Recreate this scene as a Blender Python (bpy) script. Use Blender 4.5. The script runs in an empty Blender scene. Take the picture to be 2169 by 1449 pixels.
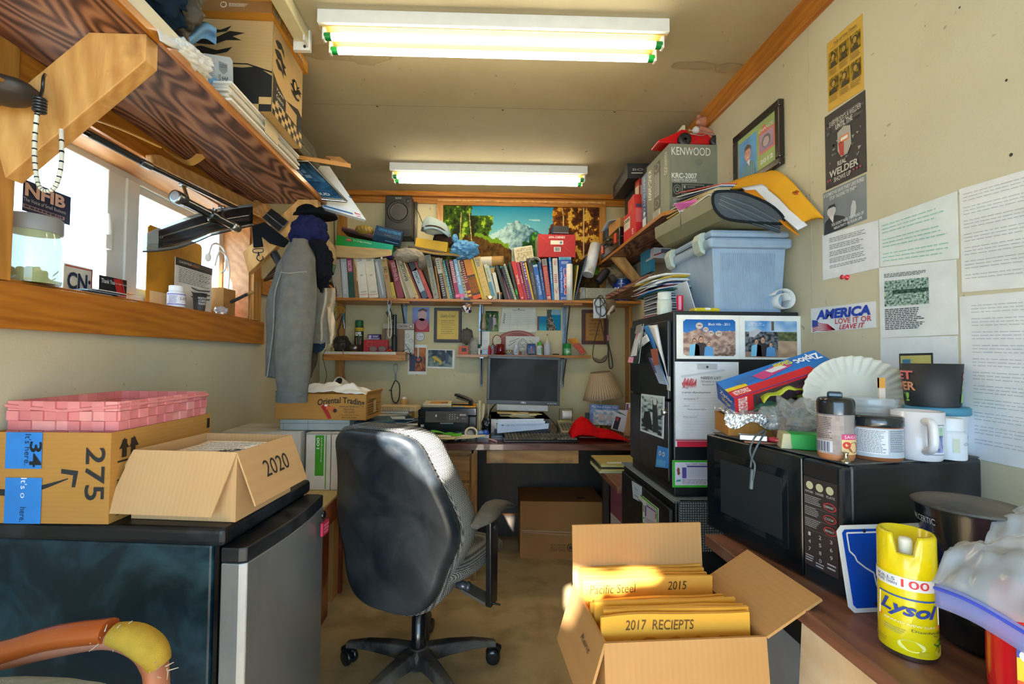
import bpy,bmesh,math,random
from mathutils import Matrix,Vector as V,noise
R=math.radians
sc=bpy.context.scene
COL=sc.collection
# camera
CX,CY,F=1045.0,724.5,964.0
YAW,PITCH,ROLL,EYE=R(1.5),R(1.93),R(.46),1.24
cam=bpy.data.objects.new('camera',bpy.data.cameras.new('camera'))
COL.objects.link(cam)
cam.data.sensor_width=36;cam.data.lens=F/2169*36
cam.data.shift_x=(1084.5-CX)/2169
cam.data.clip_start=.02
CM=Matrix.Rotation(-YAW,3,'Z')@Matrix.Rotation(R(90)+PITCH,3,'X')@Matrix.Rotation(ROLL,3,'Z')
cam.matrix_world=Matrix.Translation((0,0,EYE))@CM.to_4x4()
sc.camera=cam
# light
sc.view_settings.view_transform='Standard';sc.view_settings.look='None'
sc.view_settings.exposure=0.76;sc.view_settings.gamma=1;sc.view_settings.use_curve_mapping=False
world=bpy.data.worlds.new('sky');sc.world=world;world.use_nodes=True
wn=world.node_tree;bg=wn.nodes['Background']
bg.inputs[0].default_value=(.46,.73,1,1);bg.inputs[1].default_value=5.0
sun=bpy.data.lights.new('sun','SUN');sun.energy=32;sun.angle=R(.5);sun.color=(1,.95,.87)
so=bpy.data.objects.new('sun',sun);COL.objects.link(so);so.location=(-1,-5,5)
SUN_DIR=V((.20,1,-.52))
so.rotation_euler=SUN_DIR.to_track_quat('-Z','Y').to_euler()
sc.cycles.max_bounces=8;sc.cycles.diffuse_bounces=5;sc.cycles.glossy_bounces=4
sc.cycles.transmission_bounces=6;sc.cycles.transparent_max_bounces=12
sc.cycles.caustics_reflective=False;sc.cycles.caustics_refractive=False
sc.cycles.sample_clamp_indirect=4
def portal(loc,rot,sx,sy):
 l=bpy.data.lights.new('portal','AREA');l.shape='RECTANGLE';l.size=sx;l.size_y=sy
 l.cycles.is_portal=True
 o=bpy.data.objects.new('portal',l);COL.objects.link(o);o.location=loc;o.rotation_euler=rot
XL,XR,YB,HC=-1.157,1.07,3.30,2.43
portal((XL-.20,1.72,1.68),(0,R(-90),0),.5,1.2)
portal((0.0,-.52,1.14),(R(90),0,0),1.95,2.25)
# pixel helpers (2169 x 1449 frame)
def ray(px,py):return CM@V(((px-CX)/F,-(py-CY)/F,-1))
def at(px,py,Y):d=ray(px,py);return V((0,0,EYE))+d*(Y/d.y)
def atx(px,py,X):d=ray(px,py);return V((0,0,EYE))+d*(X/d.x)
def atz(px,py,Z):d=ray(px,py);return V((0,0,EYE))+d*((Z-EYE)/d.z)
# materials
def lin(c):return c/12.92 if c<=.04045 else((c+.055)/1.055)**2.4
def rgb(h):
 h=h.lstrip('#');return tuple(lin(int(h[i:i+2],16)/255)for i in(0,2,4))
def new_mat(name):
 m=bpy.data.materials.new(name);m.use_nodes=True
 return m,m.node_tree.nodes,m.node_tree.links,m.node_tree.nodes['Principled BSDF']
def nd(N,t,**k):
 n=N.new(t)
 for a,b in k.items():
  if a.startswith('i_'):n.inputs[a[2:].replace('_',' ')].default_value=b
  else:setattr(n,a,b)
 return n
def coords(N,L,scale=(1,1,1),kind='Object'):
 tc=nd(N,'ShaderNodeTexCoord');mp=nd(N,'ShaderNodeMapping');mp.inputs['Scale'].default_value=scale
 L.new(tc.outputs[kind],mp.inputs[0]);return mp.outputs[0]
def attr_mat(name,rough,metal=0,var=.10,nscale=18,bump=.0,coat=0,weave=0,alpha=1,trans=0,spec=.5):
 m,N,L,P=new_mat(name)
 at_=nd(N,'ShaderNodeVertexColor',layer_name='Col')
 co=coords(N,L)
 no=nd(N,'ShaderNodeTexNoise',i_Scale=nscale,i_Detail=4);L.new(co,no.inputs['Vector'])
 rg=nd(N,'ShaderNodeMapRange');rg.inputs[1].default_value=.3;rg.inputs[2].default_value=.7
 rg.inputs[3].default_value=1-var;rg.inputs[4].default_value=1+var*.4;L.new(no.outputs[0],rg.inputs[0])
 mx=nd(N,'ShaderNodeVectorMath',operation='SCALE');L.new(at_.outputs[0],mx.inputs[0]);L.new(rg.outputs[0],mx.inputs['Scale'])
 L.new(mx.outputs[0],P.inputs['Base Color'])
 P.inputs['Roughness'].default_value=rough;P.inputs['Metallic'].default_value=metal
 P.inputs['Coat Weight'].default_value=coat;P.inputs['Specular IOR Level'].default_value=spec
 if bump:
  b=nd(N,'ShaderNodeBump',i_Strength=bump,i_Distance=.002)
  if weave:
   w=nd(N,'ShaderNodeTexNoise',i_Scale=weave,i_Detail=1);L.new(co,w.inputs['Vector']);L.new(w.outputs[0],b.inputs['Height'])
  else:L.new(no.outputs[0],b.inputs['Height'])
  L.new(b.outputs[0],P.inputs['Normal'])
 if trans:P.inputs['Transmission Weight'].default_value=trans;P.inputs['IOR'].default_value=1.45
 if alpha<1:P.inputs['Alpha'].default_value=alpha
 return m
KIND={'':attr_mat('painted',.55),'*':attr_mat('glossy',.22,var=.05,coat=.2),'m':attr_mat('metal',.3,1,.15,30),'c':attr_mat('cloth',.95,0,.15,40,.6,weave=900,spec=.1),'p':attr_mat('paper',.8,0,.05,12,.15,spec=.2),'r':attr_mat('rough_plastic',.5,0,.12,25,.3,weave=1500),'t':attr_mat('clear_film',.15,0,.1,30,.3,alpha=.38),'g':attr_mat('clear_glass',.05,0,0,5,trans=.95),'d':attr_mat('dusty',.7,0,.45,7,.2),}
def wood_mat(name,a,b,scale=(2,14,14),rough=.45,coat=.15,knots=True,dist=6,dark=None):
 m,N,L,P=new_mat(name)
 co=coords(N,L,scale)
 w=nd(N,'ShaderNodeTexNoise',i_Scale=1.6,i_Detail=6,i_Roughness=.62,i_Distortion=1.2);L.new(co,w.inputs['Vector'])
 wv=nd(N,'ShaderNodeTexWave',wave_type='BANDS',bands_direction='DIAGONAL',i_Scale=.9,i_Distortion=dist,i_Detail=4);wv.inputs['Detail Scale'].default_value=1.3
 L.new(co,wv.inputs['Vector'])
 mx=nd(N,'ShaderNodeMix',data_type='FLOAT');mx.inputs[0].default_value=.22
 L.new(w.outputs[0],mx.inputs[2]);L.new(wv.outputs['Fac'],mx.inputs[3])
 r=nd(N,'ShaderNodeValToRGB');r.color_ramp.elements[0].position=.22;r.color_ramp.elements[1].position=.78
 r.color_ramp.elements[0].color=(*rgb(a),1);r.color_ramp.elements[1].color=(*rgb(b),1)
 L.new(mx.outputs[0],r.inputs[0])
 out=r.outputs[0]
 if dark:
  n2=nd(N,'ShaderNodeTexNoise',i_Scale=3.5,i_Detail=5);L.new(coords(N,L),n2.inputs['Vector'])
  g=nd(N,'ShaderNodeMapRange');g.inputs[1].default_value=.56;g.inputs[2].default_value=.66;L.new(n2.outputs[0],g.inputs[0])
  m2=nd(N,'ShaderNodeMix',data_type='RGBA');L.new(g.outputs[0],m2.inputs[0]);L.new(out,m2.inputs[6]);m2.inputs[7].default_value=(*rgb(dark),1)
  out=m2.outputs[2]
 L.new(out,P.inputs['Base Color'])
 P.inputs['Roughness'].default_value=rough;P.inputs['Coat Weight'].default_value=coat
 b=nd(N,'ShaderNodeBump',i_Strength=.15,i_Distance=.002);L.new(mx.outputs[0],b.inputs['Height']);L.new(b.outputs[0],P.inputs['Normal'])
 return m
PINE_Y=wood_mat('orange_pine','98540f','c47e24',(22,2,22))
PINE_X=wood_mat('orange_pine_cross','925412','c4822c',(2,22,22))
PINE_Z=wood_mat('orange_pine_upright','9a6420','c98c3c',(22,22,2))
RAWY=wood_mat('pale_pine_jamb','a8703c','d09a64',(14,2,14),.5,.1)
RAW=wood_mat('raw_pine','b98040','e0b06a',(14,14,3.5),.6,0,dist=5,dark='6e3a16')
def ply_mat(name,a,b,c):
 m,N,L,P=new_mat(name);co=coords(N,L,(1.0,.22,1.0))
 n1=nd(N,'ShaderNodeTexNoise',i_Scale=2.6,i_Detail=3,i_Roughness=.45);L.new(co,n1.inputs['Vector'])
 mu=nd(N,'ShaderNodeMath',operation='MULTIPLY');mu.inputs[1].default_value=240;L.new(n1.outputs[0],mu.inputs[0])
 sn=nd(N,'ShaderNodeMath',operation='SINE');L.new(mu.outputs[0],sn.inputs[0])
 n2=nd(N,'ShaderNodeTexNoise',i_Scale=60,i_Detail=4);L.new(coords(N,L,(1,.06,1)),n2.inputs['Vector'])
 ad=nd(N,'ShaderNodeMath',operation='MULTIPLY_ADD');ad.inputs[1].default_value=1.6;L.new(n2.outputs[0],ad.inputs[0]);L.new(sn.outputs[0],ad.inputs[2])
 r=nd(N,'ShaderNodeValToRGB');e=r.color_ramp.elements;e[0].position=.0;e[1].position=1;e[0].color=(*rgb(a),1);e[1].color=(*rgb(b),1);k=e.new(.45);k.color=(*rgb(c),1)
 mr=nd(N,'ShaderNodeMapRange');mr.inputs[1].default_value=-.3;mr.inputs[2].default_value=1.9;L.new(ad.outputs[0],mr.inputs[0]);L.new(mr.outputs[0],r.inputs[0])
 n3=nd(N,'ShaderNodeTexNoise',i_Scale=3,i_Detail=3);L.new(coords(N,L),n3.inputs['Vector']);g=nd(N,'ShaderNodeMapRange');g.inputs[1].default_value=.3;g.inputs[2].default_value=.75;g.inputs[3].default_value=.75;g.inputs[4].default_value=1.25;L.new(n3.outputs[0],g.inputs[0])
 sc_=nd(N,'ShaderNodeVectorMath',operation='SCALE');L.new(r.outputs[0],sc_.inputs[0]);L.new(g.outputs[0],sc_.inputs['Scale']);L.new(sc_.outputs[0],P.inputs['Base Color']);P.inputs['Roughness'].default_value=.6
 return m
PLY=ply_mat('stained_plywood','3a2014','a0745a','74493a')
LAM=wood_mat('walnut_laminate','42231c','6c4038',(2,16,16),.25,.5)
LAM2=wood_mat('walnut_laminate_worn','5a3a2c','8a5c48',(16,2,16),.5,.1,dark='7d7470')
OAK=wood_mat('worn_oak','6e4a20','b07f3a',(10,10,2),.55,.1,dark='3e2a16')
OAKX=wood_mat('worn_oak_front','7a5426','b4884a',(2,10,10),.55,.1,dark='4e3820')
RED_WOOD=wood_mat('red_stained_wood','5c2008','8c3a14',(14,14,2),.5,.1,dark='a8683c')
PALE=wood_mat('pale_plywood','c9ab84','e6d3b4',(2,5,5),.6,0)
DARKPLY=wood_mat('dark_panel','17110c','2e241a',(10,10,2),.6,.1,dark='3c342a')
def wall_mat(name,col,stain,rough=.75,amt=.6,sc_=1.6):
 m,N,L,P=new_mat(name)
 co=coords(N,L)
 n1=nd(N,'ShaderNodeTexNoise',i_Scale=sc_,i_Detail=6,i_Roughness=.6);L.new(co,n1.inputs['Vector'])
 g=nd(N,'ShaderNodeMapRange');g.inputs[1].default_value=.45;g.inputs[2].default_value=.75;g.inputs[4].default_value=amt;L.new(n1.outputs[0],g.inputs[0])
 mx=nd(N,'ShaderNodeMix',data_type='RGBA');L.new(g.outputs[0],mx.inputs[0])
 mx.inputs[6].default_value=(*rgb(col),1);mx.inputs[7].default_value=(*rgb(stain),1)
 n3=nd(N,'ShaderNodeTexNoise',i_Scale=38,i_Detail=2);L.new(co,n3.inputs['Vector'])
 g3=nd(N,'ShaderNodeMapRange');g3.inputs[1].default_value=.72;g3.inputs[2].default_value=.78;g3.inputs[4].default_value=.5;L.new(n3.outputs[0],g3.inputs[0])
 m3=nd(N,'ShaderNodeMix',data_type='RGBA');L.new(g3.outputs[0],m3.inputs[0]);L.new(mx.outputs[2],m3.inputs[6]);m3.inputs[7].default_value=(*rgb('6b5a40'),1)
 L.new(m3.outputs[2],P.inputs['Base Color']);P.inputs['Roughness'].default_value=rough
 n2=nd(N,'ShaderNodeTexNoise',i_Scale=140,i_Detail=2);L.new(co,n2.inputs['Vector'])
 b=nd(N,'ShaderNodeBump',i_Strength=.18,i_Distance=.002);L.new(n2.outputs[0],b.inputs['Height']);L.new(b.outputs[0],P.inputs['Normal'])
 return m
WALL=wall_mat('cream_wall','c5bfa4','aea27c')
WALLB=wall_mat('back_wall_warm_tint','d2c69c','b6a470')  # cream wall copy, colour warmed to offset the bluish sky light
CEIL=wall_mat('ceiling_board','aea48a','968b6c',amt=.5,sc_=2.4)
FLOOR=wall_mat('dirty_concrete','bca67c','86704a',.6,1,4)
def card_mat(name,a,b,direction='X'):
 m,N,L,P=new_mat(name)
 co=coords(N,L)
 n1=nd(N,'ShaderNodeTexNoise',i_Scale=5,i_Detail=5);L.new(co,n1.inputs['Vector'])
 mx=nd(N,'ShaderNodeMix',data_type='RGBA');L.new(n1.outputs[0],mx.inputs[0]);mx.inputs[6].default_value=(*rgb(a),1);mx.inputs[7].default_value=(*rgb(b),1)
 wv=nd(N,'ShaderNodeTexWave',bands_direction=direction,i_Scale=28,i_Distortion=.6);L.new(co,wv.inputs['Vector'])
 m2=nd(N,'ShaderNodeMix',data_type='RGBA',blend_type='MULTIPLY');L.new(wv.outputs['Fac'],m2.inputs[0])
 m3=nd(N,'ShaderNodeMath',operation='MULTIPLY');m3.inputs[1].default_value=.07;L.new(wv.outputs['Fac'],m3.inputs[0]);L.new(m3.outputs[0],m2.inputs[0])
 L.new(mx.outputs[2],m2.inputs[6]);m2.inputs[7].default_value=(.5,.4,.3,1)
 L.new(m2.outputs[2],P.inputs['Base Color']);P.inputs['Roughness'].default_value=.8;P.inputs['Specular IOR Level'].default_value=.2
 b=nd(N,'ShaderNodeBump',i_Strength=.12,i_Distance=.001);L.new(wv.outputs['Fac'],b.inputs['Height']);L.new(b.outputs[0],P.inputs['Normal'])
 return m
CARD=card_mat('cardboard','b98a54','a9763e');CARDP=card_mat('pale_cardboard','d0ac80','c49a68');CARDD=card_mat('brown_cardboard','ac7e4e','97693a')
def plain_mat(name,col,rough=.5,metal=0,emit=0,alpha=1,trans=0,coat=0,ior=1.45):
 m,N,L,P=new_mat(name);P.inputs['Base Color'].default_value=(*rgb(col),1)
 P.inputs['Roughness'].default_value=rough;P.inputs['Metallic'].default_value=metal;P.inputs['Coat Weight'].default_value=coat
 if emit:P.inputs['Emission Color'].default_value=(*rgb(col),1);P.inputs['Emission Strength'].default_value=emit
 P.inputs['Alpha'].default_value=alpha;P.inputs['Transmission Weight'].default_value=trans;P.inputs['IOR'].default_value=ior
 return m
TUBE=plain_mat('lit_tube','fff3d2',emit=11.0)
def smudge_mat(name,a,b,rough,metal=0,s=2.5,lo=.45,hi=.75,stretch=(1,1,1),r2=None):
 m,N,L,P=new_mat(name);co=coords(N,L,stretch)
 n1=nd(N,'ShaderNodeTexNoise',i_Scale=s,i_Detail=7,i_Roughness=.65,i_Distortion=.4);L.new(co,n1.inputs['Vector'])
 g=nd(N,'ShaderNodeMapRange');g.inputs[1].default_value=lo;g.inputs[2].default_value=hi;L.new(n1.outputs[0],g.inputs[0])
 mx=nd(N,'ShaderNodeMix',data_type='RGBA');L.new(g.outputs[0],mx.inputs[0]);mx.inputs[6].default_value=(*rgb(a),1);mx.inputs[7].default_value=(*rgb(b),1)
 L.new(mx.outputs[2],P.inputs['Base Color'])
 rr=nd(N,'ShaderNodeMapRange');rr.inputs[3].default_value=rough;rr.inputs[4].default_value=r2 or min(1,rough+.3);L.new(g.outputs[0],rr.inputs[0]);L.new(rr.outputs[0],P.inputs['Roughness'])
 P.inputs['Metallic'].default_value=metal
 n2=nd(N,'ShaderNodeTexNoise',i_Scale=700,i_Detail=1);L.new(coords(N,L),n2.inputs['Vector'])
 b_=nd(N,'ShaderNodeBump',i_Strength=.15,i_Distance=.001);L.new(n2.outputs[0],b_.inputs['Height']);L.new(b_.outputs[0],P.inputs['Normal'])
 return m
FRIDGE=smudge_mat('black_enamel','04202e','35606f',.28,s=4.5,lo=.5,hi=.85)
STEEL=smudge_mat('brushed_steel','a4a8ac','70787e',.36,.75,s=1.5,stretch=(1,1,.3))
BLACKP=smudge_mat('dusty_black_plastic','0c1116','4a4c50',.42,s=3.2,lo=.52,hi=.85)
DUSTY=smudge_mat('very_dusty_black','1e2226','7e7a72',.5,s=5,lo=.35,hi=.7)
BLACKM=smudge_mat('black_cabinet_enamel','0a0f12','141d22',.3,s=3,lo=.4)
def weave_mat(name,a,b,s):
 m,N,L,P=new_mat(name);co=coords(N,L)
 ck=[]
 for d in('X','Z','Y'):
  w=nd(N,'ShaderNodeTexWave',bands_direction=d,i_Scale=s,i_Distortion=0);L.new(co,w.inputs['Vector']);ck.append(w)
 a1=nd(N,'ShaderNodeMath',operation='ADD');L.new(ck[0].outputs['Fac'],a1.inputs[0]);L.new(ck[1].outputs['Fac'],a1.inputs[1])
 a2=nd(N,'ShaderNodeMath',operation='ADD');L.new(a1.outputs[0],a2.inputs[0]);L.new(ck[2].outputs['Fac'],a2.inputs[1])
 r=nd(N,'ShaderNodeMapRange');r.inputs[1].default_value=1.2;r.inputs[2].default_value=2.0;L.new(a2.outputs[0],r.inputs[0])
 mx=nd(N,'ShaderNodeMix',data_type='RGBA');L.new(r.outputs[0],mx.inputs[0]);mx.inputs[6].default_value=(*rgb(a),1);mx.inputs[7].default_value=(*rgb(b),1)
 L.new(mx.outputs[2],P.inputs['Base Color']);P.inputs['Roughness'].default_value=.95
 b_=nd(N,'ShaderNodeBump',i_Strength=.5,i_Distance=.002);L.new(a2.outputs[0],b_.inputs['Height']);L.new(b_.outputs[0],P.inputs['Normal'])
 return m
CHECK=weave_mat('checked_fabric','1c2024','9a978f',62)
BASKET=weave_mat('pink_raffia','c8646a','f09a96',14)
LINER=weave_mat('grey_liner_mesh','36424c','9fb0bc',40)
DENIM=attr_mat('denim',.95,0,.18,30,.7,weave=1200,spec=.05);KIND['j']=DENIM
# mesh builder
WM={}
class MB:
 def __init__(s):s.v,s.f,s.c,s.k,s.s,s.M=[],[],[],[],[],None
 def add(s,vs,fs,col,smooth=False):
  b=len(s.v);M=s.M
  s.v+=[tuple(M@V(p))for p in vs]if M is not None else[tuple(p)for p in vs]
  multi=isinstance(col,list)
  for i,f in enumerate(fs):
   c=col[i]if multi else col
   s.f.append(tuple(b+j for j in f));s.s.append(smooth)
   if isinstance(c,bpy.types.Material):s.k.append(c);s.c.append((1,1,1))
   elif isinstance(c,tuple):s.k.append(KIND['p']);s.c.append(c)
   else:
    k=c[0]if c[0]in KIND and len(c)>6 else ''
    s.k.append(KIND[k]);s.c.append(rgb(c[len(k):]))
  return s
 def hexa(s,p,col):
  return s.add(p,[(3,2,1,0),(4,5,6,7),(0,1,5,4),(1,2,6,5),(2,3,7,6),(3,0,4,7)],col)
 def bx(s,x0,x1,y0,y1,z0,z1,col):
  return s.hexa([(x0,y0,z0),(x1,y0,z0),(x1,y1,z0),(x0,y1,z0),(x0,y0,z1),(x1,y0,z1),(x1,y1,z1),(x0,y1,z1)],col)
 def prism(s,pts,vec,col):
  n=len(pts);vec=V(vec);a=[V(p)for p in pts]
  return s.add(a+[p+vec for p in a],[tuple(range(n))[::-1],tuple(range(n,2*n))]+[(i,(i+1)%n,n+(i+1)%n,n+i)for i in range(n)],col)
 def lathe(s,prof,col,c=(0,0,0),n=24,ax=None,smooth=True,sx=1,sy=1):
  c=V(c);vs,fs,cs=[],[],[]
  for pr in prof:
   for i in range(n):
    a=2*math.pi*i/n;p=V((pr[0]*math.cos(a)*sx,pr[0]*math.sin(a)*sy,pr[1]))
    if ax is not None:p=ax@p
    vs.append(c+p)
  for j in range(len(prof)-1):
   for i in range(n):
    fs.append((j*n+i,j*n+(i+1)%n,(j+1)*n+(i+1)%n,(j+1)*n+i));cs.append(prof[j][2]if len(prof[j])>2 else col)
  s.add(vs,fs,cs,smooth)
  for j in(0,len(prof)-1):
   if prof[j][0]>1e-5:s.add(vs[j*n:(j+1)*n],[tuple(range(n))],(prof[j][2]if len(prof[j])>2 else col))
  return s
 def tube(s,pts,r,col,n=8,caps=True,closed=False,flat=1.0,up=None):
  pts=[V(p)for p in pts];m=len(pts);rs=r if isinstance(r,(list,tuple))else[r]*m
  vs,fs=[],[];t=(pts[1]-pts[0]).normalized()
  u=V(up)if up else(V((0,0,1))if abs(t.z)<.9 else V((1,0,0)))
  for i,p in enumerate(pts):
   if closed:t=(pts[(i+1)%m]-pts[i-1]).normalized()
   else:t=(pts[min(i+1,m-1)]-pts[max(i-1,0)]).normalized()
   if up:u=V(up)
   u=(u-t*u.dot(t)).normalized();w=t.cross(u)
   for k in range(n):
    a=2*math.pi*k/n;vs.append(p+u*(math.cos(a)*rs[i]*flat)+w*(math.sin(a)*rs[i]))
  for i in range(m if closed else m-1):
   j=(i+1)%m
   for k in range(n):fs.append((i*n+k,i*n+(k+1)%n,j*n+(k+1)%n,j*n+k))
  s.add(vs,fs,col,True)
  if caps and not closed:s.add(vs[:n],[tuple(range(n))],col);s.add(vs[-n:],[tuple(range(n))],col)
  return s
 def patch(s,fn,nu,nv,col,smooth=True):
  vs=[fn(i/nu,j/nv)for j in range(nv+1)for i in range(nu+1)]
  fs=[(j*(nu+1)+i,j*(nu+1)+i+1,(j+1)*(nu+1)+i+1,(j+1)*(nu+1)+i)for j in range(nv)for i in range(nu)]
  if callable(col):col=[col((i+.5)/nu,(j+.5)/nv)for j in range(nv)for i in range(nu)]
  return s.add(vs,fs,col,smooth)
 def blob(s,c,r,col,amp=.2,fr=2.5,seed=0,sub=4,floor=None,smooth=True):
  bm=bmesh.new();bmesh.ops.create_icosphere(bm,subdivisions=sub,radius=1);c=V(c);off=V((seed*3.7,seed*1.3,seed*2.1));vs=[]
  for v in bm.verts:
   d=v.co.normalized();k=1+amp*(noise.noise(d*fr+off)+.5*noise.noise(d*fr*2.3+off)-abs(noise.noise(d*fr*1.7-off))*.8)
   p=c+V((d.x*r[0],d.y*r[1],d.z*r[2]))*k
   if floor is not None and p.z<floor:p.z=floor
   vs.append(p)
  fs=[tuple(v.index for v in f.verts)for f in bm.faces];bm.free()
  return s.add(vs,fs,col,smooth)
 def build(s,name,parent=None,bevel=0,solid=0,sub=0,label=None,world=False,seg=2):
  inv=WM[parent.name].inverted()if(parent and world)else None
  vs=[tuple(inv@V(p))for p in s.v]if inv else s.v
  me=bpy.data.meshes.new(name);me.from_pydata(vs,[],s.f)
  mats=[];idx=[]
  for k in s.k:
   if k not in mats:mats.append(k)
   idx.append(mats.index(k))
  for m in mats:me.materials.append(m)
  me.polygons.foreach_set('material_index',idx);me.polygons.foreach_set('use_smooth',s.s)
  ca=me.color_attributes.new('Col','FLOAT_COLOR','CORNER');buf=[]
  for p in me.polygons:
   c=s.c[p.index];buf+=[c[0],c[1],c[2],1.0]*p.loop_total
  ca.data.foreach_set('color',buf)
  bm=bmesh.new();bm.from_mesh(me);bmesh.ops.recalc_face_normals(bm,faces=bm.faces);bm.to_mesh(me);bm.free()
  o=bpy.data.objects.new(name,me);COL.objects.link(o)
  if parent:o.parent=parent
  if label:o['label']=label
  if solid:md=o.modifiers.new('solid','SOLIDIFY');md.thickness=solid;md.offset=0
  if bevel:md=o.modifiers.new('bevel','BEVEL');md.width=bevel;md.segments=seg;md.limit_method='ANGLE';md.angle_limit=R(40);md.harden_normals=False
  if sub:md=o.modifiers.new('sub','SUBSURF');md.levels=sub;md.render_levels=sub
  WM[o.name]=WM[parent.name].copy()if parent else Matrix.Identity(4)
  return o
def thing(name,label,cat,loc=(0,0,0),rz=0,group=None,rot=None):
 o=bpy.data.objects.new(name,None);COL.objects.link(o);o.empty_display_size=.05
 m=Matrix.Translation(loc)@(rot.to_4x4()if rot is not None else Matrix.Rotation(rz,4,'Z'))
 o.matrix_world=m;WM[o.name]=m.copy();o['label']=label;o['category']=cat
 if group:o['group']=group
 return o
def solo(mb,name,label,cat,loc=None,rz=0,group=None,kind=None,rot=None,**k):
 if loc is None:
  a=[min(p[i]for p in mb.v)for i in range(3)];b=[max(p[i]for p in mb.v)for i in range(3)]
  c=V(((a[0]+b[0])/2,(a[1]+b[1])/2,a[2]));mb.v=[tuple(V(p)-c)for p in mb.v];M=Matrix.Translation(c)
 else:M=Matrix.Translation(loc)@(rot.to_4x4()if rot is not None else Matrix.Rotation(rz,4,'Z'))
 o=mb.build(name,None,**k);o.matrix_world=M;WM[o.name]=M.copy()
 if kind:o['kind']=kind
 if label:o['label']=label;o['category']=cat
 if group:o['group']=group
 return o
def struct(mb,name,bevel=0):
 o=mb.build(name,None,bevel=bevel);o['kind']='structure';return o
def sp(pts,n=6,closed=False):
 pts=[V(p)for p in pts];out=[];m=len(pts)
 for i in range(m if closed else m-1):
  g=(lambda q:pts[q%m])if closed else(lambda q:pts[max(0,min(m-1,q))])
  a,b,c,d=g(i-1),g(i),g(i+1),g(i+2)
  for k in range(n):
   t=k/n;out.append(.5*((2*b)+(c-a)*t+(2*a-5*b+4*c-d)*t*t+(3*b-a-3*c+d)*t**3))
 if not closed:out.append(pts[-1])
 return out
 # printed surfaces
_tc={}
def glyphs(txt,bold=0,shear=0):
 key=(txt,bold,shear)
 if key not in _tc:
  cu=bpy.data.curves.new('t','FONT');cu.body=txt;cu.resolution_u=3;cu.offset=bold;cu.shear=shear;cu.fill_mode='FRONT'
  o=bpy.data.objects.new('t',cu);me=bpy.data.meshes.new_from_object(o)
  vs=[(v.co.x,v.co.y)for v in me.vertices];fs=[tuple(p.vertices)for p in me.polygons]
  bpy.data.meshes.remove(me);bpy.data.objects.remove(o);bpy.data.curves.remove(cu)
  x0=min(v[0]for v in vs);x1=max(v[0]for v in vs);y0=min(v[1]for v in vs);y1=max(v[1]for v in vs)
  _tc[key]=([((x-x0)/(x1-x0),(y-y0)/(y1-y0))for x,y in vs],fs)
 return _tc[key]
class Sheet:
 """a printed surface: f(u, v, h) maps u right, v down, h outward to space"""
 def __init__(s,mb,f,eps=.0007,curved=0):s.mb,s.f,s.ep,s.n=mb,f,eps,curved
 def r(s,u0,v0,u1,v1,col,k=1):
  n=max(1,int(s.n*abs(u1-u0))+1)if s.n else 1;h=s.ep*k
  s.mb.patch(lambda a,b:s.f(u0+(u1-u0)*a,v0+(v1-v0)*b,h),n,n if s.n else 1,col,bool(s.n));return s
 def p(s,pts,col,k=2):s.mb.add([s.f(u,v,s.ep*k)for u,v in pts],[tuple(range(len(pts)))],col);return s
 def e(s,cx,cy,rx,ry,col,k=2,n=16):
  return s.p([(cx+rx*math.cos(2*math.pi*i/n),cy+ry*math.sin(2*math.pi*i/n))for i in range(n)],col,k)
 def t(s,txt,u0,v0,u1,v1,col,k=3,rot=0,bold=0,shear=0,arch=0):
  g,fs=glyphs(txt,bold,shear);vs=[]
  for x,y in g:
   if arch:y=y-arch*(2*x-1)**2
   if rot==90:x,y=y,1-x
   elif rot==270:x,y=1-y,x
   elif rot==180:x,y=1-x,1-y
   vs.append(s.f(u0+(u1-u0)*x,v0+(v1-v0)*(1-y),s.ep*k))
  s.mb.add(vs,fs,col);return s
 def ln(s,u0,v0,u1,v1,n,col,fill=.5,k=2,seed=1,para=0,rag=.2):
  rnd=random.Random(seed);dv=(v1-v0)/n
  for i in range(n):
   if para and i%para==para-1:continue
   v=v0+dv*i;u=u0;end=u1-(u1-u0)*rnd.random()*rag
   while u<end:
    w=(u1-u0)*rnd.uniform(.04,.13);s.r(u,v,min(u+w,end),v+dv*fill,col,k);u+=w+(u1-u0)*.018
  return s
 def ras(s,u0,v0,u1,v1,nx,ny,fn,k=1):
  h=s.ep*k
  s.mb.patch(lambda a,b:s.f(u0+(u1-u0)*a,v0+(v1-v0)*b,h),nx,ny,lambda a,b:tuple(fn(a,b)),False);return s
def flat(mb,O,U,W,eps=.0007):
 O,U,W=V(O),V(U),V(W);N=W.cross(U).normalized()
 return Sheet(mb,lambda u,v,h:O+U*u+W*v+N*h,eps)
def wrap(mb,c,r,z0,z1,a0=-180,a1=0,eps=.0005,ax=None,r1=None):
 c=V(c);r1=r if r1 is None else r1
 def f(u,v,h):
  a=R(a0+(a1-a0)*u);rr=r1+(r-r1)*v+h;p=V((rr*math.cos(a),rr*math.sin(a),z1+(z0-z1)*v))
  return c+(ax@p if ax is not None else p)
 return Sheet(mb,f,eps,14)
def boxface(mb,w,d,h,side='F'):
 x,y=w/2,d/2
 return{'F':lambda:flat(mb,(-x,-y,h),(w,0,0),(0,0,-h)),'R':lambda:flat(mb,(x,-y,h),(0,d,0),(0,0,-h)),'L':lambda:flat(mb,(-x,y,h),(0,-d,0),(0,0,-h)),'T':lambda:flat(mb,(-x,y,h),(w,0,0),(0,-d,0)),'D':lambda:flat(mb,(-x,-y,0),(w,0,0),(0,d,0))}[side]()
def nz(a,b,s=4,o=0):return noise.noise(V((a*s,b*s,o)))
def mixc(a,b,t):t=max(0,min(1,t));return tuple(a[i]*(1-t)+b[i]*t for i in range(3))
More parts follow.
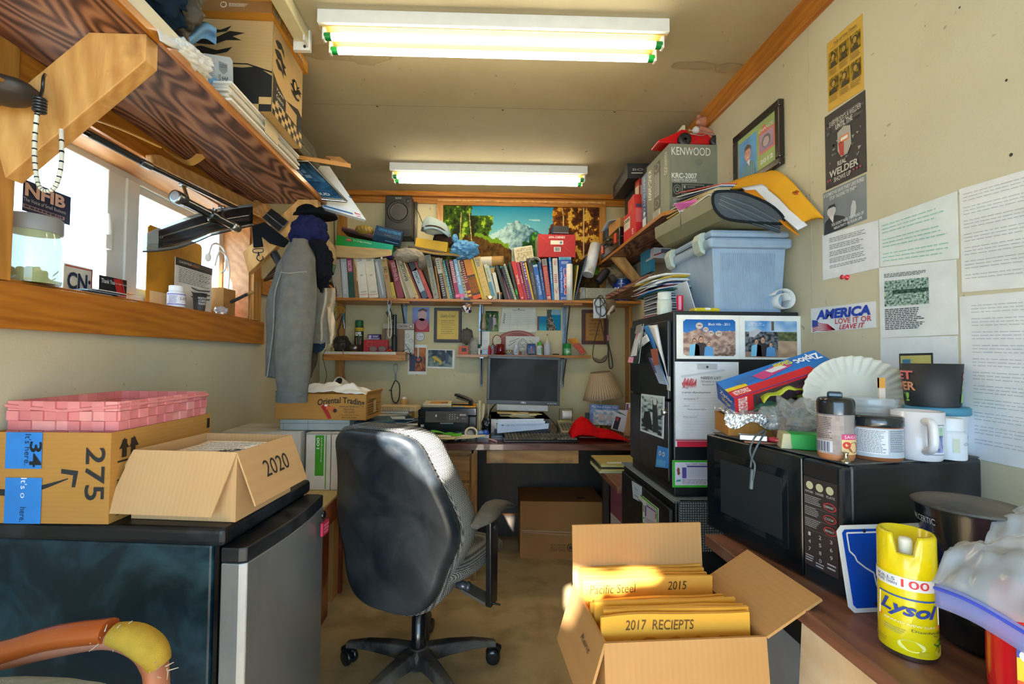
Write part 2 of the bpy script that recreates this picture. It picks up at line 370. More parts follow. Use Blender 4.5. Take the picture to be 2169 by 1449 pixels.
def fpx(x0,y0,x1,y1,Y):
 a,b=at(x0,y1,Y),at(x1,y0,Y);c=at((x0+x1)/2,y1,Y);return c.x,c.z,b.x-a.x,b.z-at(x1,y1,Y).z
 # the room
m=MB();m.bx(XL-.25,XR+.12,-3,YB+.12,-.08,0,FLOOR);struct(m,'floor')
m=MB();m.bx(XL-.12,XR+.12,-.62,YB+.12,HC,HC+.08,CEIL)
s=flat(m,(XL,YB,HC),(XR-XL,0,0),(0,-(YB+.6),0),.0004)
s.mb=m
def ceil_poly(pts,col,h=.0006):m.add([(x,y,HC-h)for x,y in pts],[tuple(range(len(pts)))],col)
ys=2.13
for y_ in(ys,.92):ceil_poly([(XL,y_),(XR,y_),(XR,y_+.0035),(XL,y_+.0035)],'8a7f66',.0005)
rnd=random.Random(5)
def stain(cx,cy,rx,ry,sd):
 pts=[];r2=random.Random(sd)
 for i in range(28):
  a=2*math.pi*i/28;k=1+.28*noise.noise(V((math.cos(a)*2,math.sin(a)*2,sd)))
  pts.append((cx+rx*k*math.cos(a),cy+ry*k*math.sin(a)))
 ceil_poly(pts,'96896a',.0004+.0003*sd);ceil_poly([(cx+(x-cx)*.93,cy+(y-cy)*.93)for x,y in pts],'a2967a',.0005+.0003*sd)
for q in((735,112,.19,.05,1),(775,118,.07,.06,2),(857,104,.05,.03,3),(958,106,.025,.025,4),(1250,114,.03,.02,5),(1330,117,.05,.03,6),(1470,138,.09,.025,7),(1545,143,.06,.03,8)):
 p=atz(q[0],q[1],HC);stain(p.x,p.y,q[2],q[3],q[4])
for q in((799,225),(1065,233),(1107,116),(1367,124),(836,310),(1065,317),(1242,321),(1302,237)):
 p=atz(q[0],q[1],HC);ceil_poly([(p.x+.006*math.cos(a),p.y+.006*math.sin(a))for a in(0,1,2,3,4,5)],'3a3228')
struct(m,'ceiling')
m=MB();m.bx(XL-.12,XR+.12,YB,YB+.12,0,HC,WALLB);struct(m,'wall_back')
m=MB();m.bx(XR,XR+.12,-.62,YB,0,HC,WALL)
for q in((2132,170,.006),(2142,328,.008),(2033,16,.006),(1960,55,.003),(1711,50,.004),(1703,62,.004),(1715,413,.004),(1708,416,.004),(1897,212,.002),(1924,221,.0015)):
 p=atx(q[0],q[1],XR);m.add([(XR-.0006,p.y+q[2]*math.cos(a)*.45,p.z+q[2]*.5*math.sin(a))for a in(0,1,2,3,4,5)],[(0,1,2,3,4,5)],'2c241c')
for px_ in(1716,):
 p=atx(px_,300,XR);m.bx(XR-.0006,XR,p.y,p.y+.004,1.3,HC,'beb598')
struct(m,'wall_right')
WY0,WY1,WZ0,WZ1=1.12,2.29,1.415,1.905
m=MB();X0=XL-.12
m.bx(X0,XL,-.62,WY0,0,HC,WALL);m.bx(X0,XL,WY1,YB,0,HC,WALL);m.bx(X0,XL,WY0,WY1,0,WZ0,WALL);m.bx(X0,XL,WY0,WY1,WZ1,HC,WALL)
for q in((612,803,.02,.05),(555,790,.03,.10)):
 pass
struct(m,'wall_left')
m=MB();m.bx(XL-.12,-.98,-.62,-.50,0,HC,WALL);m.bx(.98,XR+.12,-.62,-.50,0,HC,WALL);m.bx(-.98,.98,-.62,-.50,2.28,HC,WALL);struct(m,'wall_front')
m=MB();m.bx(-1.06,-.98,-.5,-.48,0,2.34,PINE_Z);m.bx(.98,1.06,-.5,-.48,0,2.34,PINE_Z);m.bx(-1.06,1.06,-.5,-.48,2.28,2.34,PINE_X);struct(m,'trim_5')
m=MB();m.bx(XR-.02,XR,-.6,YB,HC-.09,HC,PINE_Y);struct(m,'trim_1',.001)
m=MB();m.bx(XL,XR-.02,YB-.055,YB,HC-.032,HC,PINE_X);m.bx(XL,XR-.02,YB-.02,YB,HC-.075,HC-.033,PINE_X);struct(m,'trim_2',.001)
m=MB();m.bx(XL,XL+.02,-.6,YB-.06,HC-.09,HC,PINE_Y);struct(m,'trim_3',.001)
def post(x0,x1,Y0,Y1,z0,z1,n):
 m=MB();m.bx(x0,x1,Y0,Y1,z0,z1,PINE_Z);struct(m,n,.002)
a=at(707,870,3.24).x;b=at(723,870,3.24).x;post(a,b,3.255,YB,.4,HC-.08,'trim_4')
a=at(1333,700,3.2).x;b=at(1350,700,3.2).x;post(a,b,3.20,YB,.0,HC-.08,'trim_6')
def casing(n,*b):
 m=MB()
 for q in b:m.bx(*q)
 struct(m,n,.002)
T=.02
casing('trim_7',(XL,XL+T,WY0-.5,WY1+.12,WZ0-.115,WZ0-.002,PINE_Y))
casing('trim_8',(XL,XL+T+.004,WY0-.10,WY0,WZ0,1.986,PINE_Z))
casing('trim_9',(XL,XL+T,WY1,WY1+.08,WZ0,WZ1-.02,PINE_Z))
casing('trim_10',(XL,XL+T,WY0-.5,WY1+.12,WZ1-.002,1.986,PINE_Y))
casing('trim_11',(XL-.16,XL,WY0-.002,WY0+.010,WZ0-.002,WZ1+.002,RAWY),(XL-.16,XL,WY1-.010,WY1+.002,WZ0-.002,WZ1+.002,RAWY),(XL-.16,XL,WY0,WY1,WZ0-.002,WZ0+.008,PINE_Y),(XL-.16,XL,WY0,WY1,WZ1-.008,WZ1+.002,RAWY))
WHITE=smudge_mat('white_vinyl','d8dcd8','8c8a7e',.4,s=5,lo=.6,hi=.9)
m=MB();xw0,xw1=XL-.19,XL-.13
b_=.045
m.bx(xw0,xw1,WY0,WY1,WZ0,WZ0+b_,WHITE);m.bx(xw0,xw1,WY0,WY1,WZ1-.03,WZ1,WHITE);m.bx(xw0,xw1,WY0,WY0+b_,WZ0,WZ1,WHITE);m.bx(xw0,xw1,WY1-b_,WY1,WZ0,WZ1,WHITE)
ym=(atx(240,500,xw1).y)
m.bx(xw0,xw1+.006,ym-.035,ym+.04,WZ0+b_,WZ1-.03,WHITE)
m.bx(xw0+.01,xw1+.012,ym+.04,ym+.10,WZ0+b_,WZ1-.03,WHITE)
m.bx(xw0+.01,xw1-.01,ym+.10,WY1-b_,WZ1-.06,WZ1-.03,WHITE);m.bx(xw0+.01,xw1-.01,ym+.10,WY1-b_,WZ0+b_,WZ0+b_+.03,WHITE)
win=struct(m,'window_1',.003)
GL=plain_mat('window_glass','f4faff',.02,alpha=.06)
m=MB();m.bx(xw0+.03,xw0+.034,WY0+b_,WY1-b_,WZ0+b_,WZ1-.03,GL);g=m.build('pane',win)
m=MB();pl=atx(232,500,xw1+.02)
m.bx(pl.x-.02,pl.x,pl.y-.014,pl.y+.014,pl.z-.045,pl.z+.03,'e6e8e4');m.tube([(pl.x+.004,pl.y-.01,pl.z+.005),(pl.x+.012,pl.y-.02,pl.z+.03),(pl.x+.012,pl.y-.022,pl.z+.07)],[.011,.009,.006],'eceee9');m.build('window_latch',win,bevel=.002)
m=MB();m.bx(-9,XL-.25,-3,9,-.1,-.02,'9a937f');o=struct(m,'ground')
# ceiling lights
def lamp_fixture(x0,x1,ya,py0,py1,label):
 L=x1-x0;cx=(x0+x1)/2
 t=thing('fluorescent_light',label,'ceiling light',(cx,ya,HC),0,'ceiling lights')
 h=L/2;m=MB()
 m.bx(-h,h,-.065,.065,-.048,0,'*e4e8ea')
 m.bx(-h+.004,h-.004,-.052,.052,-.052,-.048,'*c9a45a')
 for sx in(-1,1):
  for yy in(-.03,.0,.03):pass
 m.build('housing',t,bevel=.003)
 for yy in(-.036,.036):
  m=MB();ax=Matrix.Rotation(R(90),3,'Y')
  m.lathe([(.0125,-h+.035),(.0125,h-.035)],TUBE,(0,yy,-.078),16,ax);m.build('tube',t)
  for sx in(-1,1):
   m=MB();m.lathe([(.0133,-.012),(.0133,.012)],'*0e8a3c',(sx*(h-.030),yy,-.078),16,ax);m.build('tube_end',t,label='green tube end cap')
   m=MB();m.bx(sx*(h-.016)-.005,sx*(h-.016)+.005,yy-.012,yy+.012,-.093,-.048,'*eef0ee');m.build('socket',t,bevel=.003)
p0,p1_=atz(659,6,HC),atz(1436,27,HC);print('lamp',p0,p1_)
lamp_fixture(-.573,.648,1.60,0,0,'larger looking four foot twin tube fluorescent light nearest the camera on the ceiling')
lamp_fixture(-.573,.648,2.83,0,0,'smaller looking twin tube fluorescent light on the ceiling near the back wall')
from mathutils.geometry import tessellate_polygon
ZP=2.50
def back(p):p=V(p);t_=(ZP-p.z)/-SUN_DIR.z;return V((p.x-SUN_DIR.x*t_,p.y-SUN_DIR.y*t_,ZP))
outer=[V((-1.9,-.63,ZP)),V((1.9,-.63,ZP)),V((2.4,-4.6,ZP)),V((-2.4,-4.6,ZP))]
h1=[back(at(772,890,1.42)),back(at(950,905,1.50)),back(at(938,1010,1.51)),back(at(918,1045,1.50)),back(at(786,936,1.43))]
h2=[back(atz(x_,y_,Z_))for x_,y_,Z_ in((1186,1225,.70),(1212,1207,.77),(1262,1216,.77),(1300,1222,.77),(1345,1208,.775),(1412,1214,.77),(1392,1246,.77),(1345,1250,.77),(1322,1268,.77),(1278,1262,.77),(1262,1296,.77),(1240,1262,.76),(1203,1345,.66),(1185,1330,.64))]
tri=tessellate_polygon([outer,h1,h2]);vs_=outer+h1+h2
m=MB();nv_=len(vs_);m.add(vs_+[v+V((0,0,.02))for v in vs_],[tuple(f)for f in tri]+[tuple(i+nv_ for i in f)for f in tri],'a8a49a');struct(m,'added_sun_mask')  # unseen sheet added outside the doorway, holes cut to shape the sun patches
m=MB();m.bx(-9,9,-9,-3,-.1,-.02,'9a937f');struct(m,'ground')
# left side: fridge and the boxes on it
EXT=lambda m_,*a,**k:m_
def carton(name,label,cat,loc,rz,w,d,h,col,th=.004,flaps=(),tape=None,extra=None,group=None,lid=False):
 """an open or closed cardboard box; flaps = (side, length, angle from upright outward)"""
 t=thing(name,label,cat,loc,rz,group);m=MB();x,y=w/2,d/2
 m.bx(-x,x,-y,y,0,th,col);m.bx(-x,x,-y,-y+th,th,h,col);m.bx(-x,x,y-th,y,th,h,col)
 m.bx(-x,-x+th,-y+th,y-th,th,h,col);m.bx(x-th,x,-y+th,y-th,th,h,col)
 if lid:m.bx(-x,x,-y,y,h,h+th,col);m.bx(-x+.002,x-.002,-.001,.001,h+th-.0005,h+th+.0004,'5b4024')
 if extra:extra(m,w,d,h)
 m.build('box_body',t)
 for f in flaps:
  side,ln_,ang=f[:3];fn=f[3]if len(f)>3 else None;tw=f[4]if len(f)>4 else 0
  a=R(ang);o={'F':(V((-x,-y,h)),V((1,0,0)),w,V((0,-1,0))),'B':(V((x,y,h)),V((-1,0,0)),w,V((0,1,0))),'L':(V((-x,y,h)),V((0,-1,0)),d,V((-1,0,0))),'R':(V((x,-y,h)),V((0,1,0)),d,V((1,0,0)))}[side]
  e=V((0,0,1))*math.cos(a)+o[3]*math.sin(a);e=(e+o[1]*tw).normalized();n=o[1].cross(e).normalized()
  m=MB();P0=o[0];U=o[1]*o[2];E=e*ln_
  m.prism([P0,P0+U,P0+U+E,P0+E],n*th,col)
  if fn:
   s=Sheet(m,lambda u,v,hh:P0+U*u+E*v+n*(-hh if ang>90 else th+hh))
   fn(s)
  m.build('flap',t)
 return t
fr=thing('mini_fridge','black mini fridge with brushed steel door left of the office chair','fridge',(-.79,1.30,0),R(-5))
m=MB();m.bx(-.345,.19,-.20,.215,.03,.80,FRIDGE);m.build('cabinet',fr,bevel=.006)
m=MB();m.bx(-.35,.225,-.21,.222,.80,.842,BLACKP);m.build('top_panel',fr,bevel=.012,seg=3)
m=MB();m.bx(.196,.206,-.197,.213,.06,.80,'*0a0d10');m.build('door_seal',fr)
def door(u,v):return 0
m=MB();N_=10
prof=[(.212,-.200),(.255,-.200),(.272,-.192)]+[(.272+.014*math.sin(math.pi*k/N_),-.188+.40*k/N_)for k in range(N_+1)]+[(.255,.218),(.212,.218)]
m.prism([(a,b,.06)for a,b in prof],(0,0,.70),STEEL);m.build('door',fr,bevel=.003)
m=MB();m.prism([(a-.001,b,.761)for a,b in prof],(0,0,.035),BLACKP);m.build('door_cap',fr,bevel=.004,label='black plastic cap along the top of the door')
for xx in(-.3,.14):
 for yy in(-.16,.18):m=MB();m.lathe([(.02,0),(.018,.03)],'15181a',(xx,yy,0),12);m.build('foot',fr)
p=at(663,1076,1.47);
m=MB();c=V((-.575,1.475,.795));ax=Matrix.Rotation(R(90),3,'Y')
inv=WM['mini_fridge'].inverted();mloc=inv@V((-.56,1.475,.70))
m=MB();m.lathe([(.012,0),(.012,.004),(.009,.006)],'*101214',(.287,.175,.745),16,ax);m.build('door_badge',fr)
m=MB();m.bx(.2885,.296,.155,.20,.685,.725,'c0284c');s=flat(m,(.2965,.155,.725),(0,.045,0),(0,0,-.04))
s.ln(.1,.15,.9,.9,3,'e88aa0');solo(m,'fridge_magnet','small pink and red magnet on the steel fridge door','magnet',tuple(WM['mini_fridge'].translation),R(-5),bevel=.001)
ZT=.843
def amazon(m,w,d,h):
 s=boxface(m,w,d,h,'F')
 s.t('275',.80,.16,.96,.74,'1c2126',3,rot=90,bold=.01)
 top=[(-.0+.66*k/14,.50+.13*math.sin(math.pi*(.35+.65*k/14)))for k in range(15)];bot=[(u,v+.012+.06*math.sin(math.pi*(.3+.7*k/14)))for k,(u,v)in enumerate(top)]
 s.p(top+bot[::-1],'23282e',1);s.p([(.60,.40),(.74,.42),(.72,.60),(.69,.60),(.70,.47),(.60,.45)],'23282e',1)
 s.r(.14,0,.44,.40,'2f86dc',3);s.r(.15,.50,.45,1.0,'2f86dc',3)
 s.t("It's here.",.30,.02,.35,.36,'12233a',4,rot=90);s.t('34',.34,.10,.44,.38,'10151c',4,rot=90,bold=.02)
 s.t("It's o",.28,.50,.33,.72,'f0f4f8',4,rot=90);s.t('here.',.28,.82,.33,.98,'12233a',4,rot=90)
 s=boxface(m,w,d,h,'R')
 s.t('II',.08,.10,.19,.30,'2a2018',3,bold=.02);s.p([(.06,.2),(.10,.08),(.14,.2)],'2a2018');s.p([(.14,.2),(.18,.08),(.22,.2)],'2a2018');s.r(.05,.33,.22,.35,'2a2018',2)
 for k in range(16):s.r(.05,.54+.026*k,.25,.54+.026*k+random.Random(k).choice((.008,.014,.019)),'2a2018',2)
 s.ln(.30,.30,.96,.36,1,'3a2c1c',.8)
 s.r(.95,.06,.985,.2,'1e1a16',2)
CARTY=card_mat('carton_tan','c08f4e','b37f3c','Z')
w_,d_,h_=.56,.40,.212
carton('cardboard_box','long tan cardboard box with blue tape and 275 written on it, on the fridge','box',(-1.150+.28,1.105+.20,ZT),R(3),w_,d_,h_,CARTY,extra=amazon)if False else None
bt=carton('cardboard_box','tan cardboard tray box with blue tape and 275 in marker on the fridge','box',(-1.005,1.29,ZT),R(-2),.288,.37,.212,CARTY,extra=amazon)
def weave(m,w,d,h,t=.006):
 for sg,ax_ in((-1,0),(1,0),(-1,1),(1,1)):
  L=w if ax_==0 else d;n=int(L/.028);rows=5
  for i in range(n):
   for j in range(rows):
    a0=-L/2+L*i/n;a1=-L/2+L*(i+1)/n;z0=h*j/rows;z1=h*(j+1)/rows-.001
    off=.0035 if(i+j)%2 else 0;cc=random.Random(i*7+j+ax_).choice(('de8284','e89092','f0a2a0','e28888'))
    f=1+.02*j/rows
    if ax_==0:m.bx(a0,a1-.0008,sg*(d/2*f)-(t if sg>0 else-off),sg*(d/2*f)+(off if sg>0 else t),z0,z1,cc)if sg>0 else m.bx(a0,a1-.0008,-d/2*f-off,-d/2*f+t,z0,z1,cc)
    else:m.bx(*((w/2*f-t,w/2*f+off)if sg>0 else(-w/2*f-off,-w/2*f+t)),a0,a1-.0008,z0,z1,cc)
t=thing('woven_basket','pink woven raffia basket sitting in the tan box on the fridge','basket',(-1.005,1.30,ZT+.165),R(-2))
m=MB();weave(m,.268,.33,.118);m.bx(-.132,.132,-.165,.165,0,.006,'b86468');m.build('basket_body',t)
m=MB()
for k in range(4):
 a,b=[((-.137,-.168),(.137,-.168)),((.137,-.168),(.137,.168)),((.137,.168),(-.137,.168)),((-.137,.168),(-.137,-.168))][k]
 m.tube([(a[0],a[1],.106),((a[0]+b[0])/2,(a[1]+b[1])/2,.106-(.012 if k==0 else 0)),(b[0],b[1],.106)],.005,'e88e90',6)
m.build('basket_rim',t)
m=MB()
for k in range(3):m.M=Matrix.Translation((-.0,0,.167+ZT+.0))if 0 else None
def rag_fn(u,v):
 x=-.11+.22*u;y=-.15+.30*v;return V((x,y,.055+.02*nz(u,v,3,2)+.012*nz(u,v,7,4)))
m=MB();m.patch(rag_fn,24,24,'ce888a');solo(m,'folded_cloth','crumpled pink cloth lying inside the woven basket','cloth',(-1.005,1.30,ZT+.165),R(-2),solid=.004)
def t2020(s):s.t('2020',.30,.80,.78,.45,'2c2824',2,shear=.1)
t=carton('cardboard_box','open tan cardboard box full of papers with 2020 on its flap, on the fridge','box',(-.70,1.25,ZT),R(-6),.265,.25,.165,CARDP,flaps=[('F',.150,164,None,-.22),('R',.135,158,lambda s:s.t('2020',.30,.30,.75,.62,'2c2824',2)),('L',.06,150)])
rnd=random.Random(3);m0=None
for k in range(8):
 m=MB();w=.21;d=.20;z0=.108+k*.005;a=rnd.uniform(-.06,.06);bend=.004
 cc=('e9e9e4','f2f0e6','dfe6ea','f4f2ea')[k%4]
 fn=lambda u,v:V(((u-.5)*w,(v-.5)*d,z0+bend*((2*v-1)**2)+.004*nz(u,v,2,1)))
 m.patch(fn,8,8,'p'+cc)
 if k==7:
  s=Sheet(m,lambda u,v,h:fn(u,1-v)+V((0,0,h)),curved=6);s.ln(.1,.1,.9,.9,9,'9a9aa2',.22,seed=4);s.t('#7',.55,.5,.8,.7,'20242a',3)
 q=WM[t.name]@V((0,0,0));M_=Matrix.Translation(q)@Matrix.Rotation(R(-8)+a,4,'Z')
 solo(m,'loose_paper',None,None,solid=.0006,loc=tuple(q),rz=R(-8)+a)
 o=bpy.data.objects[-1]if False else list(COL.objects)[-1]
 o['label']='loose white receipt paper inside the 2020 box';o['category']='paper';o['group']='papers in the 2020 box'
ar=thing('armchair','old armchair with worn brown wooden arm and grey cushion in the foreground','chair',(-.62,.62,0))
def A(px,py,Y):return V(at(px,py,Y))-V((-.62,.62,0))
Y_=.80
path=sp([A(-160,1432,Y_),A(0,1396,Y_),A(110,1370,Y_),A(225,1350,Y_),A(285,1362,Y_),A(322,1398,Y_),A(333,1470,Y_),A(336,1800,Y_)],6)
LEG=plain_mat('pinkish_worn_arm','9c6450',.5)
m=MB();m.tube(path,.017,'b0755c',10,flat=1.3,up=(0,1,0));m.build('arm_frame',ar)
pt=sp([A(-160,1415,Y_-.005),A(0,1384,Y_-.005),A(110,1352,Y_-.005),A(232,1336,Y_-.005)],5)
m=MB();m.tube(pt,.018,'*a8501e',12,flat=1.3,up=(0,1,0));m.build('arm_top',ar,label='glossy orange brown arm rest')
pt=sp([A(240,1342,Y_-.006),A(285,1352,Y_-.006),A(322,1378,Y_-.006),A(338,1408,Y_-.006)],5)
m=MB();n=len(pt);m.tube(pt,[.016+.006*math.sin(math.pi*i/(n-1))for i in range(n)],'cd8a628' if 0 else 'cbc9a3c',14,flat=1.2,up=(0,1,0));m.build('arm_padding',ar,label='torn yellow foam padding on the arm corner')
m=MB();rr=random.Random(2)
for k in range(26):
 q=pt[0]if k%2 else pt[-1];a=V((rr.uniform(-1,1),rr.uniform(-1,.2),rr.uniform(-1,1))).normalized()
 m.tube([q+a*.018,q+a*.027+V((rr.uniform(-.006,.006),)*3)],[.0012,.0005],'c2b9a8',4)
m.build('frayed_lining',ar)['kind']='stuff'
m=MB();m.blob((-.09,.05,.712),(.24,.09,.045),'c8e9ba0',.08,2,3,5);m.build('draped_cloth',ar,label='grey cloth draped over the chair')
fz=A(0,1800,.8).z
for x_,y_ in((.02,.18),(-.46,.18),(.02,-.25),(-.46,-.25)):
 m=MB();m.bx(x_-.02,x_+.02,y_-.02,y_+.02,0,.52,'b0755c');m.build('leg',ar,bevel=.004)
m=MB();m.bx(-.50,.04,-.27,.20,.44,.52,'8a5a44');m.build('seat_frame',ar,bevel=.004)
# left shelf, brackets and what hangs there
SZ=1.987;SY1=2.245;SX=XL+.385
SHELFX=SX
t=thing('wall_shelf','long dark stained plywood shelf on the left wall above the window','shelf',(XL+.19,1.2,SZ))
m=MB();q=WM[t.name].translation
def tb(m,x0,x1,y0,y1,z0,z1,c):m.bx(x0-q.x,x1-q.x,y0-q.y,y1-q.y,z0-q.z,z1-q.z,c)
tb(m,XL+.001,SX-.012,-.30,SY1,SZ,SZ+.018,PLY);m.build('shelf_board',t)
m=MB();tb(m,SX-.012,SX,-.30,SY1,SZ-.001,SZ+.019,PINE_Y);m.build('front_edging',t,label='light orange wooden front edge')
def bracket(Yc,pts,label,th=.038,width=.09):
 a,b=V(pts[0]),V(pts[1]);d=(b-a).normalized();n=V((-d.z,0,d.x))*width/2
 lab=label;m=MB()
 zt=SZ-.001
 P=[a+n,a-n,b-n,b+n]
 P[3]=V((P[3].x+(zt-P[3].z)*d.x/d.z,0,zt));P[2]=V((P[2].x+(zt-P[2].z)*d.x/d.z,0,zt))
 x_=XL+.022
 if P[0].x<x_:P[0]=V((x_,0,P[0].z+(x_-P[0].x)*d.z/d.x))
 if P[1].x<x_:P[1]=V((x_,0,P[1].z+(x_-P[1].x)*d.z/d.x))
 xs=SX-.014
 if P[2].x>xs:
  e=V((xs,0,P[2].z-(P[2].x-xs)*d.z/d.x));P[2:3]=[e,V((xs,0,zt))]
 m.prism([(p.x,Yc-th/2,p.z)for p in P],(0,th,0),RAW)
 return solo(m,'shelf_bracket',lab,'bracket',bevel=.002)
bracket(1.075,[(XL+.02,0,1.69),(SX-.03,0,2.0)],'thick raw pine diagonal bracket under the near end of the left shelf',.04,.135)
bracket(2.19,[(XL+.02,0,1.66),(SX-.03,0,2.0)],'raw pine bracket with a belt round it under the left shelf far end',.04,.09)
t=thing('bungee_cord','white flecked bungee loop with black hook on the near shelf bracket','cord',tuple(at(88,220,.99)))
def L_(px,py,Y,o=None):return V(at(px,py,Y))-WM[t.name].translation
m=MB();pts=sp([L_(80,228,1.0),L_(74,290,1.0),L_(74,345,1.0),L_(82,392,1.0),L_(100,405,1.0),L_(119,392,1.0),L_(130,345,1.0),L_(130,275,1.02)],7);m.tube(pts,.0042,'ce0e0d4',8)
for i in range(2,len(pts)-2,2):
 m.tube([pts[i],pts[i]+(pts[i+1]-pts[i])*.35],.0045,'c23262c',8)
m.build('cord',t)
m=MB();pts=sp([L_(84,225,.995),L_(84,212,.99),L_(90,190,1.0),L_(92,165,1.0),L_(96,158,1.02)],5);m.tube(pts,.0032,'*1c2024',8);m.build('hook',t)
m=MB();c=L_(84,222,.995)
for k in range(5):m.tube([c+V((.0095*math.cos(a*.7),.0095*math.sin(a*.7),.012-k*.0065))for a in range(9)],.0036,'*22262a',6,closed=True)
m.build('coil',t)
m=MB();a,b=atx(125,250,-1.09),atx(303,345,-1.085)
m.tube([a,b],.0095,'*14171a',12);m.tube([a+(b-a)*.30,a+(b-a)*.93],.0098,'25282c',12)
e=atx(520,450,-1.06);d=(e-b).normalized();m.tube([b-d*.01,b+d*.03],.0125,'m9aa0a4',14);m.tube([b,b+(e-b)*.93],.0088,'m6f6a64',12)
solo(m,'metal_rod','long black and steel rod slung below the left shelf along the window','rod')
m=MB();a,b=atx(312,348,-1.125),atx(560,462,-1.10);d=(b-a).normalized();n=d.cross(V((0,1,0))).normalized();up=V((0,0,1))
w0=.024;pts=[a-up*.0,a+up*.035-d*.02,a+up*.05+d*.03,b+up*.05,b-up*.0]
m.prism([p+V((0,0,0))for p in[a,a+up*.028-d*.015,a+up*.045+d*.03,b+up*.045-d*.12,b+up*.072-d*.10,b+up*.07+d*.02,b+up*.03+d*.05,b-up*.01]],(.022,0,0),wood_mat('planed_stick','a87034','d09a56',(3,12,12),.5,.1))
solo(m,'wooden_paddle','light wooden stock with rounded end slung beneath the left shelf','wooden stock',bevel=.006)
t=thing('back_scratcher','bamboo back scratcher with curved claw below the left shelf','back scratcher',tuple(at(300,300,1.4)))
m=MB();pts=sp([L_(-60,140,.86),L_(60,195,1.06),L_(170,242,1.24),L_(260,275,1.40),L_(340,312,1.54)],5);m.tube(pts,.006,'d8a455',8,flat=.6);m.build('handle',t)
c0=L_(345,315,1.54);c1=L_(400,345,1.66);c2=L_(428,332,1.70)
m=MB();w=V((-.014,.004,.016))
m.patch(lambda u,v:sp([c0,c0.lerp(c1,.5)-V((0,0,.006)),c1,c1.lerp(c2,.6)+V((.004,0,.004)),c2+V((0,0,.01))],3)[min(12,int(round(u*12)))]+w*(v-.5)*(1.0+u),12,3,'d8a455');m.build('claw',t)
m=MB();c=at(8,192,1.0);m.blob(c,(.065,.05,.028),'36302c',.05,2,1,4);solo(m,'mesh_cap','dark brown mesh trucker cap at the left edge below the shelf','cap')
t=thing('pipe_clamp','galvanised steel pipe with clamp handles hanging over the window','pipe',tuple(at(440,440,1.75)))
a,b=L_(375,418,1.62),L_(500,482,1.92);d=(b-a).normalized()
m=MB();m.tube([a,b],.0155,'m8b9092',16);m.build('pipe_tube',t)
m=MB();M3=d.to_track_quat('Z','Y').to_matrix();m.lathe([(.0165,-.012),(.023,-.012),(.0235,.0),(.023,.03),(.0165,.03)],'m9ba0a2',a,18,M3);m.lathe([(.0,.002),(.016,.002)],'14161a',a-d*.010,18,M3);m.build('pipe_collar',t)
m=MB();m.lathe([(.0165,-.03),(.019,-.03),(.019,.012),(.012,.012)],'mb8bcbc',b,18,M3);m.build('pipe_collar',t)
m=MB();p=a.lerp(b,.55);m.lathe([(.021,-.014),(.021,.014)],'m73787c',p,14,M3);m.tube([p,p+V((-.02,0,-.028))],.010,'m7f8488',8);m.tube([p,p+V((.012,0,.026))],.008,'m7f8488',8);m.build('clamp_ring',t)
for f,x2,y2,YY in((.18,388,392,1.72),(.75,470,440,1.90)):
 m=MB();p=a.lerp(b,f);q2=L_(x2,y2,YY);m.tube([p,q2],.0065,'ma4a8aa',8);m.tube([q2-V((.012,0,0)),q2+V((.012,0,0))],.009,'m999da0',8);m.build('hanger',t)
SMOKE=plain_mat('smoked_acrylic','1c1c20',.12,alpha=.88)
SMOKE2=plain_mat('smoked_acrylic_rim','8ea4b0',.08,alpha=.55)
t=thing('visor','smoked plastic welding visor shield hanging in front of the window','visor',tuple(at(420,470,1.75)))
def vis(u,v,inset=0):
 x=303+(535-303)*u;top=497+(432-497)*u-12*math.sin(math.pi*u);bot=533+(478-533)*u+10*math.sin(math.pi*min(1,u*1.6))
 y=top+(bot-top)*v;Y=1.44+.62*u-.03*math.sin(math.pi*v)
 return at(x,y,Y)-WM[t.name].translation
m=MB();m.patch(lambda u,v:vis(.14+.86*u,.12+.76*v),22,8,SMOKE);m.build('shield',t,solid=.003)
m=MB();m.patch(vis,24,8,SMOKE2);m.tube([vis(k/16,1)for k in range(17)],.002,'*20242a',6);m.build('clear_rim',t,solid=.001)
t=thing('belt','black leather belt wrapped round the far shelf bracket','belt',tuple(at(590,470,2.15)))
m=MB();a,b=L_(556,462,2.14),L_(592,492,2.14);c_,d_=L_(576,442,2.14),L_(612,470,2.14)
m.prism([a,b,d_,c_],(0,-.006,0),'*1a1c1e');m.prism([a.lerp(c_,.45)+V((0,-.008,0)),b.lerp(d_,.45)+V((0,-.008,0)),b.lerp(d_,.55)+V((0,-.008,0)),a.lerp(c_,.55)+V((0,-.008,0))],(0,-.003,0),'m6a6e72');m.prism([a+V((0,.06,0)),b+V((0,.06,0)),d_+V((0,.06,0)),c_+V((0,.06,0))],(0,-.006,0),'*1a1c1e');m.build('strap',t,bevel=.001)
m=MB();m.prism([L_(533,478,2.13),L_(560,470,2.13),L_(612,510,2.13),L_(600,524,2.13),L_(570,515,2.13),L_(552,500,2.13),L_(556,522,2.13),L_(536,524,2.13)],(0,.012,0),'c15171b');m.build('webbing',t,bevel=.003)
m=MB();m.tube(sp([L_(537,528,2.12),L_(556,527,2.12),L_(556,534,2.12),L_(538,535,2.12)],3,True),.0022,'m3a3e42',6,closed=True);m.tube([L_(547,534,2.12),L_(548,542,2.12)],.004,'m2a2e32',8)
m.tube(sp([L_(546,540,2.12),L_(544,548,2.12),L_(551,553,2.12),L_(557,548,2.12),L_(556,543,2.12)],4),.0026,'m2a2e32',6);m.build('snap_hook',t)
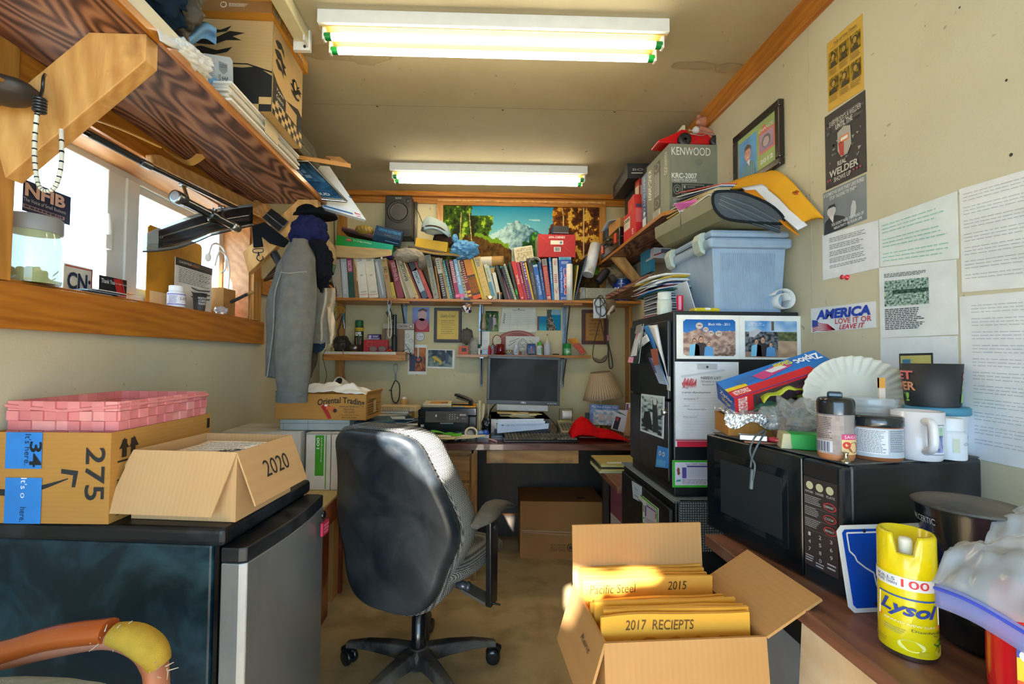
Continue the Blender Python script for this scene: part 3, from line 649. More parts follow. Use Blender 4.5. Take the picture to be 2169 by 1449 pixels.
# on top of the left shelf
TS=SZ+.020
def raw(name,label,cat,m,**k):return solo(m,name,label,cat,**k)
def P(px,py,X=SX):return atx(px,py,X)
BLK,TAN='1e1c1a','c9a56c'
def flame(s,u0,v0,u1,v1,fx=1,fy=1,seed=0):
 L=[[(0,.5),(.25,.35),(.5,.42),(.75,.18),(1,.22),(.8,.34),(.95,.45),(.7,.46),(.5,.62),(.25,.60)],[(.05,.75),(.3,.66),(.55,.78),(.8,.66),(.72,.82),(.5,.92),(.2,.86)],[(.1,.22),(.35,.1),(.6,.16),(.78,.02),(.7,.2),(.45,.28),(.2,.32)]]
 for q in L:s.p([(u0+(u1-u0)*(a if fx>0 else 1-a),v0+(v1-v0)*(b if fy>0 else 1-b))for a,b in q],BLK)
def dragon(m,w,d,h):
 s=boxface(m,w,d,h,'F')
 s.p([(0,.50),(.3,.50),(.7,.52),(.85,.50),(1,.60),(1,1),(0,1)],BLK,1)
 s.p([(0,.47),(.75,.47),(1,.55),(1,.57),(.75,.485),(0,.485)],BLK,1)
 flame(s,.10,.05,.72,.42)
 for i in range(8):
  for j in range(2):
   if(i+j)%2:s.r(i/8,.84+.08*j,(i+1)/8,.92+.08*j,TAN,2)
 s.t('218',.38,.68,.54,.74,'e8e0d0',3,shear=.2);s.t('e',.38,.60,.42,.64,'e8e0d0',3)
 s=boxface(m,w,d,h,'R')
 s.p([(0,.55),(.16,.62),(.30,.70),(.42,.86),(.60,.70),(.80,.55),(1,.60),(1,1),(0,1)],BLK,1)if 0 else s.p([(0,.52),(.15,.60),(.40,.66),(.50,.64),(.85,.56),(1,.60),(1,1),(0,1)],BLK,1)
 for i in range(10):
  for j in range(3):
   if(i+j)%2:s.r(i/10,.82+.06*j,(i+1)/10,.88+.06*j,TAN,2)
 flame(s,.05,.06,.42,.46,1,-1);s.e(.72,.34,.10,.09,BLK,2);s.e(.72,.33,.05,.05,'c9a56c',3);flame(s,.55,.25,.98,.50)
 for k,tx in enumerate(('Types','Colors','Sizes')):s.t(tx,.12,.66+.07*k,.34,.70+.07*k,'e8e0d0',3,shear=.2)
 s.r(.42,.66,.80,.80,TAN,2)
 for k in range(4):s.r(.42,.69+.035*k,.80,.692+.035*k,BLK,3)
 s.r(-.002,-.0,.012,1,'b9a87a',3)
zs=at(640,318,1.9)
y0,y1=1.36,1.86
x1=SX+.012
t=thing('cardboard_box','flat white cardboard box beneath the flame printed carton on the left shelf','box',(SX-.155,1.62,TS))
m=MB()
for k in range(7):dx=random.Random(k).uniform(-.006,.006);m.bx(-.16+dx,.165+dx,-.26+dx,.25+dx,.0085*k,.0085*k+.0075,('e9e7df','dcdad0','cfc6b4')[k%3])
m.bx(.1705,.1725,-.05,.05,.005,.058,'c9b48c');m.build('stacked_sheets',t,bevel=.001)
ZD=TS+.061
t=carton('cardboard_box','tan and black flame printed carton with checkered border on the left shelf','box',(-.890,1.672,ZD),R(1.5),.33,.275,.31,card_mat('beige_carton','c8ab7c','b8965e','Z'),lid=True,extra=dragon)
def hitec(m,w,d,h):
 s=boxface(m,w,d,h,'R')
 s.t('HI-TEC',.40,.34,.92,.50,'ecdcb0',2,bold=.01);s.e(.30,.42,.05,.08,'ecdcb0',2);s.ln(.42,.55,.9,.66,2,'ecdcb0',.5)
 s.p([(.60,.80),(.80,.74),(.84,.84),(.66,.90)],'4a5a6c',2);s.r(.02,.25,.20,.8,'e6d4a8',2);s.ln(.04,.3,.18,.76,8,'6b5a3c',.4,3)
ZB=ZD+.316
def rec(m,w,d,h):
 hitec(m,w,d,h);s=boxface(m,w,d,h,'F');s.r(0,0,1,1,'9a6a38',.5);s.e(.55,.45,.03,.26,'e6d8c0',2);s.e(.55,.45,.022,.18,'94683a',3);s.ln(.60,.30,.78,.62,3,'e6d8c0',.5)
carton('shoe_box','orange tan shoe box with white lettering squeezed under the ceiling on the left shelf','box',(-.888,1.665,ZB),R(1),.35,.33,.040,card_mat('orange_carton','d0943c','c08430'),lid=True,extra=rec)
t=thing('strip_light','cream unlit strip light fixture on the ceiling above the left shelf','light fixture',(-.665,1.30,HC-.046))
m=MB();m.bx(-.025,.025,-.55,.34,0,.045,'d9cfa6');m.build('housing',t,bevel=.004)
m=MB();m.bx(-.030,.030,.34,.356,-.030,.045,'e6e6e2');m.bx(.02,.026,.30,.34,-.02,.0,'d8d8d4');m.lathe([(.005,0),(.005,.003)],'2a2a2a',(.012,.339,-.018),10,Matrix.Rotation(R(90),3,'X'));m.build('lamp_holder',t)
m=MB();m.bx(-.035,.035,-.30,.30,0,.045,'d5cdb4');m.bx(-.035,.0355,.24,.262,0,.0455,'c9c9c4');solo(m,'long_box','long beige metal box lying along the shelf edge near the camera','box',(SX-.04,.98,TS),0,bevel=.003)
m=MB();m.bx(-.12,.10,-.16,.16,0,.12,'e4e2dc');m.bx(.1,.104,-.16,.16,0,.118,'b68c50');solo(m,'whiteboard','white board with brown edge at the top left above the shelf','board',(SX-.11,.80,TS+.05),R(4),bevel=.003)
m=MB();m.blob((0,0,.12),(.07,.15,.13),'j1c2e42',.25,3,4,5);solo(m,'folded_jeans','dark navy jeans bundled on the left shelf beside the grey bag','clothes',(SX-.05,1.07,TS+.045))
t=thing('shopping_bag','grey brown printed shopping bag stuffed on the left shelf','bag',(SX-.10,1.20,TS+.10))
m=MB();m.blob((0,0,.10),(.10,.09,.12),'r4a4034',.35,2.6,9,5);m.build('bag_body',t)
m=MB();s=flat(m,(.02,-.112,.15),(.12,.06,.035),(.012,.0,-.07));s.r(0,0,1,1,'3c342a',1);s.t('This bag contains',.06,.12,.95,.40,'e6e0d4',3);s.t('post consumer',.06,.52,.8,.82,'e6e0d4',3);m.build('printed_flap',t)
def cloth(name,label,pts,wv,col,kind='c',cat='cloth'):
 m=MB();a=[V(p)for p in pts];w=V(wv)
 m.patch(lambda u,v:sp(a,4)[min(len(a)*4-4,int(round(u*(len(a)*4-4))))]+w*v+V((0,0,.006*nz(u,v,4,3))),(len(a)-1)*4,8,kind+col)
 return solo(m,name,label,cat,solid=.003)
m=MB()
a,b=at(425,165,1.30),at(478,190,1.52)
def roll(p0,p1,r,col,turns=2.2,kind='c'):
 p0,p1=V(p0),V(p1);q=(p1-p0).to_track_quat('Z','Y').to_matrix();L=(p1-p0).length;m=MB();n=40
 def f(u,v):
  a=u*turns*2*math.pi;rr=r*(.30+.70*u)*(1+.10*nz(u,0,5));return p0+q@V((rr*math.cos(a),rr*math.sin(a),L*v))
 m.patch(f,n,3,kind+col);return m
solo(roll(at(395,150,1.28),at(474,192,1.46),.028,'6fa2d4',kind='c'),'shop_towel','rolled blue shop towel sticking out below the licence frame','towel',solid=.002)
m=MB();a=at(395,40,1.2);m.patch(lambda u,v:at(380+78*u,55+34*v+8*math.sin(u*7),1.24+.12*u+.02*math.sin(v*6+u*4)),14,8,'c7aaad8');solo(m,'shop_towel','crumpled blue towel tucked beneath the grey shopping bag','towel',solid=.003)
m=MB();m.patch(lambda u,v:at(333+115*u+6*v,60+62*u+26*v*(1-.3*u)+3*math.sin(u*9),1.05+.28*u+.01*math.sin(v*5+u*6)),18,10,'pe6ebee')
s=Sheet(m,lambda u,v,h:at(333+115*u+6*v,60+62*u+26*v*(1-.3*u)+3*math.sin(u*9),1.047+.28*u+.01*math.sin(v*5+u*6)),curved=8);s.t('IX.T',.60,.35,.78,.65,'555a60',3)
solo(m,'paper_sheet','white crumpled paper lying over the edge of the left shelf','paper',solid=.0015)
m=MB();m.blob(at(398,122,1.20),(.040,.075,.024),'tf8fafc',.35,3,7,5);solo(m,'plastic_bag','clear plastic bag bulging over the left shelf edge','bag')
t=thing('licence_frame','grey packaged licence plate frame leaning beside the flame printed carton','package',tuple(at(470,235,1.40)))
m=MB();O=L_(428,112,1.36);U=L_(491,122,1.42)-O;W=L_(432,230,1.40)-O
s=Sheet(m,lambda u,v,h:O+U*u+W*v+V((0,-1,0))*h);n_=6
m.prism([O+U*.06,O+U*.94,O+U+W*.05,O+U+W*.95,O+U*.94+W,O+U*.06+W,O+W*.95,O+W*.05],(0,.006,0),'aab2b6')
s.t('CLASSIC BLACK',.54,.34,.62,.80,'30343a',3,rot=270);s.t('LICENSE',.66,.38,.86,.80,'30343a',3,rot=270,bold=.01);s.p([(.55,.10),(.85,.14),(.84,.28),(.70,.34),(.56,.27)],'7c858a',2);s.t('CUSTOM',.58,.16,.82,.22,'30343a',3);s.ln(.10,.15,.45,.6,12,'7c858a',.3)
m.build('card',t,bevel=.001)
m=MB();pr=[(0,0),(.30,0),(.32,.03),(.24,.16),(.18,.19),(.0,.19)]
closed_=MB();closed_.bx(-.13,.13,-.14,.14,0,.125,CARDD);solo(closed_,'cardboard_box','brown box hidden under the olive grey case on the left shelf','box',(-.98,2.06,TS+.001))
q=(SX-.05,2.06,TS+.128)
m.prism([(x,-.13,z)for x,z in[(-.26,0),(.02,0),(.035,.02),(.005,.11),(-.04,.14),(-.26,.14)]],(0,.26,0),'6e6c58');m.prism([(.032,-.10,.03),(.032,.10,.03),(.006,.10,.10),(.006,-.10,.10)],(.003,0,.001),'57564a')
solo(m,'hard_case','olive grey sloping hard case at the far end of the left shelf','case',q,bevel=.012)
m=MB()
m.hexa([at(576,326,1.92)-V((0,0,.004)),at(743,352,2.02)-V((0,0,.008)),at(700,344,2.2),at(560,326,2.15)]+[at(576,320,1.92),at(743,347,2.02),at(700,338,2.2),at(560,320,2.15)],CARD)
m.hexa([at(700,340,2.0),at(743,351,2.02),at(720,335,2.05),at(690,334,2.03)]+[at(700,337,2.0)+V((0,0,.001)),at(743,349,2.02),at(720,332,2.05),at(690,330,2.03)],CARDD)
solo(m,'cardboard_sheet','folded brown cardboard sheet poking out from the far end of the left shelf','cardboard')
def quad_sheet(m,c,Ys,th,col):
 p=[at(*c[i],Ys[i])for i in range(4)];n=(p[3]-p[0]).cross(p[1]-p[0]).normalized()
 if n.y>0:n=-n
 m.prism([q-n*th for q in p],n*th,col)
 return Sheet(m,lambda u,v,h:(p[0]*(1-u)+p[1]*u)*(1-v)+(p[3]*(1-u)+p[2]*u)*v+n*h),p,n
m=MB();s,p,n=quad_sheet(m,[(668,350),(698,352),(776,466),(684,440)],[2.26,2.30,2.30,2.26],.03,'e3eaf0')
s.r(.02,.93,.72,.965,'2a6fb0',2);s.r(.30,.56,1,.60,'2a6fb0',2);s.t('LEN',.78,.66,.92,.93,'c02c34',3,rot=90,bold=.02);s.t('X',.78,.94,.9,.995,'c02c34',3,rot=90)
solo(m,'white_carton','white and blue carton with red letters jutting over the end of the left shelf','box',bevel=.002)
t=thing('framed_picture','silver framed dark blue sign lying out over the left shelf end','picture',tuple(at(650,380,2.05)))
c4=[(597,340),(653,341),(735,427),(660,420)]
D4=[2.03,2.06,2.22,2.17]
m=MB();p=[at(*c4[i],D4[i])-WM[t.name].translation for i in range(4)];n=(p[3]-p[0]).cross(p[1]-p[0]).normalized();n=-n if n.y>0 else n
G=lambda u,v,h=0:(p[0]*(1-u)+p[1]*u)*(1-v)+(p[3]*(1-u)+p[2]*u)*v+n*h
s=Sheet(m,G)
def water(a,b):return mixc(rgb('2c5f86'),rgb('173a56'),.5+.8*nz(a*2,b*8,2))if b>.5 else mixc(rgb('1f3550'),rgb('3c7296'),.5+nz(a,b,5))
m.prism([G(.06,.06),G(.94,.06),G(.94,.94),G(.06,.94)],-n*.004,'1d3c58');s.ras(.06,.06,.94,.94,20,24,water)
s.r(.22,.24,.36,.36,'9db6c6',2);s.r(.40,.22,.52,.30,'86a2b4',2);s.r(.38,.34,.58,.42,'86a2b4',2);s.t('BUD',.30,.80,.66,.87,'c6d4de',3,bold=.02)
m.build('picture',t)
m=MB()
for a,b in(((0,0),(1,0)),((1,0),(1,1)),((1,1),(0,1)),((0,1),(0,0))):m.tube([G(*a),G(*b)],.006,'maab0b0',6)
m.build('frame',t)
m=MB();m.tube(sp([at(716,378,2.32),at(726,384,2.32),at(729,396,2.34),at(722,400,2.34)],4),.0025,'m5c6066',6);solo(m,'wire_loop','thin wire loop behind the white carton on the left','wire')
# jacket, caps and bag on the left wall
t=thing('work_jacket','faded grey canvas work jacket hanging on the left wall','jacket',(-.98,2.0,1.0))
GJ='j706f69';O3=WM[t.name].translation
def col_tube(rows,col,n=28,wob=.03,seed=0):
 m=MB();rows=[(V(c)-O3,a,b)for c,a,b in rows];k=len(rows)
 def f(u,v):
  x=v*(k-1);i=min(k-2,int(x));q=x-i;q=q*q*(3-2*q)
  c=rows[i][0].lerp(rows[i+1][0],x-i);rx=rows[i][1]*(1-q)+rows[i+1][1]*q;ry=rows[i][2]*(1-q)+rows[i+1][2]*q
  a=2*math.pi*u;w=1+wob*3*noise.noise(V((math.cos(a)*2+seed,math.sin(a)*2,v*3.5)))+wob*math.sin(a*5+seed+v*4)
  return c+V((rx*w*math.cos(a),ry*w*math.sin(a),.004*nz(u*2,v*4,3)))
 m.patch(f,n,k*7,col);return m
def C(px,py,Y):return at(px,py,Y)
m=col_tube([(C(618,515,1.98),.012,.02),(C(608,570,1.98),.045,.035),(C(600,640,1.97),.062,.045),(C(592,720,1.95),.052,.040),(C(585,797,1.94),.045,.032)],GJ,wob=.05,seed=2);m.build('front_panel',t)
m=MB();m.tube(sp([C(603,560,1.93)-O3,C(583,620,1.915)-O3,C(579,700,1.90)-O3,C(566,798,1.90)-O3],8),.0035,'j94948c',6);m.tube(sp([C(566,798,1.90)-O3,C(590,800,1.89)-O3,C(606,795,1.90)-O3],4),.003,'j5a5a54',6);m.build('button_placket',t)
m=col_tube([(C(636,508,1.93),.03,.03),(C(634,550,1.90),.066,.05),(C(632,620,1.88),.072,.055),(C(625,700,1.86),.076,.055),(C(621,780,1.84),.068,.050),(C(619,838,1.83),.058,.042)],GJ,wob=.025,seed=5);m.build('sleeve',t)
m=col_tube([(C(618,828,1.83),.061,.045),(C(618,852,1.83),.060,.044)],'j6c6e6b',wob=.02,seed=5);m.build('cuff',t)
m=MB()
for y in(577,826):m.tube([C(593+3*k,y+1.5*math.sin(k/4)-(k*.6 if y>800 else 0),1.80+.0045*abs(k-10)*.5)-O3 for k in range(20)],.0014,'ja4a69e',5)
m.build('stitching',t)
m=col_tube([(C(668,590,2.02),.05,.04),(C(666,640,2.0),.055,.045),(C(672,700,2.0),.050,.04),(C(677,728,2.0),.045,.035)],GJ,wob=.04,seed=8);m.build('second_sleeve',t)
m=MB();m.lathe([(.0,0),(.035,.001)],'j1e2c3c',C(672,733,1.965)-O3,20,Matrix.Rotation(R(62),3,'X'));m.build('cuff_lining',t)
m=col_tube([(C(655,720,2.06),.05,.03),(C(652,760,2.06),.04,.03),(C(650,800,2.06),.02,.02)],'j4e4a40',wob=.04,seed=3);m.build('hem',t)
m=MB();m.blob(C(655,497,2.02),(.085,.08,.085),'c1c2148',.18,2.2,3,5);solo(m,'navy_cap','navy blue cap hanging above the grey work jacket','cap')
m=MB();m.blob(C(668,560,1.98),(.075,.05,.11),'c14151c',.2,2.4,8,5);m.blob(C(680,605,2.0),(.035,.03,.05),'c14151c',.2,2.4,6,4);solo(m,'black_vest','black fabric vest hanging beneath the navy cap','clothes')
t=thing('brimmed_hat','black hat with curved brim on the end of the left shelf bracket','hat',tuple(C(668,458,2.2)))
m=MB();m.lathe([(.105,-.005),(.10,.006),(.06,.02),(.0,.03)],'c15161a',(0,0,0),24,sx=1,sy=.7);m.build('brim',t,solid=.003)
m=MB();m.blob((-.03,.02,.015),(.075,.07,.05),'c101216',.05,2,2,4);m.build('crown',t)
t=thing('tan_cap','tan and camouflage baseball cap hanging by the back wall books','cap',tuple(C(696,545,2.25)))
m=MB();m.blob((-.01,0,.0),(.045,.06,.082),'cb09670',.08,2,2,4);m.build('crown',t)
m=MB();m.patch(lambda u,v:V((-.01+.05*math.sin(u*3.1),-.04+.06*u-.03*v,-.05-.05*v+.01*math.sin(u*3.1))),10,6,'c4c6650');m.build('brim',t,solid=.003)
m=MB();m.patch(lambda u,v:C(668+42*u*(1-.12*v)+2*math.sin(v*9),610+128*v-14*(2*u-1)**2*v,2.03+.03*math.sin(u*9+v*3)-.05*math.sin(u*3.1)),20,20,'te8d8bc')
m.blob(C(688,690,2.08),(.045,.03,.09),'d9c4a4',.2,2.5,5,4);solo(m,'plastic_bag','hanging clear plastic bag holding cream cloth beside the jacket','bag',solid=.0)
m=MB();m.tube([at(575,528,2.2),at(600,570,2.2)],.02,'101316',8);solo(m,'black_tube','black tube leaning behind the jacket beneath the far bracket','tube')
t=thing('welding_goggles','shiny black and copper hard hat visor hanging left of the book shelf','visor',tuple(C(700,625,2.5)))
m=MB();m.blob((0,0,0),(.035,.03,.075),'*1a1412',.05,2,1,4);m.build('shell',t)
m=MB();m.tube(sp([(-.01,-.03,.06),(.028,-.025,.02),(.03,-.02,-.03),(.0,-.03,-.065)],5),.005,'m9a5a2c',6);m.build('copper_rim',t)
# in the window
W_=XL-.06
ZW=WZ0+.0085
def wpos(px,X=W_,Z=ZW):d=ray(px,600);k=X/d.x;return V((X,k*d.y,Z))
t=thing('window_sticker','navy NFIB sticker with white lettering on the window glass','sticker',(XL-.13,1.2,1.8))
m=MB();p0,p1,p2,p3=[atx(q[0],q[1],XL-.135)-WM[t.name].translation for q in((46,380),(147,417),(144,480),(46,443))]
yA,yB=p0.y,p1.y;zt_,zb_=(p0.z+p1.z)/2,(p2.z+p3.z)/2
s=flat(m,(0,yA,zt_),(0,yB-yA,0),(0,0,zb_-zt_));m.bx(-.001,0,yA,yB,zb_,zt_,'18264a')
s.t('NFIB',.02,.08,.86,.50,'e9c4b4',3,bold=.04);s.t('The Voice of Small Business',.0,.56,.88,.68,'c8ccd8',3);s.r(.0,.78,.86,.90,'b89a9a',2);s.ln(.02,.80,.84,.88,1,'3a3a5a',.9,3)
m.build('print',t)
JG=plain_mat('jar_glass','b4c08c',.08,alpha=.62,coat=1)
t=thing('coin_jar','large clear jar with grey lid half full of coins on the window sill','jar',(XL-.03,1.222,ZW))
r=.062
m=MB();m.lathe([(r*.96,0),(r,.01),(r,.105),(r*.92,.125),(r*.90,.14)],JG,n=32);m.build('glass',t)
m=MB();m.lathe([(r*.97,.135),(r*.99,.138),(r*.99,.172),(r*.93,.176),(0,.176)],'8a8e92',n=32);m.build('lid',t)
m=MB();rr=random.Random(4)
for k in range(70):
 a=rr.uniform(0,6.28);q=rr.uniform(.005,r*.82);M3=Matrix.Rotation(rr.uniform(0,3),3,'X')@Matrix.Rotation(rr.uniform(0,3),3,'Y')
 m.lathe([(.0095,-.0008),(.0095,.0008)],rr.choice(('m9a5c38','m8a8a88','m6b3e26','ma8763a')),(q*math.cos(a),q*math.sin(a),.010+.028*rr.random()),10,M3)
m.lathe([(.0,.002),(r*.8,.0021)],'m7a5236',n=16)
o=m.build('coins',t);o['kind']='stuff'
m=MB();a,b=wpos(134,XL-.10),wpos(196,XL-.10);z1_=atx(160,562,XL-.10).z
m.bx(-.0015,0,a.y,b.y,0,z1_-ZW,'e6e0d0');s=flat(m,(.0005,a.y,z1_-ZW),(0,b.y-a.y,0),(0,0,-(z1_-ZW)))
s.r(.03,.05,.97,.09,'c23a34',1);s.r(.93,.05,.97,.8,'c23a34',1);s.t('CN:',.10,.25,.90,.85,'1e2c4a',3,bold=.03)
solo(m,'license_plate','cream plate with red border and dark letters behind the coin jar','plate',(XL-.10,0,ZW),bevel=.0005)
m=MB();a,b=wpos(203,XL-.07),wpos(275,XL-.05);zt_=atx(230,586,XL-.06).z-ZW;L=(b-a).length
s=flat(m,(-.0,a.y,zt_),(.0,L,0),(0,0,-zt_));m.bx(-.001,-.0002,a.y,b.y,0,zt_,'15181c');s.t('Thank You',.05,.14,.52,.34,'e8ecec',3,bold=.01);s.p([(.48,.05),(.72,.02),(.90,.98),(.66,.98)],'c8281e',2);s.p([(.74,.02),(.80,.02),(.98,.98),(.92,.98)],'c8281e',2);s.t('for your business',.55,.22,.98,.32,'e8ecec',4);s.r(.4,.80,.98,.83,'c8c8c8',3)
solo(m,'card','black and red Thank You card standing in the window','card',(XL-.06,0,ZW))
m=MB();a,b=wpos(128),wpos(205)
for k in range(5):m.bx(-.02,.02+.004*k,a.y+.012*k,b.y+.01*k,.0025*k,.0025*k+.002,('d4dde2','2a3036','b9c4ca','3a4046','e2e6e8')[k])
solo(m,'leaflet','small pile of leaflets beside the coin jar','papers',(XL-.03,0,ZW))
m=MB();X=XL-.12;a,b=wpos(308,X),wpos(424,X);z1_=atx(312,474,X).z-ZW;h=z1_;L=b.y-a.y
pts=[(0,a.y+.01,0),(0,b.y-.01,0),(0,b.y,.01),(0,b.y,h-.012),(0,b.y-.012,h),(0,a.y+.012,h),(0,a.y,h-.012),(0,a.y,.01)]
m.prism(pts,(.004,0,0),'dc08a1c');s=flat(m,(.004,a.y,h),(0,L,0),(0,0,-h));s.r(.05,.80,.34,.97,'d8c89c',1)
solo(m,'amber_panel','dirty amber yellow plastic panel standing in the window','panel',(X,0,ZW),bevel=.001)
X=XL-.075
m=MB();a,b=wpos(370,X),wpos(449,X);h=atx(400,553,X).z-ZW;L=b.y-a.y
m.bx(-.0015,0,a.y,b.y,0,h,'e4e2da');s=flat(m,(.0004,a.y,h),(0,L,0),(0,0,-h));s.r(0,0,1,.15,'2c2a28');s.ln(.03,.03,.97,.12,2,'5c5850',.4,2,para=0);s.t('GRIPPER',.08,.05,.4,.09,'d8d4cc',3);s.ln(.08,.18,.95,.48,9,'5a5a5a',.3)
for k in range(4):s.e(.68+.18*(k%2),.24+.09*(k//2),.07,.025,'7a7a78',2);s.e(.68+.18*(k%2),.24+.09*(k//2),.05,.014,'e4e2da',3)
for k in range(3):s.p([(.4,.50+.09*k),(.6,.53+.09*k),(.95,.49+.09*k),(.92,.53+.09*k),(.6,.56+.09*k),(.42,.53+.09*k)],'6a6a68')
s.e(.5,.075,.12,.025,'8a5a30',3)
solo(m,'hanging_card','white product card with a black header standing in the window','card',(X,0,ZW))
def bottle(name,label,cat,loc,r,h,body,cap,hc=.3,parts=None,lab=None,group=None,rz=0):
 t=thing(name,label,cat,loc,rz,group);m=MB();hb=h*(1-hc)
 m.lathe([(r*.96,0),(r,r*.1),(r,hb*.88),(r*.80,hb*.97),(r*.72,hb)],body,n=24)
 if lab:s=wrap(m,(0,0,0),r+.0004,hb*.12,hb*.82,-180,0);lab(s)
 m.build('bottle_body',t)
 m=MB();m.lathe([(r*.82,hb),(r*.84,hb+h*.02),(r*.82,h*.98),(r*.74,h),(0,h)],cap,n=24);m.build('cap',t)
 return t
k_=wpos(374,XL-.022)
def lab_pill(s):s.r(0,0,1,1,'e8e8f0');s.r(0,.0,1,.1,'8a86c8',2);s.t('5-HTP',.48,.30,.80,.58,'2a2e5a',3);s.ln(.1,.2,.4,.9,6,'4a4a7a',.4,2);s.r(0,.9,1,1,'8a86c8',2)
bottle('pill_bottle','white pill bottle with purple striped label on the window sill','bottle',tuple(k_-V((0,0,0))),.030,.082,'e8eaec','eef0f2',.26,lab=lab_pill,rz=R(60))
k2=wpos(424,XL-.022);t=thing('paper_cup','dark grey paper cup with white lettering in the window','cup',tuple(k2),R(55))
m=MB();r=.026;h=.072;m.lathe([(r*.76,0),(r*.78,.003),(r,h),(r*.96,h-.001),(r*.74,.008),(0,.008)],'34363a',n=28)
s=wrap(m,(0,0,0),r*.80,.0,h,-180,0,r1=r*1.0);s.t('MONTANA',.30,.22,.74,.34,'e4e6e8',3);s.t('COFFEE',.32,.38,.72,.50,'e4e6e8',3);s.t('TRADERS',.30,.54,.74,.66,'e4e6e8',3);m.build('cup_body',t)
m=MB();m.tube([(r*math.cos(a/3),r*math.sin(a/3),h)for a in range(19)],.0016,'2a2c30',6,closed=True);m.build('rim',t)
a=wpos(470,XL-.05)
t=carton('cardboard_box','small tan cardboard box in the right corner of the window','box',(XL-.065,a.y+.04,ZW),0,.06,.10,.125,CARD,lid=True)
m=MB();c=atx(470,560,XL-.04);m.tube(sp([c+V(q)for q in((0,-.10,.02),(0,-.08,.07),(0,-.03,.085),(0,.02,.06),(0,.03,-.01),(0,0,-.04))],6),.004,'e6e8ea',8);m.blob(c+V((0,-.105,.01)),(.012,.012,.02),'eceeee',.05,1,1,3)
m.tube(sp([c+V(q)for q in((.01,-.07,-.02),(.01,-.04,.05),(.01,.02,.04),(.01,.045,-.02),(.01,.04,-.11))],6),.004,'e6e8ea',8)
solo(m,'charger_cable','coiled white power cord with plug above the small box in the window','cord')
t=thing('tool_in_bag','black tool with wooden tip wrapped in a plastic bag on the sill','tool',tuple(wpos(470,XL-.015)))
m=MB();m.blob((0,0,.018),(.028,.032,.018),'td8dce0',.35,3,2,4);m.build('bag_wrap',t)
a=atx(490,640,XL-.01)-WM[t.name].translation;b=atx(522,624,XL+.015)-WM[t.name].translation;c=atx(535,619,XL+.025)-WM[t.name].translation
m=MB();m.tube([a,b],.008,'1e2c34',10);m.tube([b,c],.0085,'a8854c',10);m.build('barrel',t)
m=MB();m.bx(-.02,.02,-.09,.05,0,.008,'*22262a');solo(m,'black_tray','small black tray beneath the pill bottle on the sill','tray',tuple(wpos(395,XL-.018)),bevel=.002)if 0 else None
t=thing('coat_rack','wooden peg rail on the left wall behind the hanging jacket and caps','coat rack',(XL,2.1,1.60))
m=MB();m.bx(0.001,.02,.29,.62,-.04,.04,PINE_Y);m.build('rail',t)
for tgt in(C(655,510,2.02),C(696,545,2.25),C(700,625,2.5),C(668,470,2.2),C(634,545,1.92)):
 m=MB();o_=WM[t.name].translation;m.tube([(0.01,max(.31,tgt.y-o_.y),min(.03,max(-.03,tgt.z-o_.z))),tgt-o_],.006,'m6a6a6a',8);m.build('peg',t)
 # back wall: book shelf
ZDK_=.762
YS=3.02;ZS=at(1000,634,YS).z
xa,xb=at(700,634,YS).x,at(1366,634,YS).x
m=MB();m.bx(xa,XR-.001,YS,YB-.001,ZS-.016,ZS,PINE_X);m.bx(xa,XR-.001,YS-.004,YS,ZS-.017,ZS+.001,PINE_X)
solo(m,'bookshelf','long pine book shelf across the back wall','shelf',bevel=.001)
for i,x_ in enumerate((852,1020,1205)):
 xx=at(x_,640,3.15).x
 t=thing('shelf_bracket',('grey steel bracket under the book shelf, above the spring cord','grey steel bracket under the book shelf above the tape measure','grey steel bracket under the book shelf beside the lake photos')[i],'bracket',(xx,YB,ZS-.017))
 m=MB();m.bx(-.06,.07,-.27,-.20,-.012,0,PINE_X);m.build('wood_block',t,bevel=.002)
 m=MB();c='m6f7c88';m.bx(-.013,.013,-.20,0,-.004,0,c);m.bx(-.018,.010,-.004,0,-.36 if i!=0 else-.2,0,c);m.prism([(-.004,-.19,-.004),(.004,-.19,-.004),(.004,-.004,-.34 if i!=0 else-.18),(-.004,-.004,-.34 if i!=0 else-.18)],(0,.010,.02),c);m.build('steel_arm',t,bevel=.001)
def vt(s,tx,v0,v1,col,bold=0,u0=.22,u1=.78):s.t(tx,u0,v0,u1,v1,col,3,rot=270,bold=bold)
BK=[]
def book(b0,b1,t0,yt,col,label,deco=None,cat='book',d=.20,Y=3.045,extra2=None,pages=True):
 Pq=at(b0,630,Y);Q=at(t0,yt,Y);dx,dz=Q.x-Pq.x,Q.z-ZS-.001;th=math.atan2(dx,dz);h=math.hypot(dx,dz)
 w=(at(b1,630,Y).x-Pq.x)*math.cos(th);m=MB();d=min(d,YB-Y-.01)
 if dx>0:m.bx(-w,0,0,d,0,h,col);x0=-w;loc=V((at(b1,630,Y).x,Y,ZS+.0005))
 else:m.bx(0,w,0,d,0,h,col);x0=0;loc=V((Pq.x,Y,ZS+.0005))
 if pages and w>.008:m.bx(x0+.0015,x0+w-.0015,.004,d-.003,h-.0008,h+.0004,'e6dfca')
 s=flat(m,(x0,0,h),(w,0,0),(0,0,-h),.0004)
 if deco:deco(s)
 return solo(m,'book' if cat=='book' else 'binder',label,cat,tuple(loc),rot=Matrix.Rotation(th,3,'Y'),group='books on the back wall shelf',bevel=min(.0015,w*.15),seg=1)
X4=lambda z:680+z/5.572
X5=lambda z:1000+z/5.572
Y4=lambda z:400+z/5.572
def zig(s):
 for k in range(14):s.p([(.1,.04+.068*k),(.5,.02+.068*k),(.9,.04+.068*k),(.9,.05+.068*k),(.5,.03+.068*k),(.1,.05+.068*k)],'8d8f90',1)
 s.e(.5,.93,.07,.008,'1c1c1c')
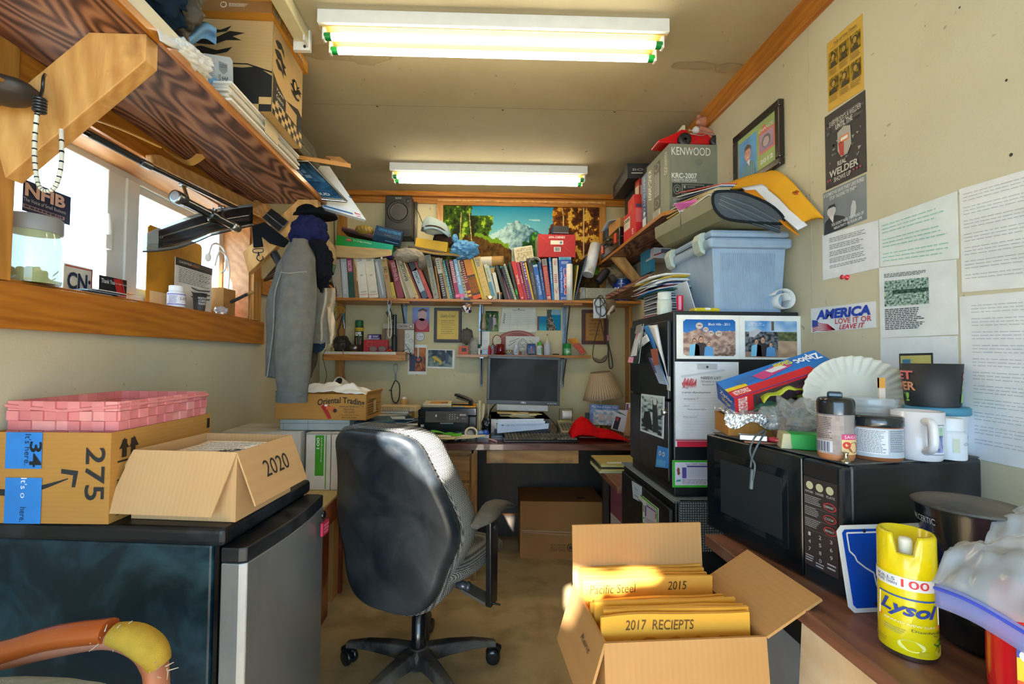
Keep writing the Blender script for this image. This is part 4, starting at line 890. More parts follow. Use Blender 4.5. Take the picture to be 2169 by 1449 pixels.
def ford(s):s.r(0,0,1,.14,'dfe0de',1);s.e(.5,.07,.22,.03,'26282c');s.r(0,.14,1,.36,'2a2c2e',1);s.p([(0,.36),(1,.30),(1,.8),(0,.86)],'a8b4bc',1);vt(s,'YUASA',.36,.66,'20262c',.01);s.r(0,.84,1,1,'3a4c64',1)
def wb(s):s.r(.04,.02,.96,.035,'b8343a');s.ln(.2,.05,.8,.12,3,'3a3a3a',.4);s.e(.5,.45,.14,.02,'6a6a6a',2);s.e(.5,.45,.08,.012,'d8d6cc',3);s.ln(.2,.84,.9,.88,2,'5a5a5a',.4);s.r(.04,.91,.96,.92,'b8343a')
BOOKS=[(X4(150),X4(252),X4(118),Y4(835),'a09c92','grey textured spine, leftmost book on the back wall shelf',zig,'binder'),(X4(258),X4(328),X4(228),Y4(825),'*a9b4bc','silvery plastic wrapped binder, second from the left on the shelf',lambda s:s.ln(.25,.1,.8,.9,22,'d8e0e6',.3),'binder'),(X4(330),X4(402),X4(297),Y4(820),'1d4b40','dark green binder with magenta label upright near the left end',lambda s:(s.r(.15,0,.9,.35,'a02a5c'),vt(s,'RECORDS',.06,.32,'e8c8d8')),'binder'),(X4(403),X4(450),X4(372),Y4(820),'8a6a44','torn brown old book between the green and white binders',lambda s:s.p([(.3,0),(1,0),(1,.6),(.6,.55),(.8,.3)],'c8b48c',1)),(X4(455),X4(562),X4(402),Y4(808),'dcdcd4','white binder with red line, left one of the white pair',wb,'binder'),(X4(570),X4(680),X4(507),Y4(806),'d8d4c4','white binder with red line, right one of the white pair',wb,'binder'),(X4(690),X4(775),X4(627),Y4(830),'*8f989c','grey shiny plastic binder right of the two white ones',lambda s:(s.p([(.1,.1),(.4,.05),(.7,.9),(.5,.95)],'b4bcc0',1)),'binder'),(X4(785),X4(850),X4(706),Y4(822),'a98a5a','tan worn book with square emblem',lambda s:(s.ln(.2,.04,.8,.1,3,'4a3c24',.5),s.r(.2,.22,.8,.35,'4a3c24'),s.r(.28,.235,.72,.335,'a98a5a',3),s.e(.5,.285,.16,.03,'4a3c24',4),s.t('II',.3,.42,.7,.52,'a0442a',3))),(X4(850),X4(890),X4(812),Y4(1105),'c0a838','short olive yellow booklet low between the tan and maroon books',lambda s:s.t('6',.3,.85,.7,.95,'3a3418')),(X4(905),X4(985),X4(803),Y4(848),'7c2034','maroon book with a fine ribbed spine',lambda s:(vt(s,'THE NEW HOLY BOOK',.06,.55,'d8a8a8'),[s.r(0,.58+.03*k,1,.59+.03*k,'a04858')for k in range(14)])),(X4(1000),X4(1022),X4(858),Y4(825),'c0b494','thin cream booklet leaning beside the maroon book',None),(X4(1024),X4(1050),X4(880),Y4(835),'9a8c6c','thin drab booklet behind the cream one',None),(X4(1055),X4(1118),X4(900),Y4(845),'b4a88c','grey tan manual with bold vertical letters',lambda s:vt(s,'BAGOE',.10,.55,'3c382e',.02)),(X4(1120),X4(1160),X4(938),Y4(812),'c6b072','cream yellow thin book left of the black and silver one',lambda s:(s.e(.5,.12,.14,.012,'3c3424'),s.e(.5,.5,.14,.012,'3c3424'),s.e(.5,.9,.14,.012,'3c3424'))),(X4(1162),X4(1188),X4(966),Y4(812),'74281c','thin dark red book left of the silver catalogue',None),(X4(1200),X4(1270),X4(1000),Y4(798),'8c989e','black and silver catalogue with vertical white lettering',ford),(X4(1275),X4(1322),X4(1095),Y4(852),'b04440','salmon red book leaning left of the big grey directory',lambda s:vt(s,'THE SHOP MANUAL',.15,.6,'d88c6a')),(X4(1330),X4(1396),X4(1226),Y4(785),'8b8a7c','large grey leather directory with dark script',lambda s:(s.ln(.2,.03,.85,.3,8,'55544a',.5,2,7),vt(s,'Drawings Supply',.34,.8,'5c5a50',0),s.e(.5,.9,.2,.02,'8a5a50',2)),'book'),(X4(1398),X4(1420),X4(1336),Y4(912),'9a6426','thin brown book right of the grey directory',None),(X4(1440),X4(1494),X4(1346),Y4(820),'b8b4a8','white and black striped manual',lambda s:(s.r(0,.38,1,1,'2c2a28',1),s.ln(.2,.42,.8,.95,10,'c8c4b8',.4),s.ln(.2,.05,.8,.3,5,'4a4844',.4))),(X4(1496),X4(1530),X4(1396),Y4(822),'ad9664','tan narrow book with dark title',lambda s:vt(s,'REPAIR GUIDE',.1,.7,'4c3c1c')),(X4(1532),X4(1562),X4(1427),Y4(845),'2a7c8a','narrow teal book with pale title',lambda s:vt(s,'CHILTON AUTO',.1,.9,'d0e4e4')),(X4(1564),X4(1592),X4(1466),Y4(830),'3a2620','dark brown narrow book right of the teal one',lambda s:s.ln(.2,.1,.8,.9,14,'9a8678',.3)),(X4(1594),X4(1646),X4(1510),Y4(840),'9c3a54','red and white patterned paperback',lambda s:(s.ln(.1,.05,.9,.6,12,'e8dcd8',.5),s.r(0,.88,1,.95,'e878a8'))),(X4(1650),X4(1702),X4(1550),Y4(836),'7fb0d4','pale blue manual with white title',lambda s:(vt(s,'Auto Service',.12,.65,'eef4f8',.01),s.r(0,.86,1,.96,'d86aa0'))),(X4(1704),X4(1740),X4(1606),Y4(842),'b9b49c','thin cream manual right of the pale blue one',lambda s:s.ln(.2,.3,.8,.9,8,'5a3c3c',.5)),(X4(1742),X4(1796),X4(1630),Y4(848),'7c2024','dark red book with gold blocks near its foot',lambda s:(s.ln(.15,.05,.85,.6,10,'d8b8a0',.4),s.r(.1,.78,.9,.84,'e0b040'),s.r(.1,.88,.9,.93,'e0b040'))),(X4(1800),X4(1900),X4(1668),Y4(845),'d88420','fat orange tube shaped folder with camouflage lower half',lambda s:(s.r(0,.40,1,.44,'2a2420'),s.ras(0,.44,1,.86,8,16,lambda a,b:mixc(rgb('5a6a4c'),rgb('c05a24'),.5+1.4*nz(a,b*2,5))),s.r(0,.86,1,.90,'2a2420'),s.r(0,.9,1,1,'d85a1c'))),(X4(1902),X4(1932),X4(1760),Y4(822),'d0b01c','thin bright yellow book beside the road atlas',None),(X4(1934),X4(2022),X4(1796),Y4(815),'d2b468','road atlas with tan spine and blue heading',lambda s:(s.t('Atlas',.1,.03,.8,.10,'2a6a9a'),s.ln(.2,.12,.7,.24,3,'3a7aa8',.5),[s.p([(.1,.4+.1*k),(.9,.35+.12*k),(.9,.355+.12*k),(.1,.405+.1*k)],'a07c3c')for k in range(5)])),(X5(240),X5(284),X5(136),Y4(895),'c4c8a8','pale green map book right of the atlas',lambda s:(vt(s,'GUIDE',.1,.4,'3a7a4a'),s.r(.1,.5,.9,.9,'4a8aa0'))),(X5(286),X5(306),X5(180),Y4(908),'a8bcc8','thin pale blue booklet right of the atlas',None),(X5(308),X5(350),X5(236),Y4(992),'dcd8c4','short white booklet behind the batteries',None),(X5(388),X5(440),X5(272),Y4(900),'26241f','thick black book with rubbed edges',None),(X5(441),X5(456),X5(302),Y4(895),'b4607c','very thin pink booklet between two black books',None),(X5(458),X5(500),X5(342),Y4(925),'20242c','black book right of the pink booklet',lambda s:s.ln(.3,.2,.7,.8,6,'6a7078',.2)),(X5(502),X5(530),X5(366),Y4(890),'b8bca0','white green catalogue spine',lambda s:s.ln(.1,.05,.9,.95,16,'5a8a5a',.5)),(X5(532),X5(562),X5(426),Y4(868),'2a3024','dark green magazine with bright green patch',lambda s:s.r(.1,.72,.9,.86,'2c9c3c')),(X5(572),X5(626),X5(462),Y4(860),'c8302a','bright red book with white lettering',lambda s:(vt(s,'Snap-on',.36,.60,'f0e4e0',.02),s.e(.5,.95,.15,.02,'f0e4e0'))),(X5(628),X5(660),X5(522),Y4(870),'a83454','magenta magazine right of the red book',lambda s:vt(s,'ROAD',.35,.55,'f0d8e0')),(X5(662),X5(690),X5(562),Y4(858),'54345c','purple and orange striped magazine',lambda s:s.ln(.1,.03,.9,.97,18,'d88a5a',.5)),(X5(692),X5(712),X5(592),Y4(862),'6a4a9a','thin violet magazine beside the mustard one',lambda s:s.ln(.1,.05,.9,.5,6,'e8e0f0',.5)),(X5(714),X5(736),X5(618),Y4(872),'d0a830','thin mustard yellow magazine',None),(X5(738),X5(788),X5(646),Y4(822),'3c3a36','charcoal parts catalogue taller than its neighbours',lambda s:vt(s,'Parts Catalog',.35,.85,'9a988c')),(X5(790),X5(845),X5(716),Y4(900),'2c66b4','blue manual leaning beneath a curled cover',lambda s:(vt(s,'National Certified',.30,.85,'d8e4f4'),s.r(0,0,1,.06,'b8d4e4'))),(X5(847),X5(880),X5(776),Y4(862),'1f4a80','navy blue manual beside the leaning blue one',lambda s:vt(s,'Tech Update',.2,.75,'b8c8dc')),(X5(882),X5(940),X5(820),Y4(830),'a82c2c','red and silver catalogue with a price code at the foot',lambda s:(s.r(0,0,1,.16,'8a8c8a'),s.ln(.1,.03,.9,.14,4,'2c2c2c',.4),s.ln(.1,.20,.9,.88,20,'d89a8c',.5),s.t('195',.15,.90,.85,.98,'f0f0ea',3,bold=.02))),(X5(946),X5(970),X5(904),Y4(810),'2a7cc0','sky blue slim catalogue',lambda s:vt(s,'WELDING',.1,.6,'e8f0f8')),(X5(972),X5(1030),X5(948),Y4(820),'cfcbc0','white catalogue with red marks',lambda s:(vt(s,'MSC',.04,.16,'b8343a'),s.ln(.2,.38,.8,.6,5,'b8343a',.5),s.p([(.2,.7),(.5,.8),(.9,.65),(.9,.68),(.5,.84),(.2,.74)],'b8343a'))),]
for q in BOOKS:
 a=list(q)+[None]*2;book(a[0],a[1],a[2],a[3],a[4],a[5],a[6]if len(q)>6 else None,q[7]if len(q)>7 else 'book')
def supply(s):
 s.r(0,0,1,.06,'6ab4cc');s.t('2010/2011',.15,.015,.85,.055,'1c3c6a',3);s.ln(.2,.10,.8,.17,3,'dce8f8',.4)
 s.t('Industrial Supply Co.',.08,.22,.28,.82,'e4ecf8',3,rot=270,shear=.2);s.t('MSC',.36,.26,.62,.86,'f0f0f4',3,rot=270,bold=.05);s.t('MSC',.39,.27,.60,.85,'d0362c',4,rot=270,bold=.02);s.t('2010/2011',.1,.92,.7,.97,'dce8f8',3)
book(X5(1036),X5(1182),X5(1022),Y4(806),'1d55a8','wide blue industrial supply catalogue with red and white letters',supply)
book(X5(1200),X5(1216),X5(1345),Y4(792),'1e2434','thin dark patterned folder leaning right at the end of the row',lambda s:s.ln(.1,.02,.9,.98,24,'7a86a8',.4))
book(X5(1186),X5(1200),X5(1246),Y4(905),'cdb25c','thin yellow folder leaning right at the end of the row',None)
def cyl2(name,label,cat,a,b,r,col,n=20,hole=None,**k):
 m=MB();a,b=V(a),V(b);q=(b-a).to_track_quat('Z','Y').to_matrix();L=(b-a).length
 prof=[(r,0),(r,L)]if not hole else[(hole,0),(r,0),(r,L),(hole,L),(hole,0)]
 for i,c in enumerate(k.pop('cols',[])):pass
 m.lathe(prof,col,a,n,q);return solo(m,name,label,cat,**k)
cyl2('paper_roll','white paper roll standing in front of the blue supply catalogue','roll',(at(1208,631,3.0).x,3.030,ZS+.001),(at(1208,631,3.0).x,3.030,at(1208,558,3.0).z),.021,'e9e9e6',hole=.017)
cyl2('paper_roll','white paper roll leaning right against the painting frame','roll',at(1245,582,3.08),at(1262,520,3.16),.040,'e2e4e6',hole=.036)
m=MB();m.lathe([(.012,0),(.02,0),(.02,.055,'1a1a1c'),(.018,.06,'1a1a1c')],'c8c4b8',at(1252,572,3.04),16,Matrix.Rotation(R(-60),3,'X'));m.lathe([(.03,-.03),(.03,.05),(.02,.08)],'1a181a',at(1272,590,3.10),16,Matrix.Rotation(R(40),3,'Y'));m.lathe([(.035,0),(.032,.04)],'3c342c',at(1292,595,3.08),16,Matrix.Rotation(R(60),3,'Y'))
solo(m,'black_nozzle','black hose nozzle with round mouth lying beside the blue bucket','nozzle')
for i in(0,1):
 m=MB();m.lathe([(.0065,0),(.0065,.036),(.0065,.036,'mb06a34'),(.0065,.048,'mb06a34'),(.002,.049,'mb8b8b8'),(.002,.051)],'1c1c1e',n=14)
 m.v and solo(m,'battery','black and copper battery standing on the book shelf, '+('left' if i==0 else 'right')+' one','battery',(at(1055+7*i,631,3.025).x,3.033,ZS+.001))
m=MB();m.tube([(.026*math.cos(a/3),.012*math.sin(a/3),.016+.010*math.cos(a/3*2))for a in range(19)],.003,'mb8b090',6,closed=True);m.lathe([(.011,0),(.011,.004)],'mc8b888',(0,-.014,.014),14,Matrix.Rotation(R(90),3,'X'));solo(m,'wristwatch','silver wristwatch lying at the foot of the road atlas','watch',(at(1038,631,3.03).x,3.031,ZS+.001))
# lying on top of the books
def fbox(name,label,cat,quad,Y,d,col,deco=None,side=None,sidecol=None,rz=0,bevel=.001,part=None,**k):
 """a box whose front face has corners tl, tr, br in the photograph at depth Y; d deep"""
 tl,tr,br=[at(q[0],q[1],Y)for q in quad[:3]];U=tr-tl;W=br-tr;th=math.atan2(U.z,U.x);w=math.hypot(U.x,U.z);h=math.hypot(W.x,W.z)
 m=MB();m.bx(0,w,0,d,0,h,col);s=flat(m,(0,0,h),(w,0,0),(0,0,-h),.0005)
 if deco:deco(s)
 if sidecol:s2=flat(m,(0,d,h),(0,-d,0),(0,0,-h));s2.r(0,0,1,1,sidecol)
 if side:side(m,w,d,h)
 rot=Matrix.Rotation(rz,3,'Z')@Matrix.Rotation(-th,3,'Y')
 loc=tl-rot@V((0,0,h))
 return solo(m,name,label,cat,tuple(loc),rot=rot,bevel=bevel,**k)
YT=3.06
def staples(s):
 s.ras(0,0,1,1,20,4,lambda a,b:mixc(rgb('2c9a34'),rgb('2cae94'),a),1);s.r(.17,.12,.27,.36,'b83c38',2);s.t('staples',.18,.17,.26,.30,'f0e8e4',4);s.t('9 x 12 clasp envelopes',.30,.12,.62,.34,'dcf0e0',3);s.r(.28,.86,.36,1.0,'e8e8e0',2)
fbox('envelope_box','bright green envelope box lying across the left end of the book row','box',[(714,498),(833,519),(831,542)],YT,.16,'1f8a48',staples)
m=MB();m.patch(lambda u,v:at(708+122*u,519+10*u+v*(25+6*u)*(1-.62*u**2),YT-.03-.01*nz(u,v,4)),20,8,'pc2a878');solo(m,'brown_paper','stained old paper draped over the white binders','paper',solid=.001)
m=MB();m.patch(lambda u,v:at(786+46*u,541-5*math.sin(u*3.1)+v*(7+2*u),YT-.02),12,4,'c3c1c5c');m.add([at(808,544,YT-.03),at(811,546,YT-.03),at(809,549,YT-.03),at(806,546,YT-.03)],[(0,1,2,3)],'e0dcf0');solo(m,'purple_cloth','dark purple cloth sticking out below the stained paper','cloth',solid=.003)
def pb(s):s.r(0,0,1,.42,'7a4a5a')
fbox('hardback_book','dark plum hardback lying above the green envelope box','book',[(725,480),(822,506),(821,514)],3.08,.16,'3a2224',pb)
m=MB();m.blob(at(772,488,3.10),(.062,.06,.034),'b89a4c',.06,2,4,5)
for k in range(5):m.tube([at(756+7*k,482-(3 if k in(1,2,3)else 0),3.035),at(760+7*k,491,3.035)],.0012,'3a2c18',4)
solo(m,'straw_basket','round yellowed bundle with dark scribbles behind the plum book','basket')
def sat(s):s.t('SATELLITE RADIO',.12,.12,.95,.28,'3e9cd8',3,rot=180,bold=.02);s.r(.30,.42,.70,.52,'2a3440',2);s.e(.5,.47,.16,.03,'5a6a74',3);s.ras(0,.6,1,1,8,4,lambda a,b:mixc(rgb('1c3a5c'),rgb('12253c'),a+b*.4));s.r(.45,.82,.95,.85,'5a9cc8',3)
fbox('radio_box','blue satellite radio box standing upside down below the speaker','box',[(797,477),(853,491),(847,523)],3.07,.05,'1d3c5e',sat)
m=MB();m.blob(at(866,540,3.0),(.10,.07,.045),'cab a090'.replace(' ','')if 0 else 'ca8a090',.14,1.8,4,5);m.blob(at(893,556,3.0),(.03,.05,.05),'c7a746c',.1,2,6,4);solo(m,'grey_cap','dusty grey cloth cap lying over the books left of the phone book','cap')
def ypages(s):
 for k in range(9):s.r(0,.03+.105*k,1,.045+.105*k,'b88c18')
fbox('phone_book','thick yellow phone book lying open edge out below the striped cap','book',[(881,503),(949,513),(945,534)],3.03,.18,'d8ae1c',ypages,bevel=.004)
fbox('magazine','thin brown magazine beneath the thick yellow phone book','magazine',[(864,519),(942,533),(942,537)],3.02,.18,'54422e')
m=MB()
for k in range(5):
 m.patch(lambda u,v:at(889+86*u,529+14*u*u+4*math.sin(u*4)+k*1.1+1.0*v,3.00+.12*v),16,4,('d8a92c','caa45c','b98a2c','d8b86c','2c4470')[k])
solo(m,'phone_book','curled yellow edged phone book draped over the leaning books','book',solid=.0022)
t=thing('striped_cap','blue and white striped railway cap on top of the phone book','cap',tuple(at(925,500,3.08)))
m=MB()
def crown(u,v):
 a=2*math.pi*u;rr=(.100*math.cos(v*1.35)**.6)*(1+.05*math.sin(a*9)*(1-v));return V((-.008+rr*math.cos(a),.01+rr*.8*math.sin(a),.02+.095*math.sin(v*1.45)-.02*math.cos(a)))
m.patch(crown,40,10,lambda a,b:rgb('8ea0a4')if int(a*80)%2 else rgb('5f7480'));m.build('crown',t)
m=MB();m.patch(lambda u,v:V((-.08+.17*u,-.075-.05*v*math.sin(u*3.1),.045-.045*u-.03*v+.02*math.sin(u*3.1))),14,6,'c7f98ac');m.build('brim',t,solid=.004)
m=MB();m.tube(sp([(-.09,-.06,.035),(-.04,-.085,.045),(.03,-.09,.03),(.09,-.06,-.01)],5),.007,'c4a3c34',6);m.build('band',t)
m=MB();m.blob(at(938,512,3.12),(.075,.06,.055),'c3a2c26',.2,2,7,4);solo(m,'brown_cloth','dark brown folded cloth behind the phone book','cloth')
BAGB=plain_mat('blue_film','5a9cd0',.3,alpha=.85)
m=MB();c=at(984,530,3.04);m.blob(c,(.098,.08,.062),BAGB,.3,2.4,3,5);m.blob(at(964,505,3.04),(.02,.02,.03),BAGB,.3,3,5,4);solo(m,'plastic_bag','knotted blue plastic bag lying on the books in front of the painting','bag')
m=MB();a,b=at(1018,555,3.08),at(1067,553,3.06);q=(b-a).to_track_quat('Z','Y').to_matrix();L=(b-a).length
m.lathe([(.035,0,'d8cfb8'),(.035,L*.5,'a8803c'),(.035,L*.92),(.035,L),(.02,L)],'9a7434',a,20,q);solo(m,'mailing_tube','tan and white cardboard tube lying on the book row','tube')
def foam(s):s.ras(.08,.1,.92,.95,14,12,lambda a,b:mixc(rgb('cfc8ac'),rgb('a89c74'),.5+2*noise.noise(V((a*9,b*9,1)))))
fbox('foam_block','speckled cream foam block leaning left of the red box','foam',[(1087,525),(1127,519),(1131,551)],3.08,.10,'cfc8ac',foam,bevel=.006)
def avh(s):
 s.t('AVH-1330NEX',.28,.08,.72,.18,'f2e4e0',3,bold=.02);s.r(.33,.27,.67,.45,'ece4cc',2);s.e(.61,.36,.035,.06,'5a86b0',3);s.r(.42,.56,.60,.76,'e8e8e4',2)
 for k in range(6):s.r(.44+.022*k,.58,.45+.022*k+.004*(k%3),.74,'1c1c1c',3)
 for a,b in(((0,0),(.36,.5)),((1,0),(.66,.5)),((0,1),(.36,.5)),((1,1),(.66,.5))):s.p([a,(a[0]+.012,a[1]),(b[0]+.012,b[1]),b],'c8443c',1)
fbox('stereo_box','red car stereo box standing on the books in front of the painting','box',[(1140,496),(1219,497),(1219,545)],3.05,.17,'b01c1c',avh,sidecol='a89878')
fbox('small_box','small black box on top of the red stereo box','box',[(1172,478),(1205,479),(1204,495)],3.08,.08,'26241f',lambda s:s.r(0,.85,1,1,'6a5a6a'),sidecol='24306a')
m=MB();p0=at(1134,553,3.02)
m.patch(lambda u,v:p0+V((.036*math.cos(R(200)-u*R(230)),.10*v,.028*math.sin(R(200)-u*R(230)))),16,3,lambda a,b:rgb('d8d6cc')if b<.7 else rgb('1c6a94'));solo(m,'curled_booklet','white booklet cover curled over beside the red stereo box','booklet',solid=.0015)
# speaker and painting on the back wall
t=thing('speaker','black bookshelf speaker hung high on the back wall','speaker',tuple(at(843,500,3.14)))
a,b=at(813,413,3.13),at(868,500,3.13);w=b.x-a.x;h=a.z-b.z
m=MB();m.bx(-w/2,w/2,0,YB-3.141,0,h,'r24221f');m.build('cabinet',t,bevel=.006)
m=MB();A_=Matrix.Rotation(R(90),3,'X');m.lathe([(.078,0),(.078,.004),(.066,.004),(.062,-.002)],'2a2824',(0,0,h*.60),32,A_);m.lathe([(.06,.002,'3a3632'),(.052,.004,'4a4540'),(.045,-.004),(.018,-.02)],'2c2a26',(0,-.001,h*.60),32,A_);m.lathe([(.018,-.01),(.012,-.004),(0,-.002)],'46423c',(0,0,h*.60),20,A_);m.build('woofer',t)
m=MB();m.lathe([(.014,0),(.014,.005),(.008,.006),(0,.008)],'33302c',(w*.35,0,h*.87),16,A_);m.build('tweeter',t)
m=MB();m.bx(-w*.46,w*.46,-.004,0,.012,.045,'0c0c0c');m.build('bass_port',t)
m=MB();s=flat(m,(-.022,-.001,h*.955),(.044,0,0),(0,0,-.012));s.t('SONY',0,0,1,1,'c8c4b8',1);m.build('brand_lettering',t)
m=MB();m.bx(w/2,w/2+.02,.12,.15,-.02,h,'m5a5850');m.build('wall_mount',t,bevel=.003)
m=MB();m.tube(sp([at(875,432,3.26),at(887,452,3.26),at(893,468,3.26),at(898,476,3.2)],6),.0022,'2a241c',6);solo(m,'speaker_wire','thin dark wire trailing from the speaker towards the striped cap','wire')
m=MB();m.tube(sp([at(709,450,3.24),at(708,480,3.24),at(710,560,3.24)],6),.003,'241e18',6);solo(m,'black_cable','black cable running down behind the tan cap in the corner','cable')
t=thing('painting','wide mountain lake landscape painting in a pine frame on the back wall','painting',tuple(at(1103,560,YB-.02)))
x0,x1,z1_,z0_=at(925,500,YB-.03).x,at(1283,500,YB-.03).x,at(1100,424,YB-.03).z,at(1100,622,YB-.03).z
q=WM[t.name].translation;x0-=q.x;x1-=q.x;z1_-=q.z;z0_-=q.z;fw=.045
m=MB()
for(a,b,c,d_,mt)in((x0,x1,z1_-fw,z1_,PINE_X),(x0,x1,z0_,z0_+fw,PINE_X),(x0,x0+fw,z0_+fw,z1_-fw,PINE_Z),(x1-fw,x1,z0_+fw,z1_-fw,PINE_Z)):m.bx(a,b,-.015,.018,c,d_,mt)
for(a,b,c,d_,mt)in((x0+.006,x1-.006,z1_-.018,z1_-.006,RAW),):m.bx(a,b,-.019,-.015,c,d_,mt)
for k in range(7):u=x0+(x1-x0)*(k+.7)/7.4;m.prism([(u,-.0155,z1_-.02),(u+.06,-.0155,z1_-.012),(u+.06,-.0155,z1_-.016),(u,-.0155,z1_-.024)],(0,-.001,0),'6a3c10')
m.build('frame',t,bevel=.002)
def fb(a,b,s_,o=0):return .6*noise.noise(V((a*s_,b*s_,o)))+.3*noise.noise(V((a*s_*2.1,b*s_*2.1,o+3)))+.2*noise.noise(V((a*s_*4.3,b*s_*4.3,o+7)))
def paint(a,b):
 A=a*2.55;e1=fb(A,b,5,1);e2=fb(A,b,14,2);dab=noise.noise(V((A*42,b*60,4)));cl=fb(A,b*1.3,7,5)
 c=mixc(rgb('1c88a8'),rgb('7fbcb8'),b*1.9);
 if noise.noise(V((A*3,b*14,8)))>.15 and .15<b<.33 and .3<a<.62:c=mixc(c,rgb('b8d4cc'),.6)
 mt=.17+1.05*abs(a-.475)+.05*fb(A,0,9)+.02*dab
 if b>mt and abs(a-.475)<.2:c=mixc(rgb('a8c8c4'),rgb('24586c'),.5+1.1*fb(A+b*.5,b-A*.3,12,3)+(a-.475)*4)
 def leaf(dk,md,hi,t=.12):
  k=cl+.35*e2
  return mixc(rgb(dk),rgb(md),.35+1.5*k+.35*dab)if k<t+.12 else mixc(rgb(md),rgb(hi),.3+1.6*(k-t)+.7*dab)
 if a<.30+.16*e1-.30*max(0,b-.30)and not(b<.12 and a>.18+.1*e1):c=leaf('1c1e0a','4c7416','a4bc34')
 if b>.34+.9*max(0,a-.22)+.1*e1 and a<.44 and a>.14+.12*e2:c=mixc(rgb('2c1a0a'),rgb('6a4a16'),.5+1.2*e2)
 if abs(b-(.33+.9*max(0,a-.22)+.1*e1))<.03 and .2<a<.42:c=rgb('6a8c1c')
 if((a-.54)/.05)**2+((b-.60)/.17)**2<1+1.2*e2 or((a-.60)/.065)**2+((b-.52)/.20)**2<1+1.3*e2:c=leaf('0e2c10','2a6a24','5c9c30')
 if a>.70+.16*e1-.10*b:c=leaf('3a1c08','9c5410','dca02c',.05)
 if a>.80 and cl>.05:c=mixc(rgb('b87a1c'),rgb('e0b848'),.5+dab)
 if(abs(a-.76-.01*math.sin(b*9))<.003 or abs(a-.90)<.003)and b<.7:c=rgb('c8a868')
 gl=.72+.10*e1
 if b>gl:
  c=mixc(rgb('241608'),rgb('5c4212'),.5+1.3*e2)
  if .24<a<.46 and b<gl+.10:c=mixc(rgb('1a7098'),rgb('58b0c8'),.5+dab)
  if .22<a<.34 and gl+.04<b<gl+.12:c=rgb('b4a880')
  if a>.66 and b<gl+.12:c=mixc(rgb('3a5a10'),rgb('78a020'),.5+1.4*e2)
  if a<.2 and e2>.05:c=rgb('8aa428')
 if(abs(a-.115+.02*b)<.0025 or abs(a-.185-.05*(b-.5))<.0025)and .08<b<.62:c=rgb('b8a468')
 return c
m=MB();s=flat(m,(x0+fw,.004,z1_-fw),(x1-x0-2*fw,0,0),(0,0,-(z1_-z0_-2*fw)));s.ras(0,0,1,1,260,104,paint,0);m.build('canvas',t)
# right end of the book shelf
t=thing('bucket','blue beer bucket with white lettering at the right end of the book shelf','bucket',(at(1318,628,3.1).x,3.11,ZS+.001))
r=.066;h=.155
m=MB();m.lathe([(r*.82,0),(r*.84,.003),(r*.98,h*.94),(r*1.02,h),(r*.94,h),(r*.80,.006),(0,.006)],'*163c8c',n=32);s=wrap(m,(0,0,0),r*.84,0,h,-190,10,r1=r)
s.t('BUD',.10,.36,.62,.60,'d8dce8',3,bold=.04,shear=.3);s.t('LIGHT',.30,.64,.80,.86,'d8dce8',3,bold=.03,shear=.3);s.ln(.3,.2,.5,.26,1,'9ab0d8',.5);m.build('bucket_body',t)
m=MB();m.tube([(r*1.01*math.cos(a/4),r*1.01*math.sin(a/4),h)for a in range(25)],.003,'ma0a4a8',6,closed=True);m.build('rim',t)
m=MB();m.tube(sp([(-r,0,h*.85),(-r*1.1,-.05,h*.5),(-r*.9,-.08,.02),(-.02,-.085,.0)],6),.0016,'m8a8c90',5);m.build('handle',t)
m=MB();m.blob((at(1318,560,3.1).x,3.12,ZS+.19),(.10,.07,.085),plain_mat('tan_film','a08c6a',.3,alpha=.6),.4,2.2,5,5);m.tube([at(1296,528,3.12),at(1304,540,3.12),at(1308,562,3.1)],[.022,.012,.03],'t9a8464',8);solo(m,'plastic_bag','dusty tan plastic bag bulging above the blue bucket','bag')
def brick(s):
 for k,tx in enumerate(('YOU ARE THE APPLE OF MY EYE, THE ICING ON MY','CAKE, THE SUN TO MY SUMMER, THE SKY TO','MY SAUCE, THE SMILE ON MY DAY, THE MEATBALL','ON MY SPAGHETTI, THE BEST OF MY LIFE','AND THE REASON')):s.t(tx,.04,.06+.19*k,(.95,.82,.96,.80,.4)[k],.19+.19*k,'34302a',2)
fbox('word_block','pale grey block sign with lines of small capital letters','sign',[(1241,610),(1312,611),(1312,632)],3.03,.03,'a8a490',brick)
fbox('clear_case','small clear plastic case left of the word block sign','case',[(1230,609),(1240,609),(1240,632)],3.03,.03,'t c8d0d0'.replace(' ',''),lambda s:(s.r(.15,.1,.85,.16,'3a3c3c'),s.r(.15,.1,.25,.9,'3a3c3c')))
fbox('white_box','low white box right of the blue bucket','box',[(1321,616),(1364,617),(1364,632)],3.03,.06,'c8c4b4',lambda s:s.r(.08,0,.22,1,'b0343a'))
m=MB();rr=random.Random(6)
for k in range(9):c=at(1342+rr.uniform(-9,14),600+rr.uniform(-12,10),3.10);m.bx(c.x-.016,c.x+.016,c.y-.01,c.y+.01,c.z-.012,c.z+.012,rr.choice(('8c2438','c8c8cc','5a2030','a0a4ac')))
o=solo(m,'packets','jumble of small red and silver packets behind the low white box','packets');o['kind']='stuff'
